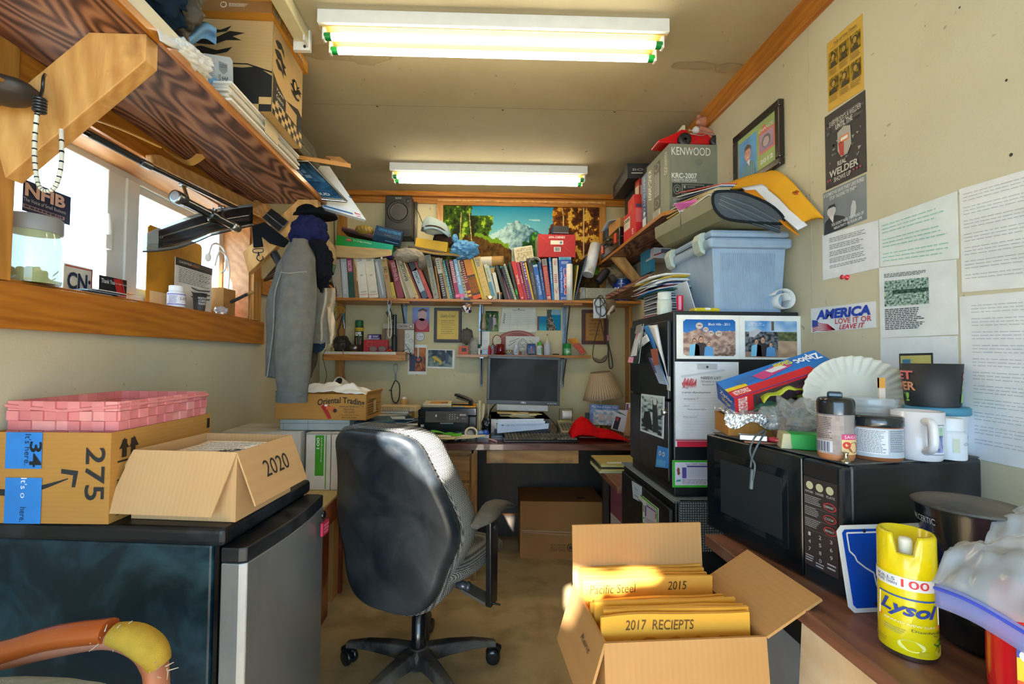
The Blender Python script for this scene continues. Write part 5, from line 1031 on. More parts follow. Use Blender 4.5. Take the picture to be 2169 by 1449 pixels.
# pictures and papers on the back wall
def wpic(name,label,cat,x0,y0,x1,y1,deco,col='ece8e0',th=.0015,Y=YB-.002,rot=0,**k):
 a,b=at(x0,y1,Y),at(x1,y0,Y);w=b.x-a.x;h=at(x0,y0,Y).z-a.z
 m=MB();m.bx(-w/2,w/2,0,th,-h/2,h/2,col);s=flat(m,(-w/2,0,h/2),(w,0,0),(0,0,-h),.0005);deco(s)
 return solo(m,name,label,cat,((a.x+b.x)/2,Y-th,a.z+h/2),rot=Matrix.Rotation(rot,3,'Y'),**k)
def baby(s):s.ras(0,0,1,1,14,20,lambda a,b:mixc(rgb('8ca0d0'),rgb('b04a54'),(b-.35+.2*nz(a,b,4))*2.2));s.e(.58,.32,.26,.24,'d8a89c');s.e(.55,.68,.34,.24,'c06870');s.p([(.32,.12),(.6,.03),(.88,.10),(.85,.2),(.6,.12),(.4,.18)],'4a3430',3)
wpic('baby_photo','photo of a newborn in red and blue left of the gold plaque','photo',873,651,910,703,baby,rot=-.01)
def people(s,bgc,seed,n=2):
 s.ras(0,0,1,1,22,18,lambda a,b:mixc(rgb(bgc[0]),rgb(bgc[1]),.5+1.1*nz(a,b,6,seed)))
def photoA(s):s.ras(.06,.10,.96,.90,18,26,lambda a,b:mixc(rgb('c87c50'),rgb('7c4a44'),b+nz(a,b,5)));s.e(.56,.50,.22,.13,'1c1e24');s.e(.56,.50,.10,.06,'b84c24',3);s.r(.5,.10,.58,.42,'c8c0b4',3);s.p([(.14,.35),(.34,.32),(.42,.5),(.36,.88),(.10,.88)],'24344c',3);s.e(.24,.30,.07,.04,'c89878',3);s.p([(.62,.62),(.68,.6),(.78,.8),(.72,.82)],'d07a2c',3)
wpic('workshop_photo','portrait photo of a person beside a large wheel, left of the yellow trestle photo','photo',864,730,904,793,photoA)
def photoB(s):s.ras(.02,.04,.92,.92,22,16,lambda a,b:mixc(rgb('3a4858'),rgb('8a9a90'),b+nz(a,b,5)));s.p([(.18,.38),(.28,.36),(.52,.62),(.48,.70),(.24,.52)],'d8b020',3);s.p([(.26,.52),(.30,.52),(.30,.70),(.24,.70)],'d8b020',3);s.p([(.48,.66),(.52,.64),(.52,.80),(.44,.80)],'d8b020',3);s.e(.58,.42,.09,.22,'20242a',3);s.p([(.64,.12),(.72,.1),(.78,.4),(.76,.75),(.66,.75)],'3c4c64',3);s.e(.67,.10,.025,.06,'c8a088',4)
wpic('machine_photo','landscape photo with a yellow trestle machine below the gold plaque','photo',905,740,963,780,photoB,rot=.02)
def badge(s):pass
m=MB();m.lathe([(.033,0),(.033,.003),(0,.003)],'c8c8c8',n=28,ax=Matrix.Rotation(R(90),3,'X'));s=flat(m,(-.033,-.004,.033),(.066,0,0),(0,0,-.066));s.e(.5,.5,.47,.47,'6a6a6a',1,28);s.e(.5,.5,.43,.43,'dcdcdc',2,28);s.t('St Smith',.16,.36,.84,.62,'4a4a4a',3,shear=.3);s.ln(.25,.7,.75,.82,2,'6a6a6a',.4,3);s.ln(.3,.16,.7,.26,2,'6a6a6a',.4,3)
solo(m,'round_sticker','round white sticker below the newborn photo','sticker',tuple(at(890,713,YB-.001)))
def plaque(name,label,x0,y0,x1,y1,wood,gold,edge,deco,Y=YB-.025):
 a,b=at(x0,y1,Y),at(x1,y0,Y);w=b.x-a.x;h=at(x0,y0,Y).z-a.z
 t=thing(name,label,'plaque',((a.x+b.x)/2,Y,a.z));m=MB();m.bx(-w/2,w/2,0,.023,0,h,wood);m.build('board',t,bevel=.004)
 m=MB();i=edge;m.bx(-w/2+i,w/2-i,-.002,0,i,h-i,gold);s=flat(m,(-w/2+i,-.002,h-i),(w-2*i,0,0),(0,0,-(h-2*i)),.0004);deco(s);m.build('engraved_plate',t)
def creed(s):s.t('Quality Creed',.16,.12,.84,.26,'3a2a14',2,shear=.3);s.ln(.18,.34,.86,.86,7,'6a5a30',.22,2,3);s.r(.02,.015,.98,.02,'a08a50');s.r(.02,.98,.98,.985,'a08a50')
plaque('wall_plaque','dark framed plaque with a bright gold plate headed Quality Creed',919,652,978,725,'2c2426','e0b848',.022,creed)
def rem(s):s.t('Rem',.22,.04,.55,.14,'2a1c08',2,shear=.3);[s.t(tx,.18,.20+.13*k,.80,.28+.13*k,'3a2a0c',2,shear=.3)for k,tx in enumerate(('I the best','take care of','our customers','someone','else will'))]
plaque('wall_plaque','brown wooden plaque with a dull gold plate behind the hanging straps',1233,656,1286,729,'4a2018','a8762c',.026,rem)
def couple(s):s.ras(0,0,1,1,14,16,lambda a,b:mixc(rgb('2c4a24'),rgb('7a9a6c'),b*.7+.8*nz(a,b,6,3)));s.r(0,.0,.8,.05,'b8c8d4');s.p([(.26,.30),(.50,.28),(.52,.66),(.46,.95),(.30,.95)],'2c3440',3);s.e(.38,.22,.06,.06,'d8b09c',3);s.p([(.56,.30),(.80,.34),(.82,.66),(.60,.70)],'c8aab0',3);s.e(.66,.24,.06,.06,'d8b09c',3);s.p([(.60,.7),(.66,.7),(.66,.95),(.60,.95)],'d8b09c',3)
wpic('couple_photo','photo of a couple outdoors left of the paper chart','photo',1028,659,1056,702,couple)
def lake1(s):s.ras(0,0,1,1,10,12,lambda a,b:rgb('2a86b4')if b<.38 else(rgb('2c4a3a')if b<.45 else mixc(rgb('1c6a8a'),rgb('4ab0c4'),b)));s.r(0,0,.18,1,'5a3434',2)
def lake2(s):s.ras(0,0,1,1,16,20,lambda a,b:(rgb('8fb8c4')if b<.25 else rgb('1e8ab0'))if a+b*.0>.35+.5*(b-.3)else mixc(rgb('2c2a20'),rgb('a89c8a'),.5+1.8*noise.noise(V((a*12,b*30,2)))));s.p([(0,0),(.35,0),(.2,.4),(0,.5)],'20301c',2)
wpic('lake_photo','small photo of flat blue lake water beside the tree photo','photo',1138,670,1159,700,lake1)
wpic('shore_photo','photo of a rocky lake shore with trees under the book shelf','photo',1158,656,1188,700,lake2)
def chart(s):
 s.t('Travel and Time Record',.30,.06,.68,.13,'5a5a50',2);s.e(.5,.05,.025,.02,'3a3a38')
 for k in range(8):s.r(.05,.22+.09*k,.97,.225+.09*k,'9a9a8c')
 for u in(.05,.27,.48,.78,.97):s.r(u,.18,u+.004,.93,'9a9a8c')
 for k in range(6):s.r(.07,.24+.07*k,.12,.27+.07*k,'2a2a28')
m=MB();p=[at(x_,y_,YB-.02)for x_,y_ in((1064,652),(1134,652),(1137,704),(1057,704))];m.prism(p,(0,.018,0),'d8d6c4');s=Sheet(m,lambda u,v,h:(p[0]*(1-u)+p[1]*u)*(1-v)+(p[3]*(1-u)+p[2]*u)*v-V((0,h,0)),.0006);chart(s)
solo(m,'wall_chart','cream ruled time record pad hung over the red sign','chart',bevel=.002)
t=thing('red_sign','round topped rusty red metal sign with a hole behind the small shelf items','sign',tuple(at(1096,752,YB-.05)))
def arc(cx,cy,rx,ry,a0,a1,n):return[(cx+rx*math.cos(R(a0+(a1-a0)*k/n)),cy-ry*math.sin(R(a0+(a1-a0)*k/n)))for k in range(n+1)]
out=[(1157,752),*arc(1096,752,60,52,12,168,22),(1036,752)];hole=arc(1053,722,9.5,12,0,360,20)
m=MB();q=WM[t.name].translation;o_=[at(x_,y_,YB-.04)-q for x_,y_ in out]
m.prism(o_,(0,.004,0),'8c3a2e');hp=[at(x_,y_,YB-.042)-q for x_,y_ in hole];m.add(hp,[tuple(range(len(hp)))],'c8bea0');m.tube(hp[:-1],.003,'7a2c22',6,closed=True);m.tube([at(x_,y_,YB-.044)-q for x_,y_ in arc(1096,752,52,48,40,142,16)],.0022,'d8b0a0',6);m.build('plate',t,bevel=.001)
def sketch(s):
 for k in range(11):s.e(.02 if k%2 else .98,.05+.09*k,.006,.012,'5a5a50')
 for rr_ in(.30,.24):
  for k in range(24):a0=2*math.pi*k/24;a1=a0+.27;s.p([(.5+rr_*.5*math.cos(a0),.55+rr_*1.4*math.sin(a0)),(.5+rr_*.5*math.cos(a1),.55+rr_*1.4*math.sin(a1)),(.5+(rr_-.02)*.5*math.cos(a1),.55+(rr_-.02)*1.4*math.sin(a1)),(.5+(rr_-.02)*.5*math.cos(a0),.55+(rr_-.02)*1.4*math.sin(a0))],'4a4a46')
 s.t('DAD',.42,.40,.58,.62,'2c2c2a',3);s.p([(.08,.5),(.3,.25),(.31,.27),(.09,.53)],'5a5a54');s.p([(.9,.6),(.7,.2),(.72,.2),(.92,.6)],'5a5a54');s.p([(.1,.3),(.4,.1),(.41,.12),(.1,.33)],'5a5a54')
wpic('pencil_sketch','pencil sketch with DAD in a circle, leaning against the red sign','drawing',1071,712,1143,752,sketch,'cfccbe',Y=YB-.048)
# small shelves
def plank(name,label,x0,x1,yt,yb,Y,mats,white=False):
 a,b=at(x0,yt,Y),at(x1,yt,Y);z0=at(x0,yb,Y).z;zt=(a.z+b.z)/2
 t=thing(name,label,'shelf',((a.x+b.x)/2,YB,zt));w=(b.x-a.x)/2;m=MB()
 if white:m.bx(-w,w,-(YB-Y),0,-.012,0,mats);m.bx(-w,w-.065,-(YB-Y)-.002,-(YB-Y),-.018,.0,'cfc8b8');m.build('board',t);m=MB();m.bx(-w,w,-(YB-Y),-(YB-Y)+.02,-.060,-.013,mats);m.build('front_rail',t,bevel=.002)
 else:m.bx(-w,w,-(YB-Y),0,-.018,0,mats);m.build('board',t,bevel=.001)
 return t,zt
tR,ZR=plank('wall_shelf','small pine shelf holding bottles above the monitor',966,1252,752,757,3.14,PINE_X)
tL,ZL=plank('wall_shelf','small white edged shelf in the left corner of the back wall',683,859,745,765,3.10,PINE_X,True)
for x_ in(1020,1192):
 m=MB();c=at(x_,760,YB-.002);q=WM[tR.name].translation
 for dx in(-.009,.009):m.tube([(c.x+dx-q.x,-.006,-.02),(c.x+dx*.3-q.x,-.006,-.23)],.0045,'m7c8894',6)
 m.tube([(c.x-q.x,-.13,-.022),(c.x-q.x,-.008,-.21)],.004,'m7c8894',6);m.bx(c.x-.012-q.x,c.x+.012-q.x,-.14,0,-.024,-.019,'m7c8894');m.build('steel_bracket',tR)
def up(px,Y):return at(px,750,Y).x
def stand(name,label,cat,px,Y,r,h,prof,col,Z=None,n=20,lab=None,capc=None,**k):
 m=MB();m.lathe([(r*a,h*b,*c)for a,b,*c in prof],col,n=n)
 if lab:lab(wrap(m,(0,0,0),r+.0004,h*.08,h*.62))
 return solo(m,name,label,cat,(up(px,Y),Y,(ZR if Z is None else Z)+.0006),**k)
BOT=lambda cap:[(.94,0),(1,.03),(1,.62),(.8,.70),(.7,.72,cap),(.74,.73,cap),(.74,.99,cap),(.0,1.0,cap)]
CAN=[(.96,0),(1,.02),(1,.95),(.9,1),(0,1)]
YR=3.19
m=MB();m.bx(-.033,.033,-.03,.03,0,.06,'c8501c');m.bx(-.012,.02,-.032,-.03,.02,.045,'3a2a20');solo(m,'tape_measure','orange tape measure at the left end of the bottle shelf','tape measure',(up(982,YR),YR,ZR),bevel=.012)
m=MB();m.blob((up(988,3.24),3.24,at(988,712,3.24).z),(.045,.03,.06),'c6a6458',.25,2.5,2,4);solo(m,'dust_mask','brown grey dust mask heaped behind the orange tape measure','mask')
m=MB();m.blob((up(1004,3.2),3.2,ZR+.055),(.034,.03,.062),'tc4c0b8',.35,2.5,4,4);m.bx(up(1004,3.2)-.02,up(1004,3.2)+.02,3.19,3.21,ZR,ZR+.02,'b4b0a8');solo(m,'plastic_bag','small clear bag leaning between the dust mask and the green capped bottle','bag')
stand('marker','white marker bottle with dark green cap on the bottle shelf','bottle',1015,3.17,.0095,.072,[(1,0),(1,.62),(.9,.62,'0c5c4c'),(.9,1,'0c5c4c'),(0,1)],'d8dcd4')
wpic('white_card','white card with teal edge pinned above the marker bottle','card',1014,701,1037,742,lambda s:(s.r(0,0,1,.03,'3a9a9a'),s.ln(.1,.5,.9,.75,3,'8a8a88',.2)),Y=YB-.03)
m=MB();m.bx(-.022,.022,-.01,.01,0,.035,'*15171a');m.bx(-.008,.008,-.012,-.01,.01,.025,'c8d0d4');solo(m,'battery_pack','small black gadget leaning beside the marker bottle','gadget',(up(1027,3.17),3.17,ZR),bevel=.004)
stand('lip_balm','thin red tube left of the pink and grey can','tube',1036,3.16,.0075,.064,[(1,0),(1,.8),(.7,.82),(.7,1),(0,1)],'b82438')
stand('small_can','small pink and grey can beside the red mug','can',1043,3.16,.011,.066,CAN,'8a8c90',lab=lambda s:s.r(0,.1,.5,.9,'c03050'))
t=thing('glass_mug','dark red glass mug on the bottle shelf','mug',(up(1060,3.2),3.2,ZR))
REDG=plain_mat('red_glass','7a1016',.08,alpha=.8,coat=1)
m=MB();m.lathe([(.026,0),(.031,.004),(.034,.075),(.031,.075),(.027,.006),(0,.006)],REDG,n=24);m.build('cup',t)
m=MB();m.tube(sp([(-.032,0,.06),(-.05,0,.055),(-.05,0,.025),(-.03,0,.015)],5),.004,REDG,6);m.build('handle',t)
m=MB();m.blob((up(1078,3.18),3.18,ZR+.02),(.026,.02,.02),'c8b48a',.15,2,3,3)
for k in range(6):m.blob((up(1071+2.6*k,3.165),3.163,ZR+.012+.015*(k%2)),(.005,.004,.005),'2c241c',0,1,1,2)
solo(m,'spotted_pouch','spotted animal print pouch beside the red mug','pouch')
m=MB();m.bx(-.02,.02,-.012,.012,0,.012,'*24282c');solo(m,'pocket_knife','dark folded pocket knife at the foot of the spotted pouch','knife',(up(1079,3.155),3.155,ZR),bevel=.003)
def lb(c,c2='2c5a9a'):return lambda s:(s.r(0,0,1,1,c),s.ln(.35,.1,.7,.9,5,c2,.5,2))
stand('pill_bottle','white pill bottle with blue and white label in the middle of the bottle shelf','bottle',1093,3.18,.0175,.071,BOT('e8e8e4'),'dcdcdc',lab=lb('e4e8ec','2c6aa8'))
stand('pill_vial','tiny amber vial in front of the white pill bottle','vial',1101,3.16,.006,.022,CAN,'b0501c')
stand('glass_vial','small clear vial with white cap left of the photo cube','vial',1108,3.17,.0095,.046,BOT('d8d8d0'),'a8a498')
def cube(s):s.ras(.08,.08,.92,.92,8,10,lambda a,b:mixc(rgb('24508c'),rgb('7a94b4'),b));s.p([(.42,.4),(.58,.4),(.6,.85),(.4,.85)],'c0604a',3);s.e(.5,.3,.07,.07,'d8b09c',3)
fbox('photo_cube','small framed snapshot with a blue background among the bottles','photo',[(1117,728),(1134,728),(1134,751)],3.18,.02,'2a2028',cube)
stand('vitamin_bottle','white vitamin bottle with bright green cap on the bottle shelf','bottle',1143,3.18,.0215,.092,BOT('5cb42c'),'dadcd8',lab=lambda s:(s.r(0,0,1,1,'e0e4dc'),s.r(.62,0,.8,1,'5a9a3c',2),s.ln(.3,.1,.6,.9,7,'6a7a6a',.4,2)))
stand('glue_bottle','white squeeze bottle with a red tipped nozzle on the bottle shelf','bottle',1159,3.18,.0235,.148,[(.94,0),(1,.02),(1,.48),(.75,.55),(.7,.56,'d8d0b8'),(.72,.57,'d8d0b8'),(.6,.68,'d8d0b8'),(.25,.72,'e8d8c0'),(.12,.92,'b82020'),(.16,.93,'b82020'),(.14,1,'b82020'),(0,1,'b82020')],'c8ccd4')
stand('sweets_tub','green and white ribbed mint tub at the right of the bottle shelf','tub',1201,3.18,.0285,.082,[(.9,0),(1,.05),(.96,.2),(1,.4),(.98,.75),(1.02,.76,'1c8c34'),(1.02,.97,'1c8c34'),(.9,1,'1c8c34'),(0,1,'1c8c34')],'*2c9a4c',lab=lambda s:(s.t('Ice',.40,.3,.62,.7,'e4f0e4',3,bold=.03),s.ln(.2,.1,.85,.9,6,'b8dcc0',.4,2)))
def pk(s):s.ras(0,0,1,.3,6,3,lambda a,b:mixc(rgb('b86a2c'),rgb('d8a03c'),a));s.r(.1,.36,.9,.9,'b8381c');s.ln(.2,.42,.8,.85,6,'d88c6c',.3)
m=MB();p=[at(x_,y_,3.17)for x_,y_ in((1202,718),(1220,716),(1244,748),(1232,752))];m.prism(p,(0,.014,0),'b4684c');s=Sheet(m,lambda u,v,h:(p[0]*(1-u)+p[1]*u)*(1-v)+(p[3]*(1-u)+p[2]*u)*v-V((0,h,0)),.0006);pk(s);solo(m,'drill_bit_pack','orange blister pack leaning against the wall beside the green tub','package',bevel=.002)
m=MB();m.tube(sp([(up(1171,3.16),3.16,ZR+.006),(up(1176,3.15),3.15,ZR+.007),(up(1184,3.16),3.16,ZR+.006)],4),.004,'3a2c20',6);solo(m,'small_screw','little brown screw lying right of the glue bottle','screw')
YQ=3.14
def cz(y,Y=YQ):return at(800,y,Y).z
t=thing('spray_can','green, black and orange insect repellent spray can in the corner shelf','spray can',(up(760,3.17),3.17,ZL))
r=.030;h=cz(679,3.17)-ZL
m=MB();m.lathe([(r*.95,0),(r,.004),(r,h*.76),(r*.9,h*.79)],'14301e',n=24);s=wrap(m,(0,0,0),r+.0004,0,h*.76);s.r(0,0,1,.14,'d0b81c',1);s.t('PENNZOIL',.2,.03,.5,.12,'2a2a18',2);s.t('MAX',.52,.03,.72,.12,'b82c1c',2);s.t('REPEL',.26,.18,.78,.34,'e8ece8',2,bold=.03);s.p([(.35,.42),(.75,.4),(.7,.7),(.4,.72)],'d06c1c',2);s.ln(.3,.75,.7,.95,3,'d8a82c',.4,2);m.build('can_body',t)
m=MB();m.lathe([(r*.92,h*.79),(r*.92,h*.97),(r*.85,h),(0,h)],'0f5c34',n=24);m.build('cap',t)
m=MB();m.lathe([(.020,0),(.042,0),(.042,.046),(.020,.046),(.020,0)],'m7c7e80',n=28);solo(m,'duct_tape_roll','roll of silver duct tape in front of the spray can','tape roll',(up(759,3.115)-.0,3.115+.03,ZL+.0006))if 0 else solo(m,'duct_tape_roll','roll of silver duct tape below the spray can','tape roll',(up(748,3.11),3.10+.048,ZL+.0006))
fbox('red_box','bright red flat box on the corner shelf','box',[(770,720),(822,720),(822,745)],3.17,.09,'b8181c',lambda s:(s.e(.25,.35,.12,.24,'d86a64',2),s.e(.25,.35,.11,.21,'b8181c',3),s.ln(.4,.72,.8,.78,1,'d8a09c',.4)))
fbox('purple_box','small purple and white box on top of the red box','box',[(779,708),(804,708),(804,719)],3.19,.05,'4a2c6c',lambda s:(s.r(.08,.2,.3,.8,'c8bcd8'),s.ln(.4,.3,.9,.7,2,'d8d0e4',.5),s.r(0,.85,1,.95,'e8e4f0')))
t=thing('safety_glasses','clear safety glasses lying in front of the red box','glasses',(up(800,3.12),3.12,ZL))
for dx in(-.03,.03):m=MB();m.lathe([(.026,0),(.027,.003),(.026,.006)],'t8c9490',(dx,0,.020),20,Matrix.Rotation(R(80),3,'X'),sy=.7);m.tube([(dx+.026*math.cos(a/3),0,.02+.018*math.sin(a/3))for a in range(19)],.002,'*3a3834',6,closed=True);m.build('lens',t)
m=MB();m.tube([(-.056,0,.026),(-.060,.06,.02)],.002,'*3a3834',6);m.tube([(.056,0,.026),(.060,.06,.02)],.002,'*3a3834',6);m.tube([(-.006,0,.024),(.006,0,.024)],.002,'*3a3834',6);m.build('frame',t)
m=MB();[m.blob((up(822+3.5*k,3.12),3.12,ZL+.008+.006*(k%2)),(.008,.007,.007),'*c83c20',.1,2,k,3)for k in range(3)];m.tube([(up(822,3.12),3.12,ZL+.008),(up(829,3.12),3.12,ZL+.01)],.004,'*c83c20',6);solo(m,'ear_plugs','red corded ear plugs beside the safety glasses','ear plugs')
t=thing('padlock','small brass padlock at the left end of the corner shelf','padlock',(up(704,3.13),3.13,ZL))
m=MB();m.bx(-.012,.012,-.006,.006,0,.026,'m9a8a50');m.build('lock_body',t,bevel=.002);m=MB();m.tube(sp([(-.008,0,.024),(-.008,0,.04),(0,0,.05),(.008,0,.04),(.008,0,.024)],4),.0022,'mb0b0a8',6);m.build('shackle',t)
m=MB();m.blob((up(724,3.16),3.16,ZL+.045),(.062,.05,.062),'2c2824',.15,2.2,4,5,floor=ZL+.001);solo(m,'leather_glove','crumpled black leather glove on the corner shelf','glove')
def pac(s):s.r(0,0,1,.18,'a8a090',1);s.t('PACIFIC',.50,.04,.78,.14,'3a342c',3,rot=180,bold=.02);s.e(.90,.09,.06,.07,'8a3a28',3);s.e(.90,.09,.04,.045,'c8c0b0',4);s.r(.06,.18,.30,.95,'5a4a3c',2);s.r(.12,.22,.45,.8,'8a7a5c',3)
fbox('cardboard_tray','white edged box with PACIFIC printed upside down behind the ribbed hose','box',[(811,685),(877,686),(877,746)],3.20,.05,'7a5a3a',pac)
def kid(s):
 rr_=random.Random(3)
 for k in range(4):
  cx,cy=.3+.4*(k%2),.25+.22*k
  for j in range(14):a0=2*math.pi*j/14;a1=a0+.46;f=lambda a,r_:(cx+r_*1.5*math.cos(a),cy+r_*.6*math.sin(a));s.p([f(a0,.14),f(a1,.14),f(a1,.115),f(a0,.115)],'6a6a66')
wpic('child_drawing','narrow pencil drawing hanging right of the ribbed hose','drawing',857,699,877,748,kid,'c4c4b8',Y=3.195)
t=thing('ribbed_hose','black ribbed torch handle standing on the corner shelf','tool',(up(835,3.13),3.13,ZL+.0006))
m=MB();m.lathe([(.018,0),(.018,.10),(.014,.115)],'14161a',n=16);m.build('grip',t)
m=MB();pr=[]
for k in range(12):pr+=[(.017,.112+.0125*k),(.010,.118+.0125*k)]
m.lathe(pr,'*1a1c20',n=16);m.build('ribs',t)
t=thing('lanyard','cream cord with a steel clip hanging from the book shelf','lanyard',tuple(at(824,634,3.0)))
def lc(px,py,Y=3.005):return at(px,py,Y)-WM[t.name].translation
m=MB();m.tube(sp([lc(824,655),lc(823,690),lc(822,710),lc(826,716),lc(829,700),lc(826,660)],6),.0028,'d8d0b8',6);m.build('cord',t)
m=MB();m.tube(sp([lc(824,634),lc(829,640),lc(826,650),lc(821,645)],4,True),.0025,'m9a9c9c',6,closed=True);m.bx(-.006,.006,0,.004,-.09,-.035,'m9a9c9c');m.build('clip',t)
m=MB();p=[at(x_,y_,3.12)for x_,y_ in((817,662),(826,652),(833,672),(826,682))];m.prism(p,(0,.012,0),'2a2624');solo(m,'leather_tag','dark leather tag hanging behind the cream cord','tag')
m=MB();m.tube(sp([at(708,655,3.22),at(716,650,3.22),at(728,652,3.22),at(730,660,3.22),at(724,666,3.22)],4),.005,'c8a020',8);m.tube([at(709,657,3.22),at(715,661,3.22),at(714,668,3.22)],.005,'c8a020',8);solo(m,'tool_hook','yellow coated double hook in the back left corner','hook')
m=MB();m.tube([at(727,664,3.2),at(728,678,3.2)],.007,'2a7c9c',8);m.tube([at(728,678,3.2),at(730,696,3.2)],.009,'m8a8c8c',8);solo(m,'blue_pliers','blue handled pliers hanging below the yellow hook','pliers')
m=MB();m.tube(sp([at(712,658,3.23),at(708,668,3.23),at(712,678,3.22),at(718,672,3.22),at(722,664,3.22)],5),.0022,'2a2420',6);solo(m,'black_wire','thin black wire looped on the yellow hook','wire')
m=MB();m.tube(sp([at(726,668,3.2),at(720,690,3.19),at(716,705,3.18),at(724,730,3.17)],5),[.006]*16,'33302a',8);solo(m,'hanging_strap','dark strap hanging down onto the leather glove','strap')
m=MB();m.tube(sp([at(727,742,3.09),at(726,770,3.09),at(729,790,3.12),at(732,812,3.14)],6),.003,'b86a4c',6);solo(m,'copper_cord','pinkish cord hanging from the corner shelf to the camera','cord')
m=MB();m.tube(sp([at(690,740,3.09),at(684,755,3.09),at(688,775,3.1),at(692,795,3.12),at(688,812,3.12)],6),.0022,'4a3a24',6);solo(m,'thin_cable','thin brown cable hanging left of the corner shelf','cable')
m=MB();m.tube(sp([at(868,738,3.16),at(852,745,3.12),at(852,760,3.1),at(862,764,3.11),at(870,750,3.14),at(858,728,3.15)],6),.0016,'2a2620',6);solo(m,'thin_cable','black cable curling round the right end of the corner shelf','cable')
t=thing('strap_loop','brown leather strap loop hanging from a steel carabiner on the wall','strap',tuple(at(838,771,YB-.015)))
def lc(px,py,Y=YB-.015):return at(px,py,Y)-WM[t.name].translation
m=MB();m.tube(sp([lc(834,775),lc(838,771),lc(842,775),lc(841,786),lc(838,792),lc(835,786)],4,True),.0024,'m8c8e90',6,closed=True);m.tube([lc(838,792),lc(838,806)],.004,'m7a7c7e',6);m.build('carabiner',t)
m=MB();m.tube(sp([lc(838,806),lc(846,815),lc(846,840),lc(840,853),lc(832,848),lc(829,826),lc(834,812)],6,True),.0075,'3a2418',6,closed=True,flat=.5);m.tube([lc(830,828),lc(824,826)],.004,'3a2418',6);m.build('leather_loop',t)
t=thing('security_camera','small white tube camera with black face above the open carton','camera',tuple(at(721,818,3.0)))
d3=V((-.25,-.9,.42)).normalized().to_track_quat('Z','Y').to_matrix()
m=MB();m.lathe([(.028,-.09),(.033,-.08),(.035,.02),(.033,.03),(.030,.03),(.028,.022,'*0c0e12'),(0,.022,'*0c0e12')],'*e0dcd4',(0,0,.02),24,d3);m.build('housing',t)
m=MB();m.tube([(0,.03,-.02),(0,.03,ZDK_-WM[t.name].translation.z)],.012,'d8d4cc',10);m.build('stand',t)
t=thing('bauble','patterned silver and dark ball hanging from a black clip on the book shelf','ornament',tuple(at(989,654,3.0)))
m=MB();rr=random.Random(8)
bm=bmesh.new();bmesh.ops.create_icosphere(bm,subdivisions=3,radius=.036);vs=[tuple(v.co)for v in bm.verts];fs=[tuple(v.index for v in f.verts)for f in bm.faces];cs=[(rgb('e4e2e0')if noise.noise(f.calc_center_median()*60)>.05 else rgb('2c2a4c'))if noise.noise(f.calc_center_median()*35)>-.25 else rgb('8a6a54')for f in bm.faces];bm.free()
m.add(vs,fs,cs,True);m.build('ball',t)
m=MB();m.tube([(0,0,.034),(0,0,.06)],.0008,'3a3834',4);m.build('thread',t)
m=MB();m.bx(-.022,.022,-.006,.012,.058,.072,'*16181c');m.tube([(-.02,-.008,.066),(.02,-.008,.066)],.004,'*16181c',6);m.build('binder_clip',t)
t=thing('wire_cone','beige mesh cone hanging left of the couple photo','ornament',tuple(at(1024,660,3.22)))
m=MB();m.lathe([(.004,0),(.012,-.03),(.022,-.08),(.026,-.12),(.01,-.128)],'a89a74',n=18);m.build('cone',t);m=MB();m.tube([(0,0,0),(.002,-.03,.045)],.001,'3a3834',4);m.build('thread',t)
t=thing('cord_bundle','white card with coiled black cords and dusty plugs hooked on the book shelf','cords',tuple(at(1283,632,2.99)))
def lc(px,py,Y=2.99):return at(px,py,Y)-WM[t.name].translation
m=MB();m.prism([lc(1257,634),lc(1284,633),lc(1284,674),lc(1257,674)],(0,.006,0),'d0d8e0');m.build('card',t,bevel=.001)
m=MB();m.tube(sp([lc(1260,640,2.975),lc(1272,626,2.975),lc(1281,640,2.97),lc(1270,650,2.97),lc(1262,648,2.975)],6,True),.0042,'*2a2826',6,closed=True);m.tube(sp([lc(1262,650,2.97),lc(1265,662,2.97),lc(1276,670,2.965),lc(1284,660,2.97),lc(1276,640,2.97),lc(1271,632,2.97)],6),.004,'*34302c',6);m.tube(sp([lc(1271,630,2.968),lc(1272,660,2.965),lc(1270,676,2.97)],5),.003,'*1c1a18',6);m.build('coiled_cord',t)
m=MB();m.tube([lc(1288,668,2.96),lc(1300,648,2.96)],.012,'b8b0a0',8);m.tube([lc(1292,664,2.95),lc(1302,658,2.955)],.007,'m8a8680',8);m.build('plug',t)
m=MB();m.blob(lc(1293,642,2.97),(.035,.02,.055),'t8c7c64',.35,3,2,4);m.build('bag',t)
t=thing('leather_straps','thin brown leather straps hanging in loops before the brown plaque','straps',tuple(at(1275,676,3.1)))
def lc(px,py,Y=3.12):return at(px,py,Y)-WM[t.name].translation
m=MB();m.tube(sp([lc(1271,676),lc(1264,705),lc(1258,730),lc(1256,758),lc(1268,768),lc(1284,762),lc(1288,735),lc(1280,715),lc(1272,678)],7),.0035,'3c2c20',6);m.build('thin_strap',t)
m=MB();m.tube(sp([lc(1288,676),lc(1288,720),lc(1296,760),lc(1297,778),lc(1291,777),lc(1289,745),lc(1287,720)],6),.0045,'2c221c',6);m.build('long_strap',t)
m=MB();m.prism([lc(1254,754,3.11),lc(1262,765,3.11),lc(1276,768,3.11),lc(1288,754,3.11),lc(1284,752,3.11),lc(1272,762,3.11),lc(1260,758,3.11)],(0,.01,0),'6a5c48');m.build('nose_pad',t,bevel=.002)
m=MB();m.bx(lc(1286,0).x-.008,lc(1286,0).x+.01,-.0,.008,lc(0,710).z,lc(0,698).z,'b07888');m.build('tag',t,bevel=.001)
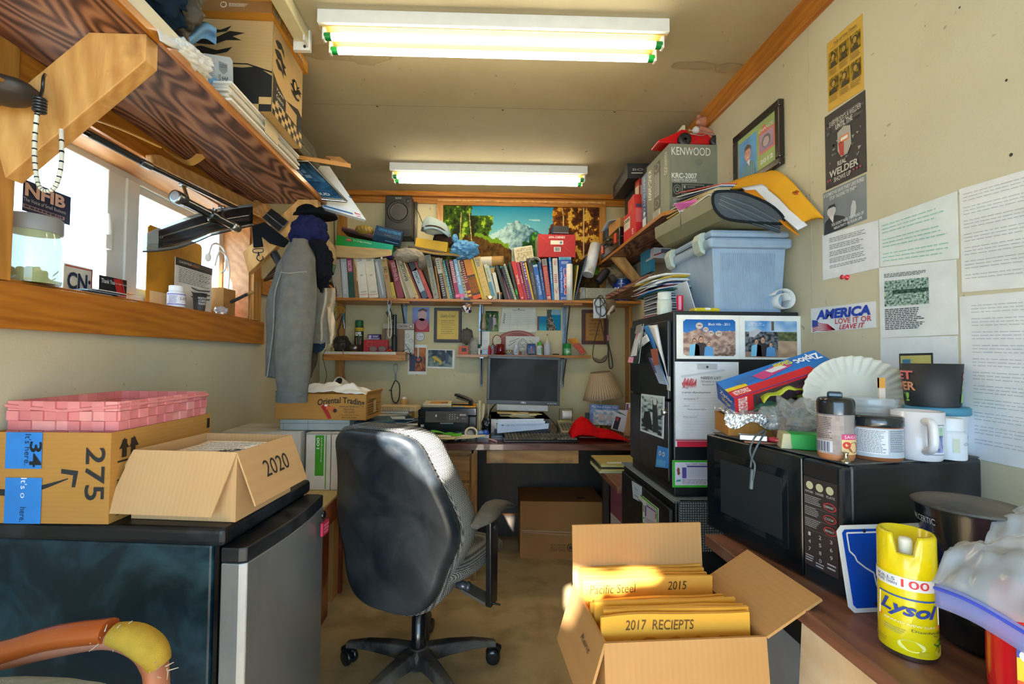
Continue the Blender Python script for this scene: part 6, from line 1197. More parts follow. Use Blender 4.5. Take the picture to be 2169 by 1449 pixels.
# desk
ZDK=.76;YD0=2.54
def X(px,Y):return at(px,900,Y).x
t=thing('desk','dark walnut topped wooden desk along the back wall','desk',(.2,2.9,0))
def tb(m,x0,x1,y0,y1,z0,z1,c):m.bx(x0-.2,x1-.2,y0-2.9,y1-2.9,z0,z1,c)
xl,xr=XL+.003,XR-.001
m=MB();tb(m,xl,xr,YD0,YB-.001,ZDK-.036,ZDK,LAM);m.build('desktop',t,bevel=.003)
px0,px1=X(925,YD0+.03),X(1004,YD0+.03);pw=px1-px0
m=MB();tb(m,px0-.06,px1,YD0+.05,YB-.1,.0,ZDK-.037,OAK);tb(m,X(999,YD0+.03),X(1012,YD0+.03),YD0+.03,YB-.1,0,ZDK-.037,OAK);tb(m,px0-.06,px1,YD0+.03,YD0+.05,ZDK-.06,ZDK-.037,OAKX);m.build('pedestal',t,bevel=.002)
zt=ZDK-.075
for k,h in enumerate((.135,.135,.20)):
 m=MB();tb(m,px0-.04,px1-.022,YD0+.034,YD0+.052,zt-h,zt,OAKX);d=m.build('drawer',t,bevel=.003)
 m=MB();m.tube([(px0+.035-.2,YD0+.034-2.9,zt-h/2),(px0+.035-.2,YD0+.012-2.9,zt-h/2)],[.009,.012],'m7a6040',10);m.build('knob',d);zt-=h+.018
m=MB();tb(m,X(1031,YD0+.01),X(1226,YD0+.01),YD0+.012,YD0+.5,at(1100,982,YD0+.01).z,ZDK-.037,OAKX);m.build('centre_drawer',t,bevel=.002)
m=MB();tb(m,px1,xr,YB-.14,YB-.12,.02,ZDK-.04,DARKPLY);m.build('modesty_panel',t)
m=MB();tb(m,px1+.04,xr-.03,YB-.145,YB-.142,.16,.175,'6a3c18');m.build('skirting_strip',t)
ZR2=.67
t=thing('side_table','low dark laminate side table in the right corner beside the desk','table',(.85,2.2,0))
m=MB();m.prism([(X(1257,2.49)-.85,.26,ZR2-.03),(.608-.85,-.175,ZR2-.03),(XR-.852,-.175,ZR2-.03),(XR-.852,.335,ZR2-.03),(X(1262,2.53)-.85,.335,ZR2-.03)],(0,0,.03),LAM2);m.build('tabletop',t,bevel=.002)
m=MB();m.bx(.19,.21,-.17,.32,0,ZR2-.03,DARKPLY);m.build('side_panel',t)
m=MB();m.bx(-.18,-.15,.28,.31,0,ZR2-.03,DARKPLY);m.build('leg',t)
rnd=random.Random(9)
for k,(cc,lab)in enumerate((('b8c4a0','pale green folder at the bottom of the side table pile'),('c8c07a','yellow green folder in the side table pile'),('2a2622','black clipboard in the middle of the side table pile'),('d4cc8a','pale yellow pad in the side table pile'),('c0ac64','ruled yellow legal pad on top of the side table pile'))):
 m=MB();w,d=.27,.20;m.bx(-w/2,w/2,-d/2,d/2,0,.008,cc)
 if k==4:
  s=boxface(m,w,d,.008,'T')
  for j in range(12):s.r(.02,.05+.08*j,.98,.055+.08*j,'8a8448')
  m.bx(-.10,.07,-d/2+.005,-d/2+.03,.008,.010,'d8dcdc')
 solo(m,'clipboard' if k==2 else 'folder',lab,'folder',(X(1300,2.40)+.035+rnd.uniform(-.008,.008)-(.0 if k else .01),2.36+.006*k,ZR2+.0085*k),rnd.uniform(-.05,.05),bevel=.001)
t=carton('cardboard_box','white box with purple panel under the side table','box',(.74,2.35,0),R(4),.04,.28,.62,'c4b8b0',lid=True,extra=lambda m,w,d,h:(boxface(m,w,d,h,'L').r(.0,.05,.9,.35,'8a4a5c'),boxface(m,w,d,h,'L').r(0,.75,1,1,'7c2430')))
m=MB();m.bx(-.03,.03,-.10,.10,0,.60,'b0a080');m.bx(-.031,-.03,-.09,.09,.45,.455,'6a5430');solo(m,'paper_bag','tall crumpled brown paper bag under the side table','bag',(.80,2.25,0),R(-6),bevel=.008)
m=MB();m.blob((.80,2.06,.42),(.06,.05,.07),'tb8c4cc',.3,3,4,4);m.bx(.77,.83,2.03,2.09,0,.36,'a09070');m.tube(sp([(.755,2.02,.42),(.76,2.02,.54),(.79,2.02,.59),(.83,2.02,.58)],5),.003,'c8ccd0',6);solo(m,'plastic_bag','clear plastic bag bundle under the side table edge','bag')
def under(m,w,d,h):
 s=boxface(m,w,d,h,'F')
 for k,tx in enumerate(('BLISTER PACK','QUANTITIES','THIS SIDE')):s.t(tx,.36,.74+.045*k,.54,.775+.045*k,'3a2410',2,rot=180)
 s.e(.60,.80,.045,.07,'3a2410',2,20);s.e(.60,.80,.036,.056,'8a5f34',3,20);s.e(.60,.80,.02,.03,'3a2410',4)
 s.p([(.02,.50),(.9,.54),(.9,.545),(.02,.508)],'d0c4b4',2);s.p([(.04,.53),(.6,.58),(.6,.584),(.04,.535)],'d0c4b4',2)
 boxface(m,w,d,h+.004,'T').r(.7,.72,.8,.82,'3a2410',2)
carton('cardboard_box','brown closed cardboard box on the floor beneath the desk','box',(X(1194,2.83),3.01,0),R(-2),.52,.34,.345,CARDD,lid=True,extra=under)
# low table at left
ZTL=.66
t=thing('typing_table','low beige topped table with a red stained leg behind the fridge','table',(-.87,1.95,0))
def tb(m,x0,x1,y0,y1,z0,z1,c):m.bx(x0+.87,x1+.87,y0-1.95,y1-1.95,z0,z1,c)
BEIGE=smudge_mat('beige_laminate','b8a06a','d6c69a',.45,s=6)
m=MB();tb(m,XL+.002,-.600,1.56,2.50,ZTL-.012,ZTL,BEIGE);m.build('tabletop',t,bevel=.002)
m=MB();tb(m,-.625,-.603,1.57,2.49,ZTL-.10,ZTL-.0125,RED_WOOD);tb(m,XL+.01,-.625,1.57,1.59,ZTL-.10,ZTL-.0125,RED_WOOD);m.build('apron',t)
for x_,y_ in((-.76,2.08),(-1.12,1.60),(-1.12,2.44),(-.76,2.44)):
 m=MB();tb(m,x_,x_+.035,y_,y_+.16 if x_>-1 and y_<2.2 else y_+.035,0,ZTL-.0125,RED_WOOD);m.build('leg',t)
carton('cardboard_box','narrow cardboard box on the floor behind the red table leg','box',(-.79,2.46,0),0,.10,.20,.42,CARD,extra=lambda m,w,d,h:boxface(m,w,d,h,'F').r(.0,.55,.6,1,'d2b47c'))
def env(m,w,d,h):
 s=boxface(m,w,d,h,'F');s.r(.38,.04,.74,.75,'3fa024',1);s.r(.80,.04,.84,.98,'3fa024',1);s.t('100',.44,.08,.56,.28,'e8f0e0',3,rot=270,bold=.02);s.t('Envelopes',.60,.08,.68,.5,'e8f0e0',3,rot=270);s.r(0,0,1,.03,'a8a49c',2)
for k,lab in enumerate(('white and green envelope box on the low table, left of its twin','white and green envelope box on the low table, nearest the office chair')):
 w=.105;m=MB();h=.245;m.bx(-w/2,w/2,-.12,.12,0,h,'dedcd6');env(m,w,.24,h);solo(m,'envelope_box',lab,'box',(at(672+54*k,1000,2.0).x-.0,2.125,ZTL+.001),bevel=.002,group='white and green envelope boxes')
carton('cardboard_box','plain white box behind the 2020 carton on the low table','box',(-.95,2.13,ZTL+.001),0,.34,.24,.245,'d4d2ca',lid=True)
m=MB();a=at(588,912,2.02);b=at(728,912,2.02);w=b.x-a.x+.02;zt=ZTL+.252
m.bx(0,w,0,.30,0,.045,'9aa8ac');s=flat(m,(0,0,.045),(w,0,0),(0,0,-.045));s.r(.0,.30,1,.34,'5a6a70');s.r(.40,0,.405,1,'5a6a70');s.r(.05,.3,.055,1,'5a6a70');solo(m,'office_machine','flat grey blue plastic case under the open carton on the low table','case',(a.x,2.04,zt),bevel=.003)
m=MB();a2=at(725,912,2.02);m.bx(0,.20,0,.22,0,.014,'1f3c4a');m.bx(0,.19,.005,.215,.014,.026,'2c4c5c');solo(m,'binder','dark teal binder lying right of the grey blue case','binder',(a2.x+.02,2.10,zt),R(18),bevel=.002)
def ot(m,w,d,h):
 s=boxface(m,w,d,h,'F')
 s.t('Oriental Trading',.48,.14,1.02-.02,.44,'1c120a',2,bold=.02,arch=.45)if 0 else s.t('Oriental Trading',.47,.10,.985,.42,'1c120a',2,bold=.02,arch=.35)
 for k,tx in enumerate(('Nobody Delivers','More Fun','for Less!')):s.t(tx,(.71,.76,.77)[k],.44+.10*k,(.93,.87,.88)[k],.52+.10*k,'3a2614',2)
 s.t('orientaltrading.com',.71,.78,.93,.83,'1c120a',2);s.t('800-526-9300',.74,.88,.90,.93,'1c120a',2)
 s.e(.56,.50,.05,.10,'b8281c',2);s.p([(.57,.46),(.66,.50),(.68,.62),(.64,.72),(.60,.60),(.56,.58)],'d0622c',3);s.e(.665,.64,.022,.08,'33241c',4);s.p([(.52,.55),(.58,.56),(.63,.95),(.59,.97)],'b8281c',2);s.e(.565,.44,.018,.04,'e8e0d0',4)
 s=boxface(m,w,d,h,'R');s.t('Contents',.1,.15,.6,.35,'4a3418',2,shear=.2);s.ln(.1,.42,.9,.9,5,'5a4424',.4);s.r(.45,.3,.62,.8,'c4a878',3)
zt2=zt+.046
oc=at(684,888,2.06);wot=at(780,888,2.06).x-at(582,888,2.06).x
t=carton('cardboard_box','open Oriental Trading cardboard box filled with white plastic on the low table','box',(oc.x,2.06+.10,zt2),R(-5),wot,.22,.112,CARTY,extra=ot,flaps=[('R',.015,20)])
m=MB();q=WM[t.name].translation
m.patch(lambda u,v:V((oc.x-wot*.47+wot*.92*u,2.075+.17*v,zt2+.10+.05*math.sin(u*3.1)**.5*math.sin(.4+v*2.5)*(1+.6*nz(u*2,v*2,3))+.012*nz(u,v,12))),40,16,plain_mat('white_film','e6e4de',.4,alpha=.92))
solo(m,'plastic_sheet','crumpled white plastic sheet in the open Oriental Trading box','plastic',solid=.001)
rnd=random.Random(12);z=ZDK+.001
PILE=(('8a5a28','brown folder at the bottom of the folder pile beside the printer',.006),('b88a44','tan envelope near the bottom of the folder pile',.006),('1c4a86','royal blue folder in the folder pile',.012),('20262c','black ring binder in the folder pile',.016),('2a5a8c','mid blue folder in the folder pile',.008),('7a8088','grey folder in the folder pile',.010),('1c2c38','dark blue binder in the folder pile',.022),('c8a868','tan catalogue sheets near the top of the folder pile',.010),('3a4048','charcoal notebook near the top of the folder pile',.018))
cx=X(845,2.62)
m=MB();m.bx(-.17,.17,-.13,.13,0,.05,CARDD);solo(m,'flat_box','flat brown box supporting the folder pile on the desk','box',(X(812,2.70),2.80,z),R(3));z+=.052
for cc,lab,h in PILE:
 m=MB();w,d=rnd.uniform(.24,.31),rnd.uniform(.20,.23);m.bx(-w/2,w/2,-d/2,d/2,0,h,cc);m.bx(-w/2+.004,w/2+.0005,-d/2-.0005,d/2-.004,.002,h-.002,'d8d0bc')if h>.007 else None
 solo(m,'folder',lab,'folder',(X(818,2.68)+rnd.uniform(-.03,.03),2.78+rnd.uniform(-.03,.01),z),rnd.uniform(-.35,.35),bevel=.0015);z+=h+.0006
m=MB();w=.26
for k in range(6):m.bx(-w/2+.004*k,w/2-.002*k,-.09+.002*k,.09,.003*k,.003*k+.0026,('d8c8a0','c8b488')[k%2])
for k in range(26):m.tube([(-w/2+.008+.0095*k,-.092,.002),(-w/2+.008+.0095*k,-.095,.010),(-w/2+.008+.0095*k,-.088,.019)],.0012,'5a4a34',4,caps=False)
m.bx(-.12,.11,-.07,-.055,.018,.0186,'6a5430');solo(m,'notepad','spiral bound cream notepad on top of the folder pile','notepad',(X(838,2.68),2.74,z),R(-4));
m=MB();m.lathe([(.027,0),(.027,.07),(.023,.07),(.023,.0)],'a8844c',n=22);m.lathe([(0,.045),(.022,.046)],'e0dcd0');m.blob((0,0,.07),(.02,.02,.012),'e4e0d8',.4,3,2,3);solo(m,'cardboard_tube','short cardboard tube stuffed with paper behind the folder pile','tube',(X(855,3.0),3.0,ZDK+.135));m=MB();m.bx(-.06,.06,-.06,.06,0,.134,'b89c5c');solo(m,'carton','tan box behind the folder pile carrying the cardboard tube','box',(X(855,3.0),3.0,ZDK+.0005),bevel=.002)
# printers, monitor
x0,x1=X(885,2.78),X(1010,2.78)
t=thing('printer','black inkjet printer with a grey control panel at the left of the desk','printer',((x0+x1)/2,2.78,ZDK));w=x1-x0;h=at(950,863,2.78).z-ZDK;PB='*15181c'
m=MB();m.bx(-w/2,w/2,.03,.33,0,h*.70,PB);m.bx(-w/2,-w/2+.05,0,.03,0,h*.70,PB);m.bx(w/2-.05,w/2,0,.03,0,h*.70,PB);m.bx(-w/2+.05,w/2-.05,.0,.03,0,h*.10,PB);m.bx(-w/2,w/2,0,.33,h*.70,h,PB);m.build('body',t,bevel=.006)
m=MB();s_=.012;m.hexa([(-w*.37,-s_*2,h*.50),(w*.34,-s_*2,h*.50),(w*.34,0,h*.52),(-w*.37,0,h*.52),(-w*.37,-.001,h*.86),(w*.34,-.001,h*.86),(w*.34,.02,h*.86),(-w*.37,.02,h*.86)],'3c3c3c')
s=flat(m,(-w*.37,-.001,h*.86),(w*.71,0,0),(0,-s_*1.9,-h*.36),.001);s.t('EPSON',.82,.25,.96,.40,'d0d0cc',2,bold=.03);s.t('XP-430',.86,.62,.95,.70,'b0b0ac',2);s.r(.27,.2,.5,.85,'282a2c');s.r(.24,.3,.27,.5,'e8e8e8')
for k in range(9):s.e(.58+.06*(k%3),.3+.2*(k//3),.010,.035,'c8c8c4',3)
s.e(.76,.6,.015,.05,'d8d8d4',3);m.build('control_panel',t,bevel=.001)
m=MB();m.bx(-w*.12,w*.1,-.006,.0,h*.43,h*.47,'9a9c9e');m.build('tray_handle',t)
m=MB();m.bx(-w/2+.018,-w/2+.036,-.002,0,h*.32,h*.40,'c8ccd0');m.build('front_badge',t)
zt=ZDK+h
m=MB();m.bx(-.085,.085,-.02,.19,0,.012,'c8a878');m.bx(-.087,.083,-.03,.18,.012,.020,'d8c8a8');m.bx(-.05,.062,-.01,.12,.020,.0212,'c88a1c');m.bx(.02,.058,.0,.05,.0212,.022,'4a3c20');solo(m,'envelope','stack of tan envelopes with yellow window on the left of the printer lid','envelopes',(X(926,2.78),2.80,zt+.001),R(2),bevel=.001)
m=MB();m.bx(-.075,.065,-.03,.16,0,.008,'d8961c');m.bx(-.075,.0,-.031,.0,0,.0035,'4a88c8');solo(m,'envelope','bright yellow envelope under the stapler on the printer','envelope',(X(985,2.78),2.80,zt+.001),R(-3))
t=thing('stapler','black stapler sitting on the yellow envelope on the printer','stapler',(X(981,2.82),2.82,zt+.010),R(-14))
m=MB();m.bx(-.065,.06,-.016,.016,0,.008,'*16181a');m.bx(.035,.06,-.014,.014,.008,.03,'*16181a');m.build('base',t,bevel=.003)
m=MB();m.tube(sp([(-.055,0,.062),(-.03,0,.058),(.02,0,.042),(.055,0,.026)],5),[.011]*4+[.014]*12,'*1a1a1c',8,flat=.8);m.build('top_arm',t);m=MB();m.tube([(-.045,0,.045),(.03,0,.024)],.006,'m8a8c8e',6);m.build('staple_rail',t)
x0,x1=X(1040,2.74),X(1166,2.74);w=x1-x0;h=at(1100,887,2.74).z-ZDK
t=thing('printer','dusty black printer under the monitor','printer',((x0+x1)/2,2.74,ZDK))
m=MB();m.bx(-w/2,w/2,0,.34,0,h,'*181b20');m.bx(-w/2-.002,w/2+.002,.0,.34,h-.004,h,DUSTY);m.bx(-w/2+.02,w/2-.02,-.002,0,.012,h*.45,'0a0b0d');m.build('body',t,bevel=.008)
m=MB();m.bx(-w/2+.02,-w/2+.07,-.003,-.001,h*.78,h*.95,'d8dce0');m.build('label',t)
for k,(a,b,y,cc,lab)in enumerate(((1056,1152,888,'dce2ec','white letter standing in front of the monitor printer, hindmost of three'),(1054,1155,893,'d4dcea','white letter standing in the middle of three before the printer'),(1053,1163,898,'bccbe4','pale blue letter standing foremost before the printer'))):
 m=MB();Yk=2.715-.012*k;p=[at(a,y,Yk),at(b,y-1,Yk),at(b-4 if k<2 else b-2,908,Yk),at(a,918 if k==2 else 908,Yk)];z_=ZDK+.001
 p[2].z=max(p[2].z,z_);p[3].z=max(p[3].z,z_);m.prism(p,(0,.001,0),cc)
 if k==2:s=Sheet(m,lambda u,v,h_:(p[0]*(1-u)+p[1]*u)*(1-v)+(p[3]*(1-u)+p[2]*u)*v-V((0,h_,0)),.0006);s.r(.08,.1,.13,.2,'3a4250');s.ln(.16,.12,.9,.35,2,'7a8cac',.4)
 solo(m,'letter',lab,'letter',group='letters leaning on the monitor printer')
rnd=random.Random(4)
for k in range(7):
 m=MB();w_=rnd.uniform(.12,.20);m.patch(lambda u,v:V(((u-.5)*w_,(v-.5)*.10,.002+.004*nz(u,v,3,k)**1)),6,4,'p'+rnd.choice(('d8c8a0','e4d8b8','c8b080','ddd0b0')));solo(m,'torn_paper','curled cream scrap of paper on the printer below the monitor','paper',(X(1100+rnd.uniform(-18,18),2.80),2.80,ZDK+h+.004+.004*k),rnd.uniform(-.3,.3),group='cream paper scraps on the monitor printer',solid=.0008)
t=thing('monitor','black flat computer monitor standing on the desk printer','monitor',(X(1107,2.88),2.90,ZDK+h))
YM=2.84;q=WM[t.name].translation;c=[at(x_,y_,YM)-q for x_,y_ in((1031,752),(1187,755),(1184,858),(1031,854))]
x0=(c[0].x+c[3].x)/2;x1=(c[1].x+c[2].x)/2;z1_=(c[0].z+c[1].z)/2;z0_=(c[2].z+c[3].z)/2;yy=YM-q.y;b=.018
MR=Matrix.Translation((x0,yy,z0_))@Matrix.Rotation(R(1.2),4,'Y');w=x1-x0;hh=z1_-z0_
m=MB();m.M=MR;m.bx(0,w,0,.012,0,b*1.5,BLACKP);m.bx(0,w,0,.012,hh-b,hh,BLACKP);m.bx(0,b,0,.012,b*1.5,hh-b,BLACKP);m.bx(w-b,w,0,.012,b*1.5,hh-b,BLACKP);m.bx(0,w,.012,.05,0,hh,'101214');m.build('bezel',t,bevel=.002)
SCR=smudge_mat('dark_screen','0a0d0f','101314',.65,s=4);m=MB();m.M=MR;m.bx(b,w-b,.006,.011,b*1.5,hh-b,SCR);m.build('screen',t)
m=MB();m.M=MR;s=flat(m,(0,-.0004,b*1.5),(w,0,0),(0,0,-b*1.5));s.t('DELL',.47,.28,.54,.68,'c8ccd0',1,bold=.03)
m.build('brand_lettering',t)
for k in range(5):m=MB();m.M=MR;m.bx(w-.075+.012*k,w-.070+.012*k,-.0025,0,b*.5,b*.8,'d0d4d8');m.build('button',t)
m=MB();p0,p1=at(1052,866,2.80)-q,at(1161,869,2.80)-q;m.M=Matrix.Translation((p0.x,p0.y,p0.z))@Matrix.Rotation(R(1.2),4,'Y');m.bx(0,(p1-p0).length,0,.05,-.008,.026,'a8acae');m.build('speaker_bar',t,bevel=.003)
m=MB();m.bx(-.035,.035,.02,.045,.0,.10,'mb0b4b8');m.build('neck',t,bevel=.004);m=MB();m.bx(-.09,.11,-.04,.12,.001,.012,'*1a1c20');m.build('stand_base',t,bevel=.006)
x0,x1=X(1066,2.62),X(1225,2.62)
t=thing('keyboard','dusty black keyboard on the desk in front of the monitor','keyboard',((x0+x1)/2,2.60,ZDK+.001),R(1));w=x1-x0
m=MB();m.hexa([(-w/2,-.02,0),(w/2,-.02,0),(w/2,.14,0),(-w/2,.14,0),(-w/2,-.02,.012),(w/2,-.02,.012),(w/2,.14,.024),(-w/2,.14,.024)],'*121416');m.build('key_deck',t,bevel=.003)
m=MB();rr=random.Random(3)
for j in range(6):
 u=-w/2+.012
 while u<w/2-.02:
  kw=.0175 if not(j==0 and-w*.25<u<-w*.05)else .10;y_=-.010+.0235*j;z_=.0135+.012*(y_+.02)/.16
  if not(w*.16<u<w*.185 or w*.30<u<w*.32):m.hexa([(u,y_,z_),(u+kw,y_,z_),(u+kw,y_+.019,z_),(u,y_+.019,z_),(u+.0025,y_+.003,z_+.009),(u+kw-.0025,y_+.003,z_+.009),(u+kw-.0025,y_+.017,z_+.009),(u+.0025,y_+.017,z_+.009)],'d'+rr.choice(('4a4842','5a564c','625c50','6a6252')))
  u+=kw+.0018
m.build('keys',t)['kind']='stuff'
m=MB()
def hump(u,v):
 x=1208+122*u;prof=[(0,12),(.08,34),(.2,47),(.32,42),(.48,24),(.7,20),(.86,12),(1,2)]
 for(a,b),(c_,d_)in zip(prof,prof[1:]):
  if a<=u<=c_:hh=b+(d_-b)*(u-a)/(c_-a);break
 z=hh/360*math.sin(math.pi*min(1,.06+v*.94))**.7;return V((X(x,2.64),2.60+.16*v,ZDK+.003+max(0,z*(1+.12*nz(u*2,v*2,3)))))
m.patch(hump,40,20,'cc80f14');solo(m,'red_cloth','bright red cloth heaped on the right of the desk','cloth',solid=.003)
t=thing('table_lamp','small table lamp with pleated cream shade at the right of the desk','lamp',(X(1276,3.02),3.02,ZDK))
cz_=at(1276,843,3.02).z-ZDK;tz_=at(1276,790,3.02).z-ZDK
SH=Matrix.Translation((0,0,cz_))@Matrix.Rotation(R(-7),4,'Y')
m=MB();m.M=SH
def shade(u,v):
 a=2*math.pi*u;rr=(.132-.070*v)*(1+.010*math.sin(a*44));return V((rr*math.cos(a)+.006,rr*math.sin(a),v*(tz_-cz_+.006)))
m.patch(shade,176,4,lambda a,b:rgb('9a8468')if int(a*88)%2 else rgb('b8a488'));m.build('lamp_shade',t,solid=.0015)
m=MB();m.M=SH;m.tube([(.133*math.cos(a/5)+.006,.133*math.sin(a/5),0)for a in range(32)],.003,'8a7458',6,closed=True);m.tube([(.063*math.cos(a/5)+.006,.063*math.sin(a/5),tz_-cz_+.006)for a in range(32)],.003,'8a7458',6,closed=True);m.build('shade_trim',t)
m=MB();m.lathe([(.016,cz_-.025),(.016,cz_+.05)],'c8ccc8',(-.012,0,0),16);m.tube([(-.03,0,cz_-.022),(.006,0,cz_-.02)],.005,'mb08c48',6);m.build('socket',t)
m=MB();m.lathe([(.06,0),(.06,.012),(.02,.03),(.012,.06),(.014,.12),(.006,cz_-.03),(.006,cz_-.02)],'ma8884c',(-.012,0,0),20);m.build('base',t)
def bigguy(s):s.ras(0,0,1,1,14,14,lambda a,b:mixc(rgb('5a78b4'),rgb('8ca4cc'),.5+nz(a,b,4)));s.t('Big Guy & Little Guy',.07,.07,.94,.17,'e8ecf0',3,shear=.1);s.ras(.13,.26,.93,1,22,18,lambda a,b:mixc(rgb('8ea4b8'),rgb('d4d8d8'),.5+1.4*noise.noise(V((a*7,b*6,2)))),2);s.e(.42,.6,.12,.16,'c8b8b0',4);s.e(.68,.65,.12,.16,'bcb4b4',4)
fbox('picture_book','blue picture book standing upright below the table lamp','book',[(1250,856),(1311,859),(1311,902)],2.92,.012,'3c5890',bigguy)
o=list(COL.objects)[-1]
fbox('envelope','white windowed envelope standing beside the blue picture book','envelope',[(1304,874),(1331,882),(1331,918)],2.86,.004,'d4d4e0',lambda s:(s.r(.1,.2,.5,.95,'2a2a34'),s.r(.15,.25,.35,.45,'b83040',3)))
fbox('card','white card with green stripe behind the windowed envelope','card',[(1310,868),(1332,870),(1332,905)],2.90,.003,'dcd8e4',lambda s:s.p([(0,.1),(1,.35),(1,.5),(0,.25)],'2a7a4a'))
fbox('card','white card standing tallest against the right post','card',[(1326,853),(1338,854),(1338,905)],2.94,.003,'dcd8dc',lambda s:s.r(.1,.05,.5,.3,'6a4a8c'))
fbox('brown_folder','plain brown envelope standing by the filing cabinet','folder',[(1331,863),(1343,865),(1343,925)],2.74,.004,'b08a5c')
fbox('phone','dark grey handset box left of the picture book','box',[(1241,875),(1249,875),(1249,900)],2.90,.03,'3c4450')
t=thing('adding_machine','beige adding machine with a white paper roll behind the red cloth','calculator',(X(1203,2.86),2.86,ZDK))
m=MB();m.hexa([(-.055,-.08,0),(.055,-.08,0),(.055,.10,0),(-.055,.10,0),(-.055,-.08,.03),(.055,-.08,.03),(.055,.10,.075),(-.055,.10,.075)],'a89c80');s=flat(m,(-.05,.05,.064),(.10,0,0),(0,-.12,-.031));[s.r(.05+.19*(k%5),.08+.23*(k//5),.19+.19*(k%5),.25+.23*(k//5),'4a4840')for k in range(20)];s.r(.05,-.35,.9,-.12,'c8c488',2);m.build('case',t,bevel=.003)
m=MB();m.lathe([(.026,-.03),(.026,.03),(.008,.03)],'e8e8e4',(.005,.07,.115),20,Matrix.Rotation(R(90),3,'Y'));m.build('paper_roll',t)
m=MB();m.tube([(-.04,.09,.06),(-.04,.08,.15),(.045,.08,.15),(.045,.09,.06)],.0022,'*2a2a2a',6);m.build('roll_holder',t)
G=[('green_strap','bundle of bright green strap lying in front of the inkjet printer',[(895,903),(912,899),(935,902),(960,906),(978,912)],'4fae34',.012),]
m=MB();m.patch(lambda u,v:V((X(893+84*u,2.68),2.66+.07*v,ZDK+.030+.010*math.sin(u*11)+.008*nz(u,v,5)-.01*u)),24,5,'c58b43a');m.blob((X(897,2.66),2.68,ZDK+.03),(.02,.02,.012),'c58b43a',.3,2,2,3);m.patch(lambda u,v:V((X(912+66*u,2.67),2.645+.05*v,ZDK+.042+.008*math.sin(u*6+v)-.012*u)),16,5,'c6cc84a');solo(m,'green_strap','folded bright green strap lying in front of the inkjet printer','strap',solid=.004)
rnd=random.Random(31)
for k in range(8):
 m=MB();w_,d_=rnd.uniform(.14,.22),rnd.uniform(.07,.10);sd=rnd.random()*9
 m.patch(lambda u,v:V(((u-.5)*w_,(v-.5)*d_,.003+.004*nz(u,v,2,sd))),8,5,'p'+('e0d4b0','d8c490','d4d8d8','e4dcc0','c8a850','d8d0b8','e4e0d0','cdbb8c')[k]);
 solo(m,'loose_paper','loose cream paper spread in front of the inkjet printer','paper',(X((920,935,900,960,940,985,1000,930)[k],2.66),(2.66,2.68,2.64,2.65,2.70,2.63,2.66,2.60)[k],ZDK+.0035*k+.0005),rnd.uniform(-.5,.5),group='loose papers on the desk',solid=.0007)
m=MB();m.patch(lambda u,v:V((-.02-.10*(u-.5)+X(945,2.6),2.575+.06*v,ZDK+.030+.003*math.sin(u*3))),8,4,'pdcd8c8');s=None;solo(m,'invoice','ruled paper slip at the desk edge behind the office chair','paper',solid=.0007)
m=MB();c=V((X(998,2.68),2.70,ZDK+.033));m.tube([c+V((.034*math.cos(a/4),.01*math.sin(a/4),.030*math.sin(a/4)))for a in range(25)],.006,'d8d0b0',8,closed=True);m.blob(c+V((-.012,.01,-.008)),(.03,.02,.022),'tdfe0d8',.2,2,4,4);solo(m,'tape_dispenser','cream tape ring and clear tape lying on the desk papers','tape')
m=MB();m.blob((X(1017,2.72),2.72,ZDK+.03),(.022,.015,.016),'*6a94c8',.1,2,2,3);m.blob((X(1029,2.72),2.73,ZDK+.03),(.022,.018,.018),'*1a50b8',.1,2,3,3);m.bx(X(1012,2.72),X(1036,2.72),2.71,2.74,ZDK+.001,ZDK+.02,'d8d8d4');solo(m,'blue_whistle','blue plastic bits lying between the two printers','trinket')
t=thing('pen_cup','rolled cream papers and a black cable coil between the two printers','papers',(X(1016,2.86),2.86,ZDK))
for k in range(5):m=MB();m.tube([(-.02+.008*k,.01*(k%2),0),(-.026+.013*k,.01*(k%2),.17+.02*(k%3))],.010,('d8c8a0','c4b48c')[k%2],8);m.build('rolled_paper',t)
m=MB();m.blob((.045,-.02,.06),(.035,.03,.06),'*1c1e20',.25,2.5,3,4);m.build('black_bag',t)
m=MB();m.lathe([(0,0),(.012,.004),(.020,.02)],'d4d0c4',(.055,.05,.20),14,Matrix.Rotation(R(80),3,'X'));m.tube([(.055,.05,.0),(.055,.05,.20)],.003,'d4d0c4',6);m.build('white_spoon',t)
cyl2('pen','white and red pen lying on the desk left of the keyboard','pen',(X(1036,2.64),2.66,ZDK+.006),(X(1052,2.58),2.58,ZDK+.006),.005,'d4b0b0',10)
m=MB();m.tube(sp([(X(1150,2.9),2.9,ZDK+.12),(X(1165,2.9),2.88,ZDK+.09),(X(1180,2.86),2.84,ZDK+.04),(X(1176,2.8),2.80,ZDK+.012),(X(1168,2.8),2.82,ZDK+.005)],6),.0035,'*17181a',6);solo(m,'power_cable','black cable looping down at the right of the monitor','cable')
m=MB();m.tube(sp([(X(1057,2.9),2.92,ZDK+.20),(X(1046,2.9),2.92,ZDK+.17),(X(1038,2.9),2.93,ZDK+.13),(X(1034,2.9),2.93,ZDK+.05),(X(1032,2.9),2.94,ZDK+.005)],6),.004,'*17181a',6);solo(m,'power_cable','black cable hanging at the left of the monitor','cable')
m=MB();m.tube(sp([(X(1316,2.6),2.60,ZDK+.003),(X(1322,2.6),2.585,ZDK+.012),(X(1335,2.6),2.60,ZDK+.003)],5),.0015,'*17181a',6);solo(m,'glasses','thin dark wire loop by the red cloth on the desk','wire')
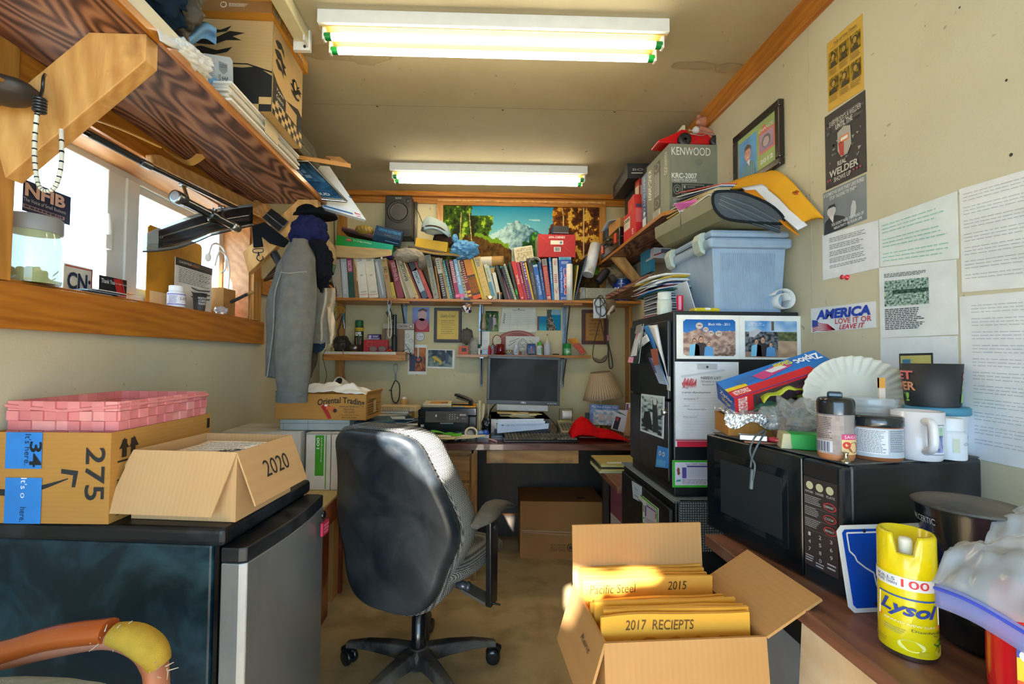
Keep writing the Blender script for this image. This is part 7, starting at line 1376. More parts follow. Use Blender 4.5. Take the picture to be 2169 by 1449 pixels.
# office chair
CH=V((-.232,1.80,0));
t=thing('office_chair','black and grey checked swivel office chair seen from behind','chair',tuple(CH))
fa=R(-27)
FW=V((-math.sin(fa),math.cos(fa),0));RT=V((math.cos(fa),math.sin(fa),0));UP=V((0,0,1))
BP=smudge_mat('dusty_chair_base','1c1c1c','746c60',.6,s=6,lo=.4,hi=.75)
m=MB();m.lathe([(.045,.055),(.055,.07),(.055,.115),(.035,.13)],BP,n=20);m.build('hub',t)
def leg(a):
 d=V((math.cos(R(a)),math.sin(R(a)),0));n=V((-d.y,d.x,0));m=MB();pts=[(.03,.034,.075,.128),(.12,.030,.082,.124),(.22,.024,.080,.112),(.29,.020,.072,.094),(.315,.018,.066,.088)];vs=[]
 for r_,w_,z0_,z1_ in pts:vs+=[d*r_-n*w_+UP*z0_,d*r_+n*w_+UP*z0_,d*r_+n*w_*.7+UP*z1_,d*r_-n*w_*.7+UP*z1_]
 fs=[(0,1,2,3),(16,17,18,19)]
 for k in range(4):
  for j in range(4):fs.append((4*k+j,4*k+(j+1)%4,4*k+4+(j+1)%4,4*k+4+j))
 m.add(vs,fs,BP);m.build('leg',t,bevel=.006)
 m=MB();c=d*.305;ca=a+70;w=V((math.cos(R(ca)),math.sin(R(ca)),0));M3=w.to_track_quat('Z','Y').to_matrix()
 for s_ in(-1,1):m.lathe([(.012,-.009),(.028,-.009),(.030,0),(.028,.009),(.012,.009)],'*1a1c1e',c+w*(.014*s_)+UP*.030,20,M3)
 m.tube([c+UP*.03,c+UP*.075],.008,'m3a3a3a',8);m.tube(sp([c-w*.0+UP*.062-d*.02,c+UP*.066,c+UP*.05+d*.028],3),.014,'*1a1c1e',8);m.build('caster',t)
for a in(90,18,162,-54,-126):leg(a)
m=MB();m.lathe([(.028,.12),(.026,.30),(.018,.30),(.018,.40)],'*15171a',n=18);m.build('gas_column',t)
m=MB();m.M=Matrix.Rotation(fa,4,'Z');m.bx(-.09,.09,-.12,.14,.395,.43,'1a1c1e');m.build('mechanism',t,bevel=.006)
m=MB();m.tube([(.07,-.04,.405),(.17,-.07,.385)],.006,'m4a4c50',8);m.lathe([(.0,0),(.014,.002),(.017,.03),(.013,.04),(.019,.045),(.016,.055),(0,.056)],'*4a4c52',(.145,-.06,.39),14,V((.94,-.2,-.12)).to_track_quat('Z','Y').to_matrix());m.build('tilt_lever',t)
def sq(a,e):return math.copysign(abs(math.cos(a))**e,math.cos(a)),math.copysign(abs(math.sin(a))**e,math.sin(a))
def seat(u,v):
 a=2*math.pi*u;cx_,sy_=sq(a,.55);k=max(0,math.sin(math.pi*v))**.35;x=.268*cx_*k;y=.25*sy_*k+.07
 z=.475+.045*(-math.cos(math.pi*v))+(.012*(x/.25)**2)-(.035*max(0,(y-.12)/.17)**2)-(.02*(1 if v>.5 else 0)*math.exp(-((x)**2+y**2)/.02));return RT*x+FW*y+UP*z
m=MB();m.patch(seat,48,20,CHECK);m.build('seat',t)
OUT=[(0,.0),(.06,.0),(.13,.02),(.18,.07),(.21,.16),(.248,.26),(.242,.34),(.208,.45),(.185,.53),(.168,.585),(.138,.617),(.08,.630),(0,.632)]
def width(v):
 z=.65*v
 best=0
 for(x0,z0),(x1,z1)in zip(OUT,OUT[1:]):
  if z0<=z<=z1 and z1>z0:return x0+(x1-x0)*(z-z0)/(z1-z0)
 return .06
SO=sp([(x*1.04,0,z)for x,z in OUT],4)
def back_pt(x,z,dep):lean=-.005-.10*max(0,z/.65)**1.3+.045*math.sin(z/.65*math.pi);return RT*x+FW*(-.205+lean+.55*x*x+dep)+UP*(.36+z)
def shell(dep0,dep1,sc_,mat_,name,thick,bulge):
 m=MB();ring=[(p.x*sc_,(p.z-.325)*sc_+.325)for p in SO];full=ring+[(-x,z)for x,z in ring[::-1][1:-1]];n=len(full)
 rows=[]
 for f,dd in((1,dep1),(1.0,dep0),(.965,dep0-thick),(.90,dep0-thick*1.15),(.6,dep0-thick*1.15-bulge*.6),(.3,dep0-thick*1.15-bulge*.9),(.05,dep0-thick*1.15-bulge)):rows.append([back_pt(x*f,(z-.325)*f+.325,dd)for x,z in full])
 vs=[p for r_ in rows for p in r_];fs=[(j*n+i,j*n+(i+1)%n,(j+1)*n+(i+1)%n,(j+1)*n+i)for j in range(len(rows)-1)for i in range(n)]
 fs.append(tuple(range((len(rows)-1)*n,len(rows)*n)));fs.append(tuple(range(n))[::-1])
 m.add(vs,fs,mat_,True);return m.build(name,t)
SHELLM=smudge_mat('black_chair_shell','1b2229','505456',.32,s=5.5,lo=.42,hi=.98,r2=.55)
shell(0,.030,1.0,SHELLM,'backrest_shell',.018,.006)
shell(.11,.025,1.04,CHECK,'backrest_pad',-.03,-.01)
for sx in(1,-1):
 o=RT*(.285*sx)+FW*.03
 m=MB();m.prism([o+UP*.34-FW*.028,o+UP*.34+FW*.028,o+UP*.50+FW*.030,o+UP*.66+FW*.035,o+UP*.66-FW*.035,o+UP*.50-FW*.030],RT*.022,'*15181b');m.tube([o+UP*.62-RT*.004,o+UP*.62+RT*.028],.010,'2c2e32',8);m.build('arm_upright',t,bevel=.004)
 m=MB();m.prism([o-RT*.10*sx+UP*.372-FW*.03,o+UP*.345-FW*.03,o+UP*.345+FW*.03,o-RT*.10*sx+UP*.372+FW*.03],UP*.010,'5a5650');m.tube([o+UP*.345-RT*.01,o+UP*.345+RT*.045],.004,'m4a4c50',6);m.build('arm_plate',t)
 m=MB();pts=[o+RT*.011+UP*(.685-.008*(k-3)**2*.3)+FW*(-.14+.045*k)+RT*(.012*math.sin(k))for k in range(8)]
 m.tube(pts,[.018,.036,.041,.042,.042,.040,.034,.016],DUSTY,16,flat=.42,up=(0,0,1));m.build('arm_pad',t)
 # right side: cabinets
FX,FY0,FY1,FZ0,FZ1=.64,1.50,1.915,.785,1.40
def cabinet(name,label,x0,y0,y1,z0,z1,ndraw):
 t=thing(name,label,'filing cabinet',((x0+XR)/2,(y0+y1)/2,z0));q=WM[t.name].translation
 def b(m,a0,a1,b0,b1,c0,c1,c):m.bx(a0-q.x,a1-q.x,b0-q.y,b1-q.y,c0-q.z,c1-q.z,c)
 m=MB();b(m,x0,XR-.004,y0,y1,z0,z1,BLACKM);m.build('body',t,bevel=.003)
 H=(z1-z0-.07)/ndraw
 for k in range(ndraw):
  zt_=z1-.03-H*k
  m=MB();b(m,x0-.014,x0-.001,y0+.014,y1-.014,zt_-H+.006,zt_,BLACKM);d=m.build('drawer',t,bevel=.003)
  yc=(y0+y1)/2
  m=MB();b(m,x0-.0160,x0-.0142,yc-.05,yc+.05,zt_-H*.52,zt_-H*.38,'m4c565c');b(m,x0-.017,x0-.0160,yc-.042,yc+.042,zt_-H*.50,zt_-H*.40,'0a0c0e');m.build('recessed_handle',d)
  m=MB();b(m,x0-.017,x0-.0142,yc-.035,yc+.035,zt_-H*.17,zt_-H*.09,'m8a9298');b(m,x0-.0178,x0-.017,yc-.03,yc+.03,zt_-H*.155,zt_-H*.105,'c8ccc8');m.build('label_holder',d)
  if k==ndraw-1 or ndraw==2 and k==1:
   m=MB();m.lathe([(.012,0),(.012,.006),(.008,.009),(0,.009)],'mb8bcc0',(x0-.0145-q.x,y0+.045-q.y,zt_-.04-q.z),16,Matrix.Rotation(R(-90),3,'Y'));m.build('lock',d)
 return t
cabinet('filing_cabinet','black two drawer filing cabinet covered in photos, standing on the lower cabinet',FX,FY0,FY1,FZ0,FZ1,2)
cabinet('filing_cabinet','lower black cabinet with grey mesh liner beneath the photo covered one',FX-.005,FY0-.02,FY1+.10,0,FZ0-.008,2)
m=MB();m.bx(FX-.02,XR-.004,FY0-.045,FY1+.09,FZ0-.007,FZ0-.001,LINER);m.bx(FX-.0,XR-.004,FY0-.046,FY0-.030,FZ0-.16,FZ0-.001,LINER)
solo(m,'shelf_liner','grey mesh non slip liner hanging between the two black cabinets','liner',bevel=.002)
YN=FY0-.0015
def side_pic(name,label,cat,x0,y0,x1,y1,deco,col='e4e4e4',th=.0015,Y=YN,**k):
 return wpic(name,label,cat,x0,y0,x1,y1,deco,col,th,Y,**k)
def person(s,cx,top,w,h,skin,hair,shirt,k=4):
 s.p([(cx-w*.5,top+h),(cx-w*.42,top+h*.42),(cx-w*.15,top+h*.34),(cx+w*.15,top+h*.34),(cx+w*.42,top+h*.42),(cx+w*.5,top+h)],shirt,k)
 s.e(cx,top+h*.18,w*.19,h*.17,hair,k);s.e(cx,top+h*.21,w*.155,h*.145,skin,k+1)
 s.p([(cx-w*.09,top+h*.20),(cx+w*.09,top+h*.20),(cx+w*.09,top+h*.225),(cx-w*.09,top+h*.225)],'2a2424',k+2);s.r(cx-w*.05,top+h*.285,cx+w*.05,top+h*.295,'a05048',k+2)
def rock(a,b,sd=0):return mixc(rgb('c8a898'),rgb('8a6c66'),.5+1.3*noise.noise(V((a*9,b*9,sd)))+.5*noise.noise(V((a*25,b*25,sd))))
def mural(s):
 s.r(.485,0,.488,1,'d0d0cc',2)
 def hills(a,b):
  top=.34-.14*math.exp(-((a-.30)/.10)**2)+.12*math.sin(a*5)*.3+.05*nz(a*3,0,3);top2=.42+.25*abs(a-.85)if a>.6 else 9
  if b<top and b<top2:return mixc(rgb('1c5ca8'),rgb('4a8ad0'),b*2)
  c=rock(a,b);return mixc(c,rgb('4a4428'),max(0,(b-.72)*2+nz(a*3,b*3,5)))if a>.6 else c
 s.ras(.05,.10,.455,.93,54,44,hills,2)
 for cx,cy,r_ in((.175,.245,.028),(.225,.33,.022),(.265,.41,.022),(.325,.42,.026)):s.e(cx,cy,r_,r_*2.6,'c8b4a8',3,18);s.p([(cx-r_*.6,cy-.02),(cx+r_*.6,cy-.02),(cx+r_*.5,cy+.005),(cx-r_*.5,cy+.005)],'9a8278',4);s.p([(cx-r_*.15,cy-.01),(cx+r_*.15,cy-.01),(cx+r_*.25,cy+.05),(cx-r_*.25,cy+.05)],'d8c8bc',4)
 s.t('Black Hills - 2011',.245,.18,.41,.235,'f0f0f0',4)
 def train(a,b):
  if b<.30:return mixc(rgb('4a8ac8'),rgb('b8ccdc'),.4+nz(a,b,4)+b)
  if a>.62:return mixc(rgb('3a4a30'),rgb('7a7a50'),.5+nz(a*2,b*2,6))if b<.55 else mixc(rgb('a88c74'),rgb('c8a888'),.5+nz(a,b,6))
  return mixc(rgb('2a2c30'),rgb('7a7c80'),.45+1.6*noise.noise(V((a*16,b*14,3))))if b<.85 else rgb('a08070')
 s.ras(.53,.12,.935,.95,46,40,train,2);s.p([(.56,.38),(.62,.30),(.66,.34),(.60,.50),(.56,.48)],'b8b8bc',3);s.r(.735,.13,.755,.34,'5a4a40',3);s.t('1880 Train - 2011',.57,.16,.66,.20,'f0f0f0',4);s.t('Hill City - Keystone, SD',.55,.205,.68,.24,'f0f0f0',4)
 for o_ in(.0,.48):person(s,.135+o_,.52,.085,.41,'c89878','3a2018','7ac0e0');person(s,.185+o_,.47,.10,.46,'c89878','2a1c14','2c2428');person(s,.245+o_,.60,.075,.33,'d8a888','20242c','5a9ad0',7)
 for a,b,c_,d_ in((.05,.10,1,1),(.455,.10,-1,1),(.05,.93,1,-1),(.455,.93,-1,-1)):s.p([(a,b),(a+.02*c_,b),(a,b+.05*d_)],'e8e8e8',5)
side_pic('photo_mount','white photo mount with two family holiday photos on the upper cabinet side','photos',1433,667,1704,760,mural,'ecebe6')
def needs(s):
 s.r(.0,.90,1,.915,'c8ccd4',2);s.r(.0,.915,1,.93,'b82838',2);s.r(.02,.935,.98,1,'d42440',2);s.t('NEEDS LIST',.40,.175,.72,.205,'30303a',3,bold=.01)
 rr_=random.Random(2)
 for k in range(9):u=.10+.025*k;s.p([(u,.30-.05*rr_.random()),(u+.02,.18+.06*rr_.random()),(u+.035,.2),(u+.02,.31)],'c04048',3)
 for k in range(15):s.r(.10,.36+.034*k,.96,.362+.034*k,'b8bcc8',2)
 for(u,v,tx,w_)in((.40,.22,"Tail washer screw ?",.3),(.42,.26,'Red grinder ?',.22),(.10,.30,'mag -',.14),(.10,.35,'Lens Radiation',.45),(.12,.43,'Acetylene T',.24),(.12,.51,'Jason',.10),(.18,.55,'Three wound lights',.30),(.12,.64,'Where anymore?',.22)):s.t(tx,u,v,u+w_,v+.022,'5a5e6a',3,shear=.4)
 s.p([(.34,.02),(.66,.02),(.66,.09),(.34,.09)],'b8bcc0',4);s.e(.5,.06,.02,.013,'m6a6a68',5);s.p([(.08,.165),(.76,.085),(.78,.105),(.10,.19)],'c4ccd4',5)
side_pic('clipboard','white clipboard with handwritten NEEDS LIST and red foot on the upper cabinet side','clipboard',1430,766,1563,946,needs,'e0e2e8',.004,YN)
def sched(s):
 s.r(0,0,1,1,'34b424',1);s.r(.05,.07,.95,.92,'dcdcec',2);s.t("Your Child's Wellness Schedule",.27,.10,.93,.16,'3a3a5a',3,bold=.01);s.r(.30,.19,.92,.25,'5a4aa0',3);s.r(.20,.26,.29,.66,'5a4aa0',3)
 for k in range(11):s.r(.30,.28+.034*k,.92,.284+.034*k,'8a8ab0',3)
 for k in range(14):s.r(.30+.044*k,.26,.302+.044*k,.66,'9a9ac0',3)
 s.ln(.2,.70,.92,.88,5,'6a6a8a',.4,3)
 for o_ in(0,.78):s.p([(.08+o_,.72),(.17+o_,.70),(.17+o_,.78),(.07+o_,.79)],'3a9aa8',3);s.e(.12+o_,.36,.03,.10,'9a4a34',3);s.e(.125+o_,.47,.03,.07,'8a3c2c',4)
side_pic('wellness_chart','green bordered wellness schedule chart on the near side of the upper cabinet','chart',1424,975,1524,1032,sched,'dcdcec',.002)
XF=FX-.0175
def front_pic(name,label,cat,pts,deco,col,th=.0015,lean=(0,0,0,0),**k):
 m=MB();p=[atx(*pts[i],XF-lean[i])for i in range(4)];n=(p[3]-p[0]).cross(p[1]-p[0]).normalized();n=-n if n.x>0 else n
 m.prism(p,-n*th,col);s=Sheet(m,lambda u,v,h:(p[0]*(1-u)+p[1]*u)*(1-v)+(p[3]*(1-u)+p[2]*u)*v+n*h)
 deco(s);return solo(m,name,label,cat,**k)
def bw(s):s.ras(.06,.05,.95,.95,18,26,lambda a,b:mixc(rgb('2a3438'),rgb('b8ccd0'),.5+1.5*noise.noise(V((a*5,b*12,2)))+(.3 if b<.3 else 0)),2);s.p([(.12,.85),(.2,.45),(.45,.42),(.6,.9)],'1a2226',3);s.p([(.55,.12),(.72,.10),(.85,.9),(.6,.92)],'2a3236',3);s.e(.66,.16,.08,.08,'c8d4d8',4)
front_pic('drawing_print','grey print of two figures taped to the lower drawer front','print',[(1358,834),(1407,840),(1405,930),(1356,912)],bw,'d4dce0')
def doll(s):s.e(.35,.32,.12,.12,'c8dcf0',3);s.e(.35,.33,.05,.06,'3a5a8a',4);s.e(.68,.34,.12,.12,'c8dcf0',3);s.e(.68,.35,.05,.06,'3a5a8a',4);s.p([(.1,.6),(.9,.65),(.85,.95),(.15,.9)],'5aa8e0',2)
front_pic('paper_cutout','bright blue paper cutout with two eyes at the foot of the upper cabinet front','cutout',[(1393,944),(1415,950),(1414,992),(1388,989)],doll,'3a8cd8')
def kidp(s):s.ras(0,0,1,1,12,18,lambda a,b:mixc(rgb('2c5a3a'),rgb('16301c'),.5+nz(a,b,4)));s.e(.55,.30,.30,.20,'c87890',3);s.p([(.2,.5),(.8,.48),(.95,.95),(.1,.95)],'1c2438',3);s.r(0,.85,.5,1,'e098b0',4);s.r(0,0,.9,.22,'8a8c8c',4)
front_pic('child_photo','curling photo of a child on the far edge of the upper cabinet front','photo',[(1350,690),(1363,686),(1353,770),(1331,768)],kidp,'c8ccd0',lean=(.002,.008,.02,.03))
m=MB();m.patch(lambda u,v:atx(1362+14*u+28*v+6*v*u,692-4*u+120*v*(.5+.5*u),XF-.006-.02*u*v),6,12,'p3a84cc');m.add([atx(1378,740,XF-.03),atx(1392,738,XF-.03),atx(1396,772,XF-.03),atx(1385,775,XF-.03)],[(0,1,2,3)],'a05a4a');solo(m,'blue_photo','curled blue photo on the top drawer front','photo',solid=.001)
m=MB();m.patch(lambda u,v:atx(1373+20*u+(30-6*u)*v,690-2*u+(70+56*u)*v,XF-.008-.024*v-.012*math.sin(u*3)),8,12,'pd8dce4');solo(m,'curled_paper','white curled paper over the blue photo on the top drawer','paper',solid=.001)
m=MB();m.patch(lambda u,v:atx(1352+18*u+6*v,722+14*v-14*u,XF-.004-.015*u),4,4,'pdde0e6');solo(m,'white_scrap','small white paper scrap between the child photo and the blue photo','paper',solid=.001)
front_pic('appointment_note','pale blue printed note hanging below the curled papers','note',[(1374,758),(1394,760),(1414,816),(1396,812)],lambda s:(s.ln(.3,.1,.95,.9,12,'8aa4cc',.4),s.r(0,.0,.28,.6,'5a5a8a')),'b8ccec',lean=(.012,.02,.012,.006))
front_pic('white_note','small white slip beside the cabinet lock','note',[(1411,796),(1419,798),(1419,828),(1413,826)],lambda s:None,'dcdcd8')
XF2=FX-.022
XF_=XF;XF=XF2
def msg(s):s.t('Name',.3,.25,.7,.38,'5a6070',3,shear=.3);s.ln(.2,.55,.8,.6,1,'8a90a0',.4);s.r(.15,.75,.9,.78,'3a3a44')
front_pic('state_magnet','pale blue note magnet on the lower cabinet front','magnet',[(1338,1019),(1358,1031),(1357,1064),(1341,1055)],msg,'b8cce0',.003)
front_pic('wellness_chart','green bordered wellness chart on the lower cabinet front','chart',[(1361,1051),(1394,1078),(1394,1122),(1361,1110)],sched,'dcdcec',.002)
XF=XF_
# blue storage bin on the cabinet
t=thing('storage_bin','pale blue plastic storage bin with latched lid on the upper filing cabinet','storage bin',(.90,1.67,FZ1));q=WM[t.name].translation
BL='r8fa6c0';m=MB();bx0,bx1,by0,by1,bh=-.115,.145,-.145,.19,.255
m.hexa([(bx0+.015,by0+.012,0),(bx1-.015,by0+.012,0),(bx1-.015,by1,0),(bx0+.015,by1,0),(bx0,by0,bh),(bx1,by0,bh),(bx1,by1+.01,bh),(bx0,by1+.01,bh)],BL)
for k in range(30):
 u=.05+.85*k/29 if k else .05;xx=bx0+.02+(bx1-bx0-.04)*u;m.hexa([(xx,by0+.0105,.01),(xx+.0035,by0+.0105,.01),(xx+.0035,by0+.014,.01),(xx,by0+.014,.01),(xx,by0-.0010,bh-.05),(xx+.0035,by0-.0010,bh-.05),(xx+.0035,by0+.004,bh-.05),(xx,by0+.004,bh-.05)],BL)
m.build('bin_body',t,bevel=.006)
m=MB();m.bx(bx0-.014,bx1+.014,by0-.014,by1+.02,bh-.036,bh,BL);m.build('rim',t,bevel=.010)
m=MB();m.bx(bx0-.010,bx1+.010,by0-.010,by1+.016,bh+.001,bh+.028,BL);m.build('lid',t,bevel=.012)
m=MB();m.bx(bx0-.0145,bx0-.0142,by0+.07,by1-.08,bh-.004,bh,'1c2024');m.build('handle_slot',t)
for yy in(by0+.06,by1-.03):
 m=MB();pr=[(bx0-.002,bh+.030),(bx0-.022,bh+.026),(bx0-.032,bh+.0),(bx0-.022,bh-.04),(bx0-.004,bh-.05)]
 m.prism([(a,yy-.026,b)for a,b in pr],(0,.052,0),'a8b8b0');m.build('latch',t,bevel=.005,label='pale green grey latch')
TB=FZ1+bh+.030
t=thing('expanding_folder','large olive expanding file folder with black gussets lying on the blue bin','folder',(.86,1.62,TB));q=WM[t.name].translation
rot=Matrix.Rotation(R(-14),4,'Y')
OL='r7c7c62'
pa=[at(1386,480,1.86),at(1385,520,1.86)]
def quadp(m,pts,col,th):
 p=[at(*a)-q for a in pts];n=(p[3]-p[0]).cross(p[1]-p[0]).normalized();m.prism(p,n*th,col);return p
end=[(1511,412),(1530,405),(1570,408),(1625,430),(1655,455),(1660,470),(1650,474),(1580,470),(1535,462),(1513,440)]
E0=[at(x_,y_,1.46)-q for x_,y_ in end]
SW=(at(1389,505,1.88)-at(1513,440,1.46))
m=MB();m.prism(E0,SW*.0+V((0,.006,0)),'3c4650');n=len(E0)
cen=sum(E0,V((0,0,0)))/n
m.build('inner_gusset',t)
m=MB();full=[p for p in E0];far=[p+SW*(1 if i in(0,9,8)else 1)for i,p in enumerate(full)]
vs=full+far;m.add(vs,[(i,(i+1)%n,n+(i+1)%n,n+i)for i in range(n)]+[tuple(range(n,2*n))],OL);m.build('cover',t,solid=.004)
m=MB();m.tube(sp(E0,3,True),.005,'c20262c',6,closed=True);m.build('binding_edge',t)
m=MB()
for k in range(7):
 a,b=E0[1].lerp(E0[9],.15+.11*k),E0[5]+V((-.01,0,.004-.006*k))
 m.prism([a+V((.004,-.002,0)),a.lerp(b,.5)+V((0,-.003,.012-.004*k)),b,b-V((0,0,.003)),a.lerp(b,.5)+V((0,-.003,.009-.004*k)),a-V((-.004,0,.003))],(0,.01,0),('3c4854','566470')[k%2])
m.build('pleats',t)
m=MB();a=E0[0]+SW*.5+V((0,0,.004));b=E0[9]+SW*.5;m.tube([a+V((.03,0,.004)),a,b-V((.003,0,.0)),b+V((.04,0,-.014))],.0022,'23262a',6);m.build('elastic',t)
def sheaf(name,label,pts,th,col,deco=None,cat='envelope',**k):
 m=MB();p=[at(*a)for a in pts];n=(p[3]-p[0]).cross(p[1]-p[0]).normalized();n=-n if n.z<0 else n
 m.prism([x-n*th for x in p],n*th,col);s=Sheet(m,lambda u,v,h:(p[0]*(1-u)+p[1]*u)*(1-v)+(p[3]*(1-u)+p[2]*u)*v+n*h)
 if deco:deco(s)
 return solo(m,name,label,cat,**k)
sheaf('envelope','orange envelope lowest and rearmost in the pile above the blue bin',[(1655,392,1.70),(1735,424,1.46),(1747,462,1.42),(1668,420,1.58)],.012,'c07a18',bevel=.002)
IN_=sp([at(1545,403,1.78),at(1600,397,1.66),at(1640,410,1.54),at(1700,474,1.42)],5);OU_=sp([at(1538,392,1.90),at(1620,366,1.66),at(1668,378,1.52),at(1744,464,1.36)],5)
m=MB();m.patch(lambda u,v:IN_[min(15,round(v*15))].lerp(OU_[min(15,round(v*15))],u)+V((0,0,.010*math.sin(u*3.1)+.004*nz(u,v,5))),10,15,'pdca028');p_=IN_[12].lerp(OU_[12],.6);m.lathe([(.006,0),(.006,.002)],'a8501c',p_+V((0,-.004,.014)),12,Matrix.Rotation(R(40),3,'X'));solo(m,'envelope','bulging yellow clasp envelope bent over the pile towards the posters','envelope',solid=.012)
m=MB();A_,B_,C_,D_=at(1570,398,1.66),at(1615,390,1.60),at(1710,478,1.40),at(1690,488,1.40)
m.patch(lambda u,v:(A_*(1-u)+B_*u)*(1-v)+(D_*(1-u)+C_*u)*v+V((0,0,.008*math.sin(v*3))),8,14,'pd8dce4');solo(m,'letter','white letter with red and blue print between envelope and folder','letter',solid=.002)
m=MB();A_,B_,C_,D_=at(1575,404,1.60),at(1600,402,1.56),at(1692,500,1.42),at(1662,478,1.44)
m.patch(lambda u,v:(A_*(1-u)+B_*u)*(1-v)+(D_*(1-u)+C_*u)*v+V((0,0,.004*math.sin(v*3))),6,10,'pc8801c');solo(m,'envelope','orange envelope peeking between the folder and the white letter','envelope',solid=.004)
rnd=random.Random(5)
for k in range(9):
 f=k/8;cc=('e0e2e4','c4b07c','d0bc84','a89868','dcd4b8','c8b070','4a5c84','e4e6e8','c03c44')[k]
 sheaf('paper_sheaf','paper in the tilted stack on top of the olive folder',[(1404+4*k,480-9.0*k,1.95),(1500+4*k,412-3*k,1.62),(1530+4*k,412-3*k,1.60),(1470+8*k,472-9*k,1.97)],.003,cc,group='papers stacked on the olive folder',cat='paper')
sheaf('pink_note','bright pink and white note sticking out of the paper stack',[(1427,432,1.80),(1476,421,1.72),(1478,428,1.72),(1440,446,1.80)],.001,'d868a8',cat='note')
sheaf('white_note','white paper corner under the pink note in the stack',[(1428,430,1.82),(1436,430,1.82),(1462,446,1.80),(1440,452,1.80)],.001,'d8dcdc',cat='paper')
m=MB();m.patch(lambda u,v:V((.935+.10*u,1.46+.05*v,TB-.055+.02*math.sin(u*3)-.02*u)),6,4,'pd4dce8');solo(m,'white_paper','white paper hanging at the right of the blue bin lid','paper',solid=.001)if 0 else None
m=MB();c=V((1.045,1.56,FZ1+.042))
m.patch(lambda u,v:c+V(((.018+.022*u)*math.cos(u*9),-.06+.14*v,(.018+.022*u)*math.sin(u*9)))+V((-.022,0,0)),44,4,'pd8dcdc')
solo(m,'rolled_chart','white rolled chart with a circle lying right of the blue bin','roll',solid=.0012)
z=FZ1+.001;rnd=random.Random(21)
cxs,cys=.735,1.80
CD=[('b8283a','red case at the bottom of the disc case stack')]+[('4a4e54','clear dark disc case in the stack on the filing cabinet')]*9
for k,(cc,lab)in enumerate(CD):
 m=MB();m.bx(-.062,.062,-.07,.07,0,.0095,cc);m.bx(-.0625,.058,-.0705,.066,.002,.0075,'b8bcc0' if k%2 else '8a8e94')
 solo(m,'disc_case',lab,'disc case',(cxs+rnd.uniform(-.005,.005),cys+rnd.uniform(-.006,.006),z),rnd.uniform(-.06,.06),group='disc cases in the stack on the filing cabinet' if k else None,bevel=.0008);z+=.0102
for k in range(12):
 cc=('2a5a44','2c6ab0','c8ccd0','7a2c3c','d8dce0','3a4a68','e0e0e0','c8ccd4','e4e4e0','d0b040','dce0e4','e8e8e8')[k]
 m=MB();w=rnd.uniform(.18,.21);d=rnd.uniform(.20,.25);sd=rnd.random()*9
 m.patch(lambda u,v:V(((u-.5)*w,(v-.5)*d,.004*math.sin(u*3)+.006*nz(u,v,2,sd)-(.02*max(0,.25-u)*2))),8,6,'p'+cc)
 solo(m,'magazine' if k<6 else 'loose_paper','magazine in the heap on top of the disc cases' if k<6 else 'loose white paper on top of the magazine heap','magazine' if k<6 else 'paper',(cxs+.018+rnd.uniform(-.01,.01),cys+.02+rnd.uniform(-.01,.01),z),rnd.uniform(-.2,.2),group='magazines heaped on the disc cases' if k<6 else 'white papers above the magazines',solid=.003);z+=.0058
m=MB();m.hexa([V(p_)for p_ in((.765,1.60,FZ1+.002),(.768,1.60,FZ1+.002),(.768,1.76,FZ1+.002),(.765,1.76,FZ1+.002),(.735,1.61,FZ1+.12),(.738,1.61,FZ1+.12),(.738,1.77,FZ1+.12),(.735,1.77,FZ1+.12))],'ccd8e4');solo(m,'leaning_mail','white mailer leaning on the left side of the blue bin','mail')
t=thing('tape_roll','clear and milky roll of tape standing upright on the filing cabinet corner','tape roll',(at(1412,640,1.62).x,1.64,FZ1+.0005))
m=MB();m.lathe([(.026,0),(.026,.052),(.021,.052),(.021,.0)],'c8d4cc',n=24);m.build('wide_roll',t);m=MB();m.lathe([(.0235,.053),(.0235,.080),(.018,.080),(.018,.053)],'d4dcdc',n=24);m.build('narrow_roll',t)
t=thing('marker','red marker standing on its cap on the filing cabinet','marker',(at(1440,640,1.60).x,1.60,FZ1+.0005));m=MB();m.lathe([(.010,0),(.011,.014)],'b01c34',n=14);m.build('cap',t);m=MB();m.lathe([(.012,.014),(.0125,.062),(.009,.066),(0,.066)],'*c82840',n=8,smooth=False);m.build('barrel',t)
m=MB();m.bx(-.045,.045,-.022,.022,0,.014,'*d8c020');m.bx(-.012,.014,-.0225,.0225,.003,.0145,'e8e8e0');solo(m,'yellow_packet','yellow packet with white label lying before the blue bin','packet',(at(1490,646,1.55).x,1.545,FZ1+.0005),R(3),bevel=.005)
# upper right shelf
RZ,RX=1.895,XR-.245;RY0=1.98
t=thing('wall_shelf','short dark board shelf high on the right wall near the back','shelf',(XR,2.6,RZ));q=WM[t.name].translation
m=MB();o_=[(RX,YB-.06),(XR-.001,YB-.06),(XR-.001,RY0),(RX+.06,RY0),(RX,RY0+.07)];m.prism([(a-q.x,b-q.y,0)for a,b in o_],(0,0,.016),PLY);m.build('shelf_board',t)
m=MB();m.bx(RX-.003-q.x,RX-q.x,RY0+.07-q.y,YB-.06-q.y,-.001,.017,PINE_Y);m.prism([(RX-.003-q.x,RY0+.07-q.y,-.001),(RX-q.x,RY0+.07-q.y,-.001),(RX+.06-q.x,RY0-q.y,-.001),(RX+.06-q.x,RY0-.003-q.y,-.001)],(0,0,.018),PINE_Y);m.bx(RX+.06-q.x,-.001,RY0-.003-q.y,RY0-q.y,-.001,.017,PINE_X);m.build('front_edging',t,label='orange wooden front edge')
m=MB();a,b=V((RX+.02,2.92,RZ-.001)),V((XR-.01,2.92,1.68));m.prism([(RX+.012,2.90,RZ-.001),(RX+.10,2.90,RZ-.001),(XR-.002,2.90,1.71),(XR-.002,2.90,1.645)],(0,.04,0),RAW);solo(m,'shelf_bracket','knotty raw pine diagonal bracket under the high right shelf','bracket',bevel=.002)
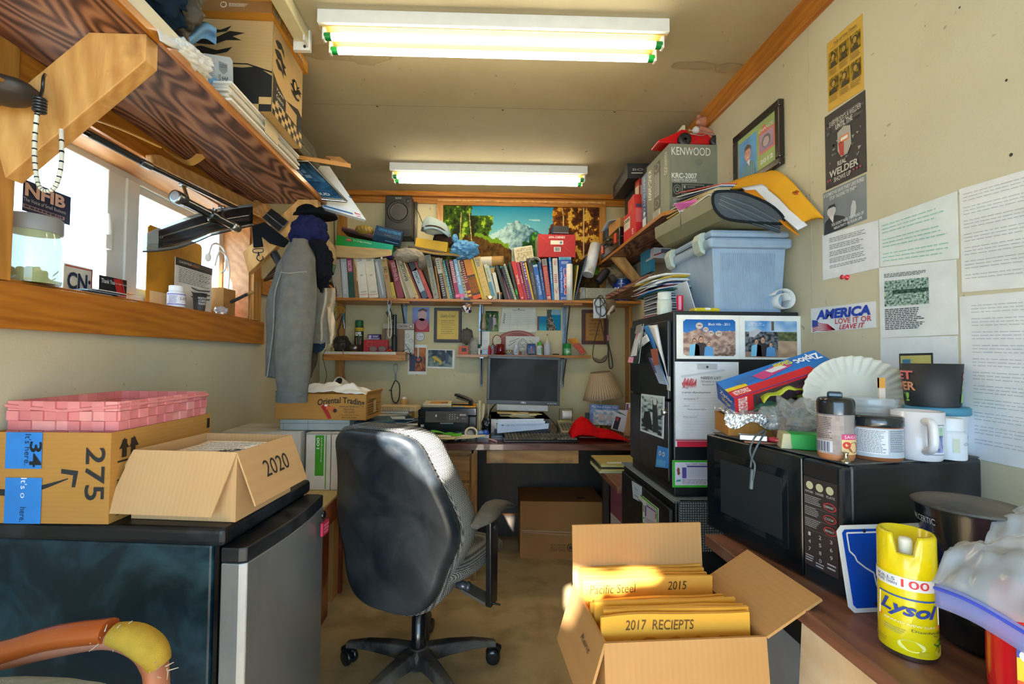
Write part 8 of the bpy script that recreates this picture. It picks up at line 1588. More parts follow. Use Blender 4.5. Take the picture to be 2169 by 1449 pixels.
m=MB();m.prism([(RX+.012+.03,2.06,RZ-.001),(RX+.12,2.06,RZ-.001),(XR-.002,2.06,1.75),(XR-.002,2.06,1.69)],(0,.04,0),RAW);solo(m,'shelf_bracket','raw pine bracket hidden behind the olive folder under the high right shelf','bracket',bevel=.002)
fbox('radio_remote','dark flat radio unit fixed on the knotty bracket','radio',[(1360,533),(1378,546),(1370,562)],2.86,.02,'221e1c')
fbox('cereal_box','teal and white box standing under the high right shelf','box',[(1377,525),(1387,525),(1387,575)],2.55,.16,'2a86a8',lambda s:(s.r(0,0,.5,.25,'8a1c28'),s.r(.0,.45,1,.47,'8ac4d8')))
fbox('white_box','white box with printed lid beside the teal box under the right shelf','box',[(1385,524),(1424,526),(1424,548)],2.50,.12,'d0d4d8',lambda s:(s.r(.4,.1,.9,.5,'6a6a74'),s.p([(0,.7),(.5,.4),(.5,.5),(0,.85)],'b8384a')))
m=MB();m.bx(.755,XR-.002,2.05,2.75,1.600,1.625,PLY);solo(m,'lower_board','small dark board under the boxes behind the blue bin','shelf')
TR=RZ+.0165
def kw(m,w,d,h):
 s=boxface(m,w,d,h,'F');C_='d8dcd4'
 s.t('KENWOOD',.04,.05,.78,.17,C_,2);s.p([(.40,.05),(.46,.05),(.43,.08)],'d8685c',3);s.t('KRC-2007',.04,.44,.52,.52,C_,2,bold=.02);s.t('CASSETTE-RECEIVER',.04,.53,.52,.57,C_,2)
 s.r(.05,.59,.83,.80,'26281f',2)
 for u in(.14,.74):s.e(u,.69,.075,.075,'6a6c60',3,24);s.e(u,.69,.058,.058,'20221c',4,24);s.e(u,.69,.04,.04,'8a8c80',5,20);s.e(u,.69,.026,.026,'20221c',6)
 s.r(.23,.61,.65,.78,'9a9c90',3);s.r(.24,.62,.64,.77,'26281f',4)
 s.r(.26,.63,.30,.67,'9a9c90',5);s.r(.33,.635,.48,.665,'5c5e54',5)
 for k in range(8):s.r(.26+.046*k,.71,.295+.046*k,.735,'a8aa9e',5);s.r(.26+.046*k,.742,.295+.046*k,.76,'8a8c80',5)
 s.ln(.06,.83,.60,.97,6,'b8bcb0',.35,2);s.e(.55,.27,.08,.05,'6c7062',2)
 s=boxface(m,w,d,h,'L')
 s.t('KENWOOD',.80,.08,.92,.42,C_,2,rot=90);s.t('KRC-2007',.08,.12,.22,.62,C_,2,rot=90,bold=.02);s.r(.34,.10,.62,.84,'26281f',2)
 for v in(.18,.76):s.e(.48,v,.10,.06,'7c7e70',3);s.e(.48,v,.07,.042,'20221c',4)
 s.r(.38,.28,.58,.64,'8a8c80',3);s.ln(.40,.30,.56,.62,9,'26281f',.4,4);s.r(.30,.86,.62,.98,'d8d8cc',2);s.ln(.33,.87,.60,.97,5,'26281f',.5,3)
GREY=plain_mat('grey_carton','6c705e',.45)
GREY='r767a68'
def closed(name,label,loc,rz,w,d,h,col,deco,cat='box',bevel=.0015,**k):
 m=MB();m.bx(-w/2,w/2,-d/2,d/2,0,h,col);deco and deco(m,w,d,h);return solo(m,name,label,cat,loc,rz,bevel=bevel,**k)
xk0,xk1=at(1420,430,2.0).x,at(1534,430,2.0).x;wk=xk1-xk0
closed('stereo_box','grey Kenwood cassette receiver box on the high right shelf',((xk0+xk1)/2,2.0+.15,TR+.001),R(1.5),wk,.26,at(1480,302,2.0).z-TR,GREY,kw)
def col_box(x0,x1,Y,d,zt_px,label,name,col,deco=None,rz=0,z0=None,cat='box'):
 a,b=at(x0,470,Y).x,at(x1,470,Y).x;z0=TR+.001 if z0 is None else z0;h=at((x0+x1)/2,zt_px,Y).z-z0
 return closed(name,label,((a+b)/2,Y+d/2,z0),rz,b-a,d,h,col,deco,cat=cat)
def duty(m,w,d,h):
 for sd in 'LF':s=boxface(m,w,d,h,sd);s.r(0,0,1,.45,'3c5c8a',1);s.t('HEAVY DUTY CABLES',.3,.05,.62,.92,'c8d0dc',2,rot=90);s.r(.2,.80,.8,.95,'d8d8d8',3);s.e(.5,.72,.2,.03,'d8dce4',3)
x_=RX+.012
closed('cable_box','tall thin navy blue box left of the grey receiver box',(RX+.035,2.32,TR+.001),0,.035,.085,.285,'1c2c6c',duty)
def rsx(m,w,d,h):s=boxface(m,w,d,h,'L');s.r(.05,.15,.55,.6,'d8d0c0');s.t('CT6720R',.08,.20,.52,.32,'3a3a3a',3,bold=.02);s.t('QTY 1',.12,.4,.4,.5,'3a3a3a',3);s.t('S',.72,.7,.84,.92,'e8d8d8',3,bold=.03);s=boxface(m,w,d,h,'F');s.r(.0,.04,1,.55,'d86060',1);s.t('Snap-on',.2,.08,.9,.22,'e8c8c8',2,shear=.2);s.r(.72,.3,.98,.95,'d4dce4',2)
closed('tool_box','bright red plastic tool case in front on the high right shelf',(RX+.075,2.52,TR+.001),R(2),.145,.19,.15,'ca1c20' if 0 else 'c81c20',rsx,bevel=.006)
closed('red_carton','red folded carton on top of the red plastic tool case',(RX+.075,2.53,TR+.153),R(-4),.12,.13,.085,'cc2a18',lambda m,w,d,h:(boxface(m,w,d,h,'F').p([(.1,.6),(.8,.75),(.7,.95),(.1,.95)],'4a4458'),boxface(m,w,d,h,'L').p([(.1,.9),(.9,.9),(.5,.3)],'d8503a')))
closed('small_carton','red and cream small carton stacked on the red folded carton',(RX+.08,2.52,TR+.240),R(3),.07,.06,.095,'a82420',lambda m,w,d,h:[boxface(m,w,d,h,sd).r(.1,.4,1,1,'c8b49c')for sd in 'FL'])
def amp(m,w,d,h):
 s=boxface(m,w,d,h,'L');s.r(0,0,1,.12,'3c3a38');s.t('BOSS AUDIO',.2,.35,.8,.6,'8a8680',2);s.ln(.1,.7,.9,.85,2,'5a5652',.5);s=boxface(m,w,d,h,'F');s.t('BOSS',.2,.35,.9,.5,'a8a49c',2);s.r(.15,.62,.9,.68,'c8c4bc')
closed('amplifier_box','black patterned box perched topmost left on the high right shelf',(RX+.065,2.66,TR+.336),R(-3),.145,.34,.085,'1a1816',amp)
closed('stack_box','plain black carton supporting the patterned black box',(RX+.12,2.73,TR+.001),0,.10,.16,.334,'201c1a',None)
closed('black_case','black folded pouch behind the navy box top',(RX+.11,2.42,TR+.30),R(4),.10,.09,.07,'17181a',None);closed('stack_box','dark grey carton beneath the black pouch behind the navy box',(RX+.14,2.43,TR+.001),0,.08,.075,.297,'2a2a2c',None)if 0 else closed('stack_box','dark grey carton standing behind the navy cable box',(RX+.115,2.395,TR+.001),0,.09,.055,.297,'2a2a2c',None)
t=thing('tool_case','black hard tool case with orange latches at the back of the high right shelf','tool case',(RX+.045,2.87,TR+.001))
m=MB();m.bx(-.055,.10,-.20,.22,0,.115,'*17181a');m.bx(-.058,.0,-.205,.225,.052,.060,'26282a');m.build('case_body',t,bevel=.014)
for yy in(-.13,.16):m=MB();m.bx(-.064,-.055,yy-.018,yy+.018,.03,.09,'*d8401c');m.build('latch',t,bevel=.002,label='orange latch')
m=MB();m.tube(sp([(-.058,-.05,.075),(-.08,-.05,.07),(-.085,-.03,.065),(-.085,.05,.065),(-.08,.07,.07),(-.058,.07,.075)],4),.008,'*202224',8);m.build('handle',t)
closed('brown_box','plain brown carton lying on the black tool case',(RX+.06,2.83,TR+.118),R(8),.11,.17,.075,CARD,None)
closed('blue_box','small blue and black carton behind the brown one on the tool case',(RX+.03,3.00,TR+.118),R(-4),.08,.10,.06,'2a2e38',lambda m,w,d,h:boxface(m,w,d,h,'F').r(.5,0,1,1,'2450b4'))
m=MB();m.patch(lambda u,v:V((RX-.03+.16*u,2.80+.22*v,TR+.198+.012*math.sin(v*5)-.03*max(0,.3-u))),8,8,'pc8d4e4');solo(m,'white_papers','white papers draped over the brown carton on the high right shelf','paper',solid=.003)
closed('red_black_box','red and black tool pack between the tool case and red plastic case',(RX+.10,2.68,TR+.118)if 0 else(RX+.16,2.66,TR+.001),R(2),.09,.10,.23,'8c1418',lambda m,w,d,h:boxface(m,w,d,h,'F').r(0,0,1,.3,'1c1c1c'))
t=thing('toy_car','red toy roadster on top of the grey receiver box','toy',((xk0+xk1)/2+.01,2.10,at(1480,302,2.0).z+.002))
RC='*c01018';m=MB()
pf=[(-.165,.018),(-.165,.03),(-.12,.048),(-.07,.072),(-.055,.082),(-.03,.082),(-.02,.062),(.08,.068),(.115,.058),(.125,.035),(.12,.018),(.09,.014),(-.03,.012)]
m.prism([(x,-.045,z+.004)for x,z in pf],(0,.09,0),RC);m.build('car_body',t,bevel=.010,seg=3)
m=MB();m.prism([(-.066,-.040,.08),(-.048,-.040,.108),(-.036,-.040,.108),(-.036,-.040,.083)],(0,.08,0),'b8b49c');m.build('windscreen',t)
m=MB();m.tube(sp([(-.02,-.057,.060),(.03,-.058,.052),(.06,-.058,.060),(.10,-.057,.052)],4),.0022,'md8d8d8',6);m.build('side_trim',t)
m=MB();s=flat(m,(-.028,-.0565,.080),(.04,0,0),(0,0,-.01));s.t('Grandpa',0,0,1,1,'e8e8e8',1,shear=.2);m.build('lettering',t)
for x_,r_ in((-.048,.030),(.098,.026)):
 for y_ in(-.058,.048):
  m=MB();A_=Matrix.Rotation(R(90),3,'X');m.lathe([(r_*.6,-.010),(r_,-.008),(r_,.008),(r_*.62,.010)],'1a1816',(x_,y_,r_),24,A_)
  for k in range(5):a=2*math.pi*k/5;m.prism([(x_+.003*math.cos(a+1.57),y_-.010,r_+.003*math.sin(a+1.57)),(x_-.003*math.cos(a+1.57),y_-.010,r_-.003*math.sin(a+1.57)),(x_+r_*.62*math.cos(a),y_-.010,r_+r_*.62*math.sin(a))],(0,.003,0),'mb8b0a8')
  m.lathe([(r_*.64,0),(0,.001)],'a01828',(x_,y_-.004,r_),20,A_);m.build('wheel',t)
t=thing('teddy_bear','small brown plush bear sitting in the red toy roadster','teddy bear',((xk0+xk1)/2+.072,2.11,at(1480,302,2.0).z+.066))
m=MB();BR='cb07860'
m.blob((0,0,.035),(.030,.028,.038),BR,.08,3,2,4);m.blob((.008,-.005,.085),(.030,.026,.026),BR,.06,3,3,4);m.blob((-.016,-.012,.080),(.014,.013,.012),'cc08a70',.05,3,4,3);m.tube([(-.01,-.02,.045),(.015,-.045,.02),(.03,-.045,.012)],[.013,.012,.010],BR,8);m.tube([(.0,-.02,.02),(.02,-.05,-.0),(.03,-.055,-.008)],[.015,.014,.012],BR,8);m.build('body',t)
for x_ in(.022,-.006):m=MB();m.blob((x_,.004,.114),(.011,.006,.012),BR,.05,3,5,3);m.build('ear',t)
m=MB();m.blob((-.030,-.014,.040),(.018,.016,.018),'cd8d8d0',.1,3,5,3);m.build('white_bib',t)
# right wall: frame, posters, papers
def rwall(x0,y0,x1,y1):
 a,b=atx(x0,y0,XR),atx(x1,y1,XR);return a.y,b.y,a.z,b.z
def rpaper(name,label,cat,ytop,ybot,xs,deco,col='dfe3e4',off=.0015,**k):
 """xs = (x far, x near); ytop/ybot = image y of (far, near) edge ends"""
 yf=(atx(xs[0],ytop[0],XR).y+atx(xs[0],ybot[0],XR).y)/2;yn=(atx(xs[1],ytop[1],XR).y+atx(xs[1],ybot[1],XR).y)/2
 zt_=[atx(xs[0],ytop[0],XR).z,atx(xs[1],ytop[1],XR).z];zb_=[atx(xs[0],ybot[0],XR).z,atx(xs[1],ybot[1],XR).z]
 m=MB();P_=[V((XR-off,yf,zt_[0])),V((XR-off,yn,zt_[1])),V((XR-off,yn,zb_[1])),V((XR-off,yf,zb_[0]))]
 m.prism(P_,(.001,0,0),col);s=Sheet(m,lambda u,v,h:(P_[0]*(1-u)+P_[1]*u)*(1-v)+(P_[3]*(1-u)+P_[2]*u)*v-V((h,0,0)),.0005)
 deco(s);return solo(m,name,label,cat,**k)
yf,yn,zt_,zb_=atx(1562,290,XR).y,atx(1662,208,XR).y,atx(1662,208,XR).z,atx(1662,348,XR).z
t=thing('framed_photo','dark wood framed school photo collage high on the right wall','picture frame',(XR-.018,(yf+yn)/2,zb_));W_=yf-yn;H_=zt_-zb_
m=MB();fb=.026
for a,b,c,d_ in((-W_/2,W_/2,H_-fb,H_),(-W_/2,W_/2,0,fb),(-W_/2,-W_/2+fb,fb,H_-fb),(W_/2-fb,W_/2,fb,H_-fb)):m.bx(-.004,.017,a,b,c,d_,'*241e1c')
m.build('frame',t,bevel=.004)
m=MB();s=flat(m,(.006,W_/2-fb,H_-fb),(0,-(W_-2*fb),0),(0,0,-(H_-2*fb)),.0006);s.r(0,0,1,1,'8aa820',1)
s.ras(.03,.10,.52,1,10,14,lambda a,b:mixc(rgb('1c84c8'),rgb('2a9cdc'),a+nz(a,b,3)),2)
s.p([(.08,1),(.12,.78),(.22,.66),(.34,.62),(.46,.72),(.51,1)],'1c6a7c',4)
for k in range(6):s.p([(.12+.06*k,.98),(.14+.06*k,.98),(.18+.055*k,.70),(.165+.055*k,.70)],'5ab0b8',5)
s.p([(.26,.62),(.36,.60),(.33,.74)],'e0e4e8',6);s.e(.29,.46,.085,.15,'d49c80',6);s.p([(.20,.42),(.21,.30),(.29,.25),(.38,.32),(.38,.42),(.35,.36),(.24,.36)],'4a2c1c',7);s.p([(.26,.53),(.33,.52),(.30,.56)],'e8e0dc',7);s.r(.24,.43,.27,.445,'2a1c18',7);s.r(.31,.43,.34,.445,'2a1c18',7)
for k in range(12):s.r(.56+.036*k,0,.565+.036*k,.3,'7c9a1c',2)
s.p([(.70,.08),(.58,.24),(.82,.24)],'d8501c',2);s.r(.58,.24,.96,.68,'d8501c',2);s.t('CHANCE',.58,.16,.92,.22,'f0e8d8',4);s.ras(.60,.28,.92,.64,8,10,lambda a,b:mixc(rgb('b088a8'),rgb('8c6a90'),b),3);s.e(.76,.46,.11,.13,'2a2024',4);s.e(.76,.48,.075,.10,'b098a0',5);s.t('2012',.60,.80,.92,.89,'e8ecd8',4,bold=.03)
m.build('photo_print',t)
m=MB();GLS=plain_mat('frame_glass','ffffff',.03,alpha=.08);m.bx(.001,.003,-W_/2+fb,W_/2-fb,fb,H_-fb,GLS);m.build('glass',t)
def town(s):
 s.t('Talk of the Town',.2,.06,.85,.11,'5a4418',3);s.r(.1,.13,.9,.134,'7a6020',3)
 for i in range(3):
  for j in range(2):
   u,v=.05+.31*i,.17+.38*j
   s.ras(u,v,u+.28,v+.24,8,9,lambda a,b:mixc(rgb('4a3c18'),rgb('a8872c'),.5+1.4*noise.noise(V((a*4,b*4,i+3*j)))),2)
   s.e(u+.14,v+.09,.07,.055,'2c2410',3);s.e(u+.14,v+.10,.05,.042,'b08c34',4);s.p([(u+.04,v+.24),(u+.08,v+.16),(u+.20,v+.16),(u+.25,v+.24)],'3a3014',3);s.ln(u,v+.26,u+.27,v+.35,5,'6a5420',.35,3,i+j)
rpaper('newspaper_page','yellowed newspaper page with six portraits, topmost on the right wall','poster',(92,27),(238,190),(1754,1829),town,'c99f38')
def weld(s):
 s.t("EVERYBODY'S A WELDER",.14,.12,.92,.19,'c8c4bc',4);s.t('UNTIL THE',.30,.20,.72,.27,'c8c4bc',4,bold=.02)
 s.ras(.05,.10,.95,.28,12,6,lambda a,b:mixc(rgb('6c6a68'),rgb('34302e'),.5+nz(a,b,5)),1)
 s.p([(.34,.32),(.50,.28),(.66,.32),(.68,.56),(.58,.66),(.42,.66),(.34,.56)],'a8a49c',3);s.p([(.36,.46),(.50,.48),(.50,.66),(.40,.64)],'b03c38',4);s.r(.40,.40,.62,.48,'d87a3c',4);s.r(.43,.42,.60,.46,'e0e0dc',5)
 rr_=random.Random(7)
 for k in range(26):u,v=rr_.uniform(.1,.9),rr_.uniform(.34,.72);s.p([(u,v),(u+rr_.uniform(.03,.09),v+.01),(u+.02,v+rr_.uniform(.02,.06))],rr_.choice(('7a7674','9a9692','5c5856')),2)
 s.t('REAL',.34,.70,.56,.76,'c8c4bc',5,bold=.02);s.t('WELDER',.12,.78,.84,.87,'bcb8b0',5,bold=.03);s.t('SHOWS UP',.24,.89,.66,.95,'c8c4bc',5,bold=.01)
 for u in(.08,.14,.72,.80,.88):s.e(u,.90,.018,.014,'b04044',4)
rpaper('welder_poster','dark welder poster with a welding helmet below the newspaper page','poster',(248,189),(404,364),(1749,1835),weld,'2c2a2e')
def fordp(s):
 s.t('IF SOMEONE SAYS THEY LIKE FORD',.03,.05,.97,.13,'dce0e0',3,bold=.01);s.t('STOP TALKING TO THEM',.18,.16,.80,.24,'dce0e0',3,bold=.01)
 s.e(.22,.50,.11,.13,'c4c8ca',3);s.p([(.12,.44),(.16,.36),(.30,.36),(.33,.46),(.28,.42),(.16,.42)],'2c3034',4);s.p([(.02,1),(.05,.72),(.18,.62),(.34,.64),(.52,.74),(.6,.9),(.6,1)],'34383c',3);s.p([(.16,.62),(.28,.62),(.26,.80)],'d0d4d6',4);s.p([(.66,.82),(.68,.58),(.72,.46),(.78,.50),(.80,.66),(.76,.84)],'c4c8ca',3)
 s.t("YOU DON'T NEED THAT KIND OF",.22,.80,.96,.87,'e8ecec',5,bold=.01);s.t('NEGATIVITY IN YOUR LIFE',.28,.90,.92,.96,'e8ecec',5,bold=.01)
rpaper('meme_print','grey print with a suited man and white capitals below the welder poster','poster',(410,368),(500,464),(1745,1836),fordp,'7e868c')
def textp(n,col='4a4e52',u0=.10,u1=.9,v0=.08,v1=.92,para=5,seed=1,fill=.32):return lambda s:s.ln(u0,v0,u1,v1,n,col,fill,2,seed,para)
rpaper('typed_letter','small typed letter with a red pin below the suited man print','letter',(498,466),(594,568),(1743,1862),textp(18,'5a5e64',.15,.82,.12,.8,4,3,.28),'e2e6ea')
def crowd(s):
 s.ln(.08,.10,.68,.16,3,'2c3034',.4,2,4);s.ras(.08,.20,.68,.56,40,26,lambda a,b:mixc(rgb('24443c'),rgb('b8d4c8'),.5+1.1*noise.noise(V((a*22,b*14,3))))if not(.38<b<.55 and a>.2)else mixc(rgb('1a2c28'),rgb('4a6a60'),.5+nz(a*3,b*3,5)),2);s.ln(.08,.60,.62,.90,12,'3a3e44',.5,2,5)
rpaper('typed_page','white page with green handwriting lines, tallest of the middle pages','letter',(465,404),(566,548),(1864,2030),lambda s:s.ln(.05,.15,.9,.95,11,'9accb8',.26,2,6,4),'dde6e6')
rpaper('crowd_page','white page with a green toned crowd picture and caption','letter',(567,549),(716,709),(1865,2029),crowd,'dfe6e8',off=.0022)
def sticky(s):s.r(.28,.22,.72,.98,'26282c',2);s.r(.30,.25,.70,.96,'c8c070',3);s.r(.33,.30,.44,.40,'4a8ab0',4);s.e(.55,.42,.05,.05,'2c2c28',4);s.p([(.44,.58),(.52,.46),(.58,.46),(.62,.72),(.50,.80)],'2c2c28',4)
rpaper('decal_page','white page with a yellow bordered decal behind the black mug','letter',(716,711),(872,870),(1867,2031),sticky,'dce2e8')
rpaper('typed_page','white typed page, upper one at the right edge of the wall','letter',(400,340),(620,604),(2036,2240),textp(26,'b4b8be',.05,.95,.06,.9,4,8,.2),'e0e4e6')
rpaper('typed_page','white typed page, lower one at the right edge of the wall','letter',(628,610),(965,1010),(2038,2250),textp(42,'b2b8c2',.14,.98,.06,.92,4,9,.2),'e0e5ea')
def amer(s):
 s.t('AMERICA',.10,.10,.94,.50,'2040b0',3,bold=.05,shear=.15);s.t('LOVE IT OR',.42,.52,.95,.73,'c03040',3,bold=.01);s.t('LEAVE IT',.48,.77,.86,.96,'c03040',3,bold=.02,shear=.3)
 for k in range(5):s.p([(.03,.66+.07*k),(.12,.60+.07*k),(.20,.66+.065*k),(.30,.70+.06*k),(.42,.96),(.40,.97),(.28,.74+.06*k),(.20,.69+.065*k),(.12,.63+.07*k),(.03,.70+.07*k)],'c03040',2)
 s.p([(.03,.48),(.13,.52),(.13,.74),(.03,.78)],'3048a0',4)
rpaper('bumper_sticker','white AMERICA LOVE IT OR LEAVE IT bumper sticker on the right wall','sticker',(654,638),(705,694),(1719,1856),amer,'e0e4ea')
c=atx(1790,587,XR-.006);m=MB();m.lathe([(.009,0),(.004,.004),(.004,.012),(.007,.016),(0,.017)],'*d82838',c+V((.006,0,0)),14,Matrix.Rotation(R(-90),3,'Y'));solo(m,'push_pin','red push pin under the small typed letter','pin')
# counter at right
ZC=.78
t=thing('counter','worn dark laminate counter along the right wall in the foreground','counter',(.85,.45,0));q=WM[t.name].translation
m=MB();m.prism([(.592-q.x,1.20-q.y,ZC-.028),(.620-q.x,-.45-q.y,ZC-.028),(XR-.002-q.x,-.45-q.y,ZC-.028),(XR-.002-q.x,1.20-q.y,ZC-.028)],(0,0,.028),LAM2);m.build('countertop',t,bevel=.002)
m=MB();m.prism([(.618-q.x,.93-q.y,.05),(.612-q.x,.865-q.y,ZC-.03),(.627-q.x,-.44-q.y,ZC-.03),(.627-q.x,-.44-q.y,.05)],(.012,0,0),PALE);m.build('plywood_panel',t,bevel=.001)
m=MB();m.bx(.72-q.x,XR-.005-q.x,.30-q.y,1.19-q.y,0,ZC-.16,'b8bcc0');m.bx(.70-q.x,XR-.005-q.x,.30-q.y,1.19-q.y,ZC-.16,ZC-.029,'17191c');m.bx(.719-q.x,.72-q.x,1.02-q.y,1.023-q.y,0,ZC-.17,'50545a');m.build('base_cabinet',t)
t=thing('microwave','dusty black microwave oven on the counter','microwave',(.660,1.059,ZC+.001),math.atan2(-.382,.078));w,d,h=.39,.37,.256
m=MB();m.bx(-w/2,w/2,.022,d,.006,h,BLACKP);m.build('case',t,bevel=.010,seg=3)
m=MB();m.bx(-w/2+.004,w/2-.004,.02,d-.004,h-.002,h+.0006,DUSTY);m.build('dusty_top',t)
MD=smudge_mat('microwave_door','0a1014','2a3238',.18,s=3,lo=.5,hi=.9);MG=plain_mat('oven_window','0a1218',.06,coat=1);xs=w*(.77-.5)
m=MB();pr=[(-w/2+.006,0),(xs,0),(xs,.024),(-w/2,.024),(-w/2,.006)];m.prism([(a,b,.004)for a,b in pr],(0,0,h-.008),MD);m.build('door',t,bevel=.006,seg=3)
m=MB();m.bx(-w/2+.035,xs-.035,-.0012,0,.045,h-.040,MG);m.bx(-w/2+.060,xs-.050,-.0018,-.0012,.060,h-.060,'131c22');m.build('window',t,bevel=.0005)
m=MB();m.bx(xs+.002,w/2,-.001,.024,.004,h-.004,'*1a2026');m.build('control_panel_housing',t,bevel=.006)
m=MB();pw=w/2-xs-.016;s=flat(m,(xs+.006,-.0015,h-.040),(pw,0,0),(0,0,-(h-.075)),.0005);s.r(0,0,1,1,'2b2528');s.r(0,-.17,1,-.02,'0c0e12',1)
for k in range(3):s.e(.20+.30*k,.09,.11,.045,'b8b89a',3);s.t(('POPCORN','DINNER','PLATE')[k],.06+.32*k,.15,.30+.32*k,.175,'b8b8b8',3)
for k in range(3):s.ln(.04,.21+.13*k,.55,.31+.13*k,5,'a8acb0',.35,2,k+1,rag=.35);s.r(.04,.33+.13*k,.98,.333+.13*k,'6a6a70',2)
for k,tx in enumerate(('DEFROST','COOK','REHEAT')):v=.27+.13*k;s.e(.79,v,.19,.045,'b0343c',3,20);s.e(.79,v,.16,.036,'2b2528',4,20);s.t(tx,.66,v-.012,.92,v+.012,'c0c4c8',5)
for k,tx in enumerate('1234567890'):u=.14+.32*(k%3)if k<9 else .46;v=.62+.085*(k//3);s.t(tx,u,v,u+.07,v+.04,'b8bcc4',3)
s.ln(.05,.88,.3,.96,3,'b8bcc4',.4,3);s.ln(.36,.93,.6,.99,2,'b8bcc4',.4,3);s.ln(.7,.88,.95,.96,2,'b8bcc4',.4,3);m.build('keypad',t)
MT=ZC+.001+h+.0012
def on(px,Y,z=MT):return V((at(px,950,Y).x,Y,z))
# on the microwave
t=thing('cinnamon_shaker','clear spice jar with black flip lid at the front left of the microwave top','jar',tuple(on(1771,.925)),R(-38));r,h=.0315,.128
m=MB();m.lathe([(r*.92,0,'b0724a'),(r,.006,'b0724a'),(r,.014),(r,h*.70),(r*.9,h*.74)],'*8e888a',n=28);s=wrap(m,(0,0,0),r+.0003,.012,h*.70,-190,10);s.ras(0,0,.62,1,10,8,lambda a,b:mixc(rgb('b8a8a4'),rgb('8c8484'),.5+nz(a,b,4)),1);s.ln(.12,.05,.45,.62,12,'4a4448',.4,2);s.r(.05,.66,.45,.95,'c8ccd8',2);[s.r(.07+.027*k,.68,.08+.027*k+.008*(k%2),.94,'3a4a6a',3)for k in range(13)]
s.r(.58,.46,.98,.60,'c83c78',2);s.r(.58,.60,.98,.98,'e0c08c',2);s.e(.80,.80,.12,.14,'9a5a30',3);s.e(.66,.74,.07,.09,'c83c30',3);s.t('SAIGON',.62,.49,.94,.57,'f0e0e8',3);s.t('U',.86,.10,.98,.30,'1c2024',3,bold=.03);m.build('jar_body',t)
m=MB();m.lathe([(r*1.02,h*.72),(r*1.04,h*.90),(r*.96,h*.97),(r*.5,h*.99),(0,h*.99)],'*15191d',n=28);m.bx(-.014,.012,-.012,.016,h*.97,h*1.07,'*243a48');m.build('flip_lid',t,bevel=.004)
t=thing('peanut_butter_jar','squat jar with black lid and nutrition label on the microwave','jar',tuple(on(1852,.935)),R(-38));r,h=.0475,.088
m=MB();m.lathe([(r*.94,0),(r,.005),(r,h*.76),(r*.95,h*.78)],'*8c5638',n=32);s=wrap(m,(0,0,0),r+.0004,.006,h*.76,-185,5);s.r(.10,.02,.86,.97,'b4bcc8',1);s.p([(0,.02),(.16,.02),(.20,.45),(0,.5)],'c8642c',2);s.e(.06,.70,.06,.22,'d8dce0',2);s.e(.06,.70,.04,.15,'3a3c40',3);s.r(.28,.06,.62,.86,'d4d8e0',2);s.ln(.30,.10,.60,.84,14,'4a5058',.35,3);s.ln(.64,.08,.84,.8,12,'5a606c',.35,3);m.build('jar_body',t)
m=MB();m.lathe([(r*1.0,h*.77),(r*1.02,h*.79),(r*1.02,h*.97),(r*.97,h),(0,h)],'*1a2228',n=40);m.build('lid',t)
t=thing('coffee_mug','white coffee mug with a stamp picture on the microwave','mug',tuple(on(1944,.93)),R(12));r,h=.0425,.098
m=MB();m.lathe([(r*.86,0),(r*.95,.006),(r,.02),(r,h),(r*.92,h),(r*.90,.01),(0,.01)],'*e0dfe6',n=36);s=wrap(m,(0,0,0),r+.0004,0,h,-230,-50);s.r(.58,.24,.82,.86,'8a8ca0',1);s.r(.595,.26,.805,.84,'dcdce8',2);s.ras(.62,.29,.78,.80,8,12,lambda a,b:(mixc(rgb('8ab49a'),rgb('b8d0c0'),nz(a,b,5)+.5)if b<.35 else mixc(rgb('2a3a4a'),rgb('9aa4d0'),b+nz(a,b,5))),3);m.build('mug_body',t)
m=MB();m.tube(sp([(-r*.62,-r*.72,h*.82),(-r*.95,-r*1.25,h*.78),(-r*1.0,-r*1.30,h*.35),(-r*.60,-r*.74,h*.20)],6),.0075,'*e0dfe6',12);m.build('handle',t)
bottle('pill_bottle','white plastic bottle with wide cap at the right of the coffee mug','bottle',tuple(on(2014,.925)),.0245,.084,'dcdfe6','e4e6ec',.30,lab=lambda s:(s.r(.28,.1,.42,.8,'c8ccb8'),s.t('Cinn',.5,.28,.75,.42,'8a8e98',3,shear=.3)))
t=thing('plastic_tub','white tub with blue lid carrying the black mug','tub',tuple(on(1984,1.005)),R(-38));r=.054
m=MB();m.lathe([(r*.85,0),(r*.98,.085)],'d8d8dc',n=32);s=wrap(m,(0,0,0),r*.86+.0004,.0,.05,-180,0,r1=r*.93);s.r(.1,.2,.9,.9,'4a6a9c');m.build('tub_body',t);m=MB();m.lathe([(r*1.0,.083),(r*1.05,.085),(r*1.05,.098),(r*.98,.101),(0,.100)],'4a8aa4',n=36);m.bx(-r*1.25,-r,-.012,.012,.085,.089,'3a7088');m.build('lid',t)
t=thing('travel_mug','matt black tapered mug with neon GET OVER IT lettering on the blue lidded tub','mug',tuple(on(1976,1.0,MT+.1015)),R(-58));r,h=.051,.094
m=MB();m.lathe([(r*.88,0),(r*.90,.003),(r*1.03,h),(r*.97,h),(r*.84,.006),(0,.006)],'r202428',n=40);s=wrap(m,(0,0,0),r*.90+.0004,0,h,-200,20,r1=r*1.03+.0004)
for k,(tx,cc,u1)in enumerate((('GET','e0706c',.40),('OVER','d8906a',.42),('IT!','8cc850',.34))):s.t(tx,.04,.17+.26*k,u1,.38+.26*k,cc,2,bold=.03)
for k,(tx,cc)in enumerate((('G','e0706c'),('O','9aa850'),('I','8cc850'))):s.t(tx,.88,.17+.26*k,.97,.38+.26*k,cc,2,bold=.03)
m.build('mug_body',t)
t=thing('glass_jar','clear glass jar of wrapped utensils on the microwave','jar',tuple(on(1845,1.02)));r,h=.060,.118
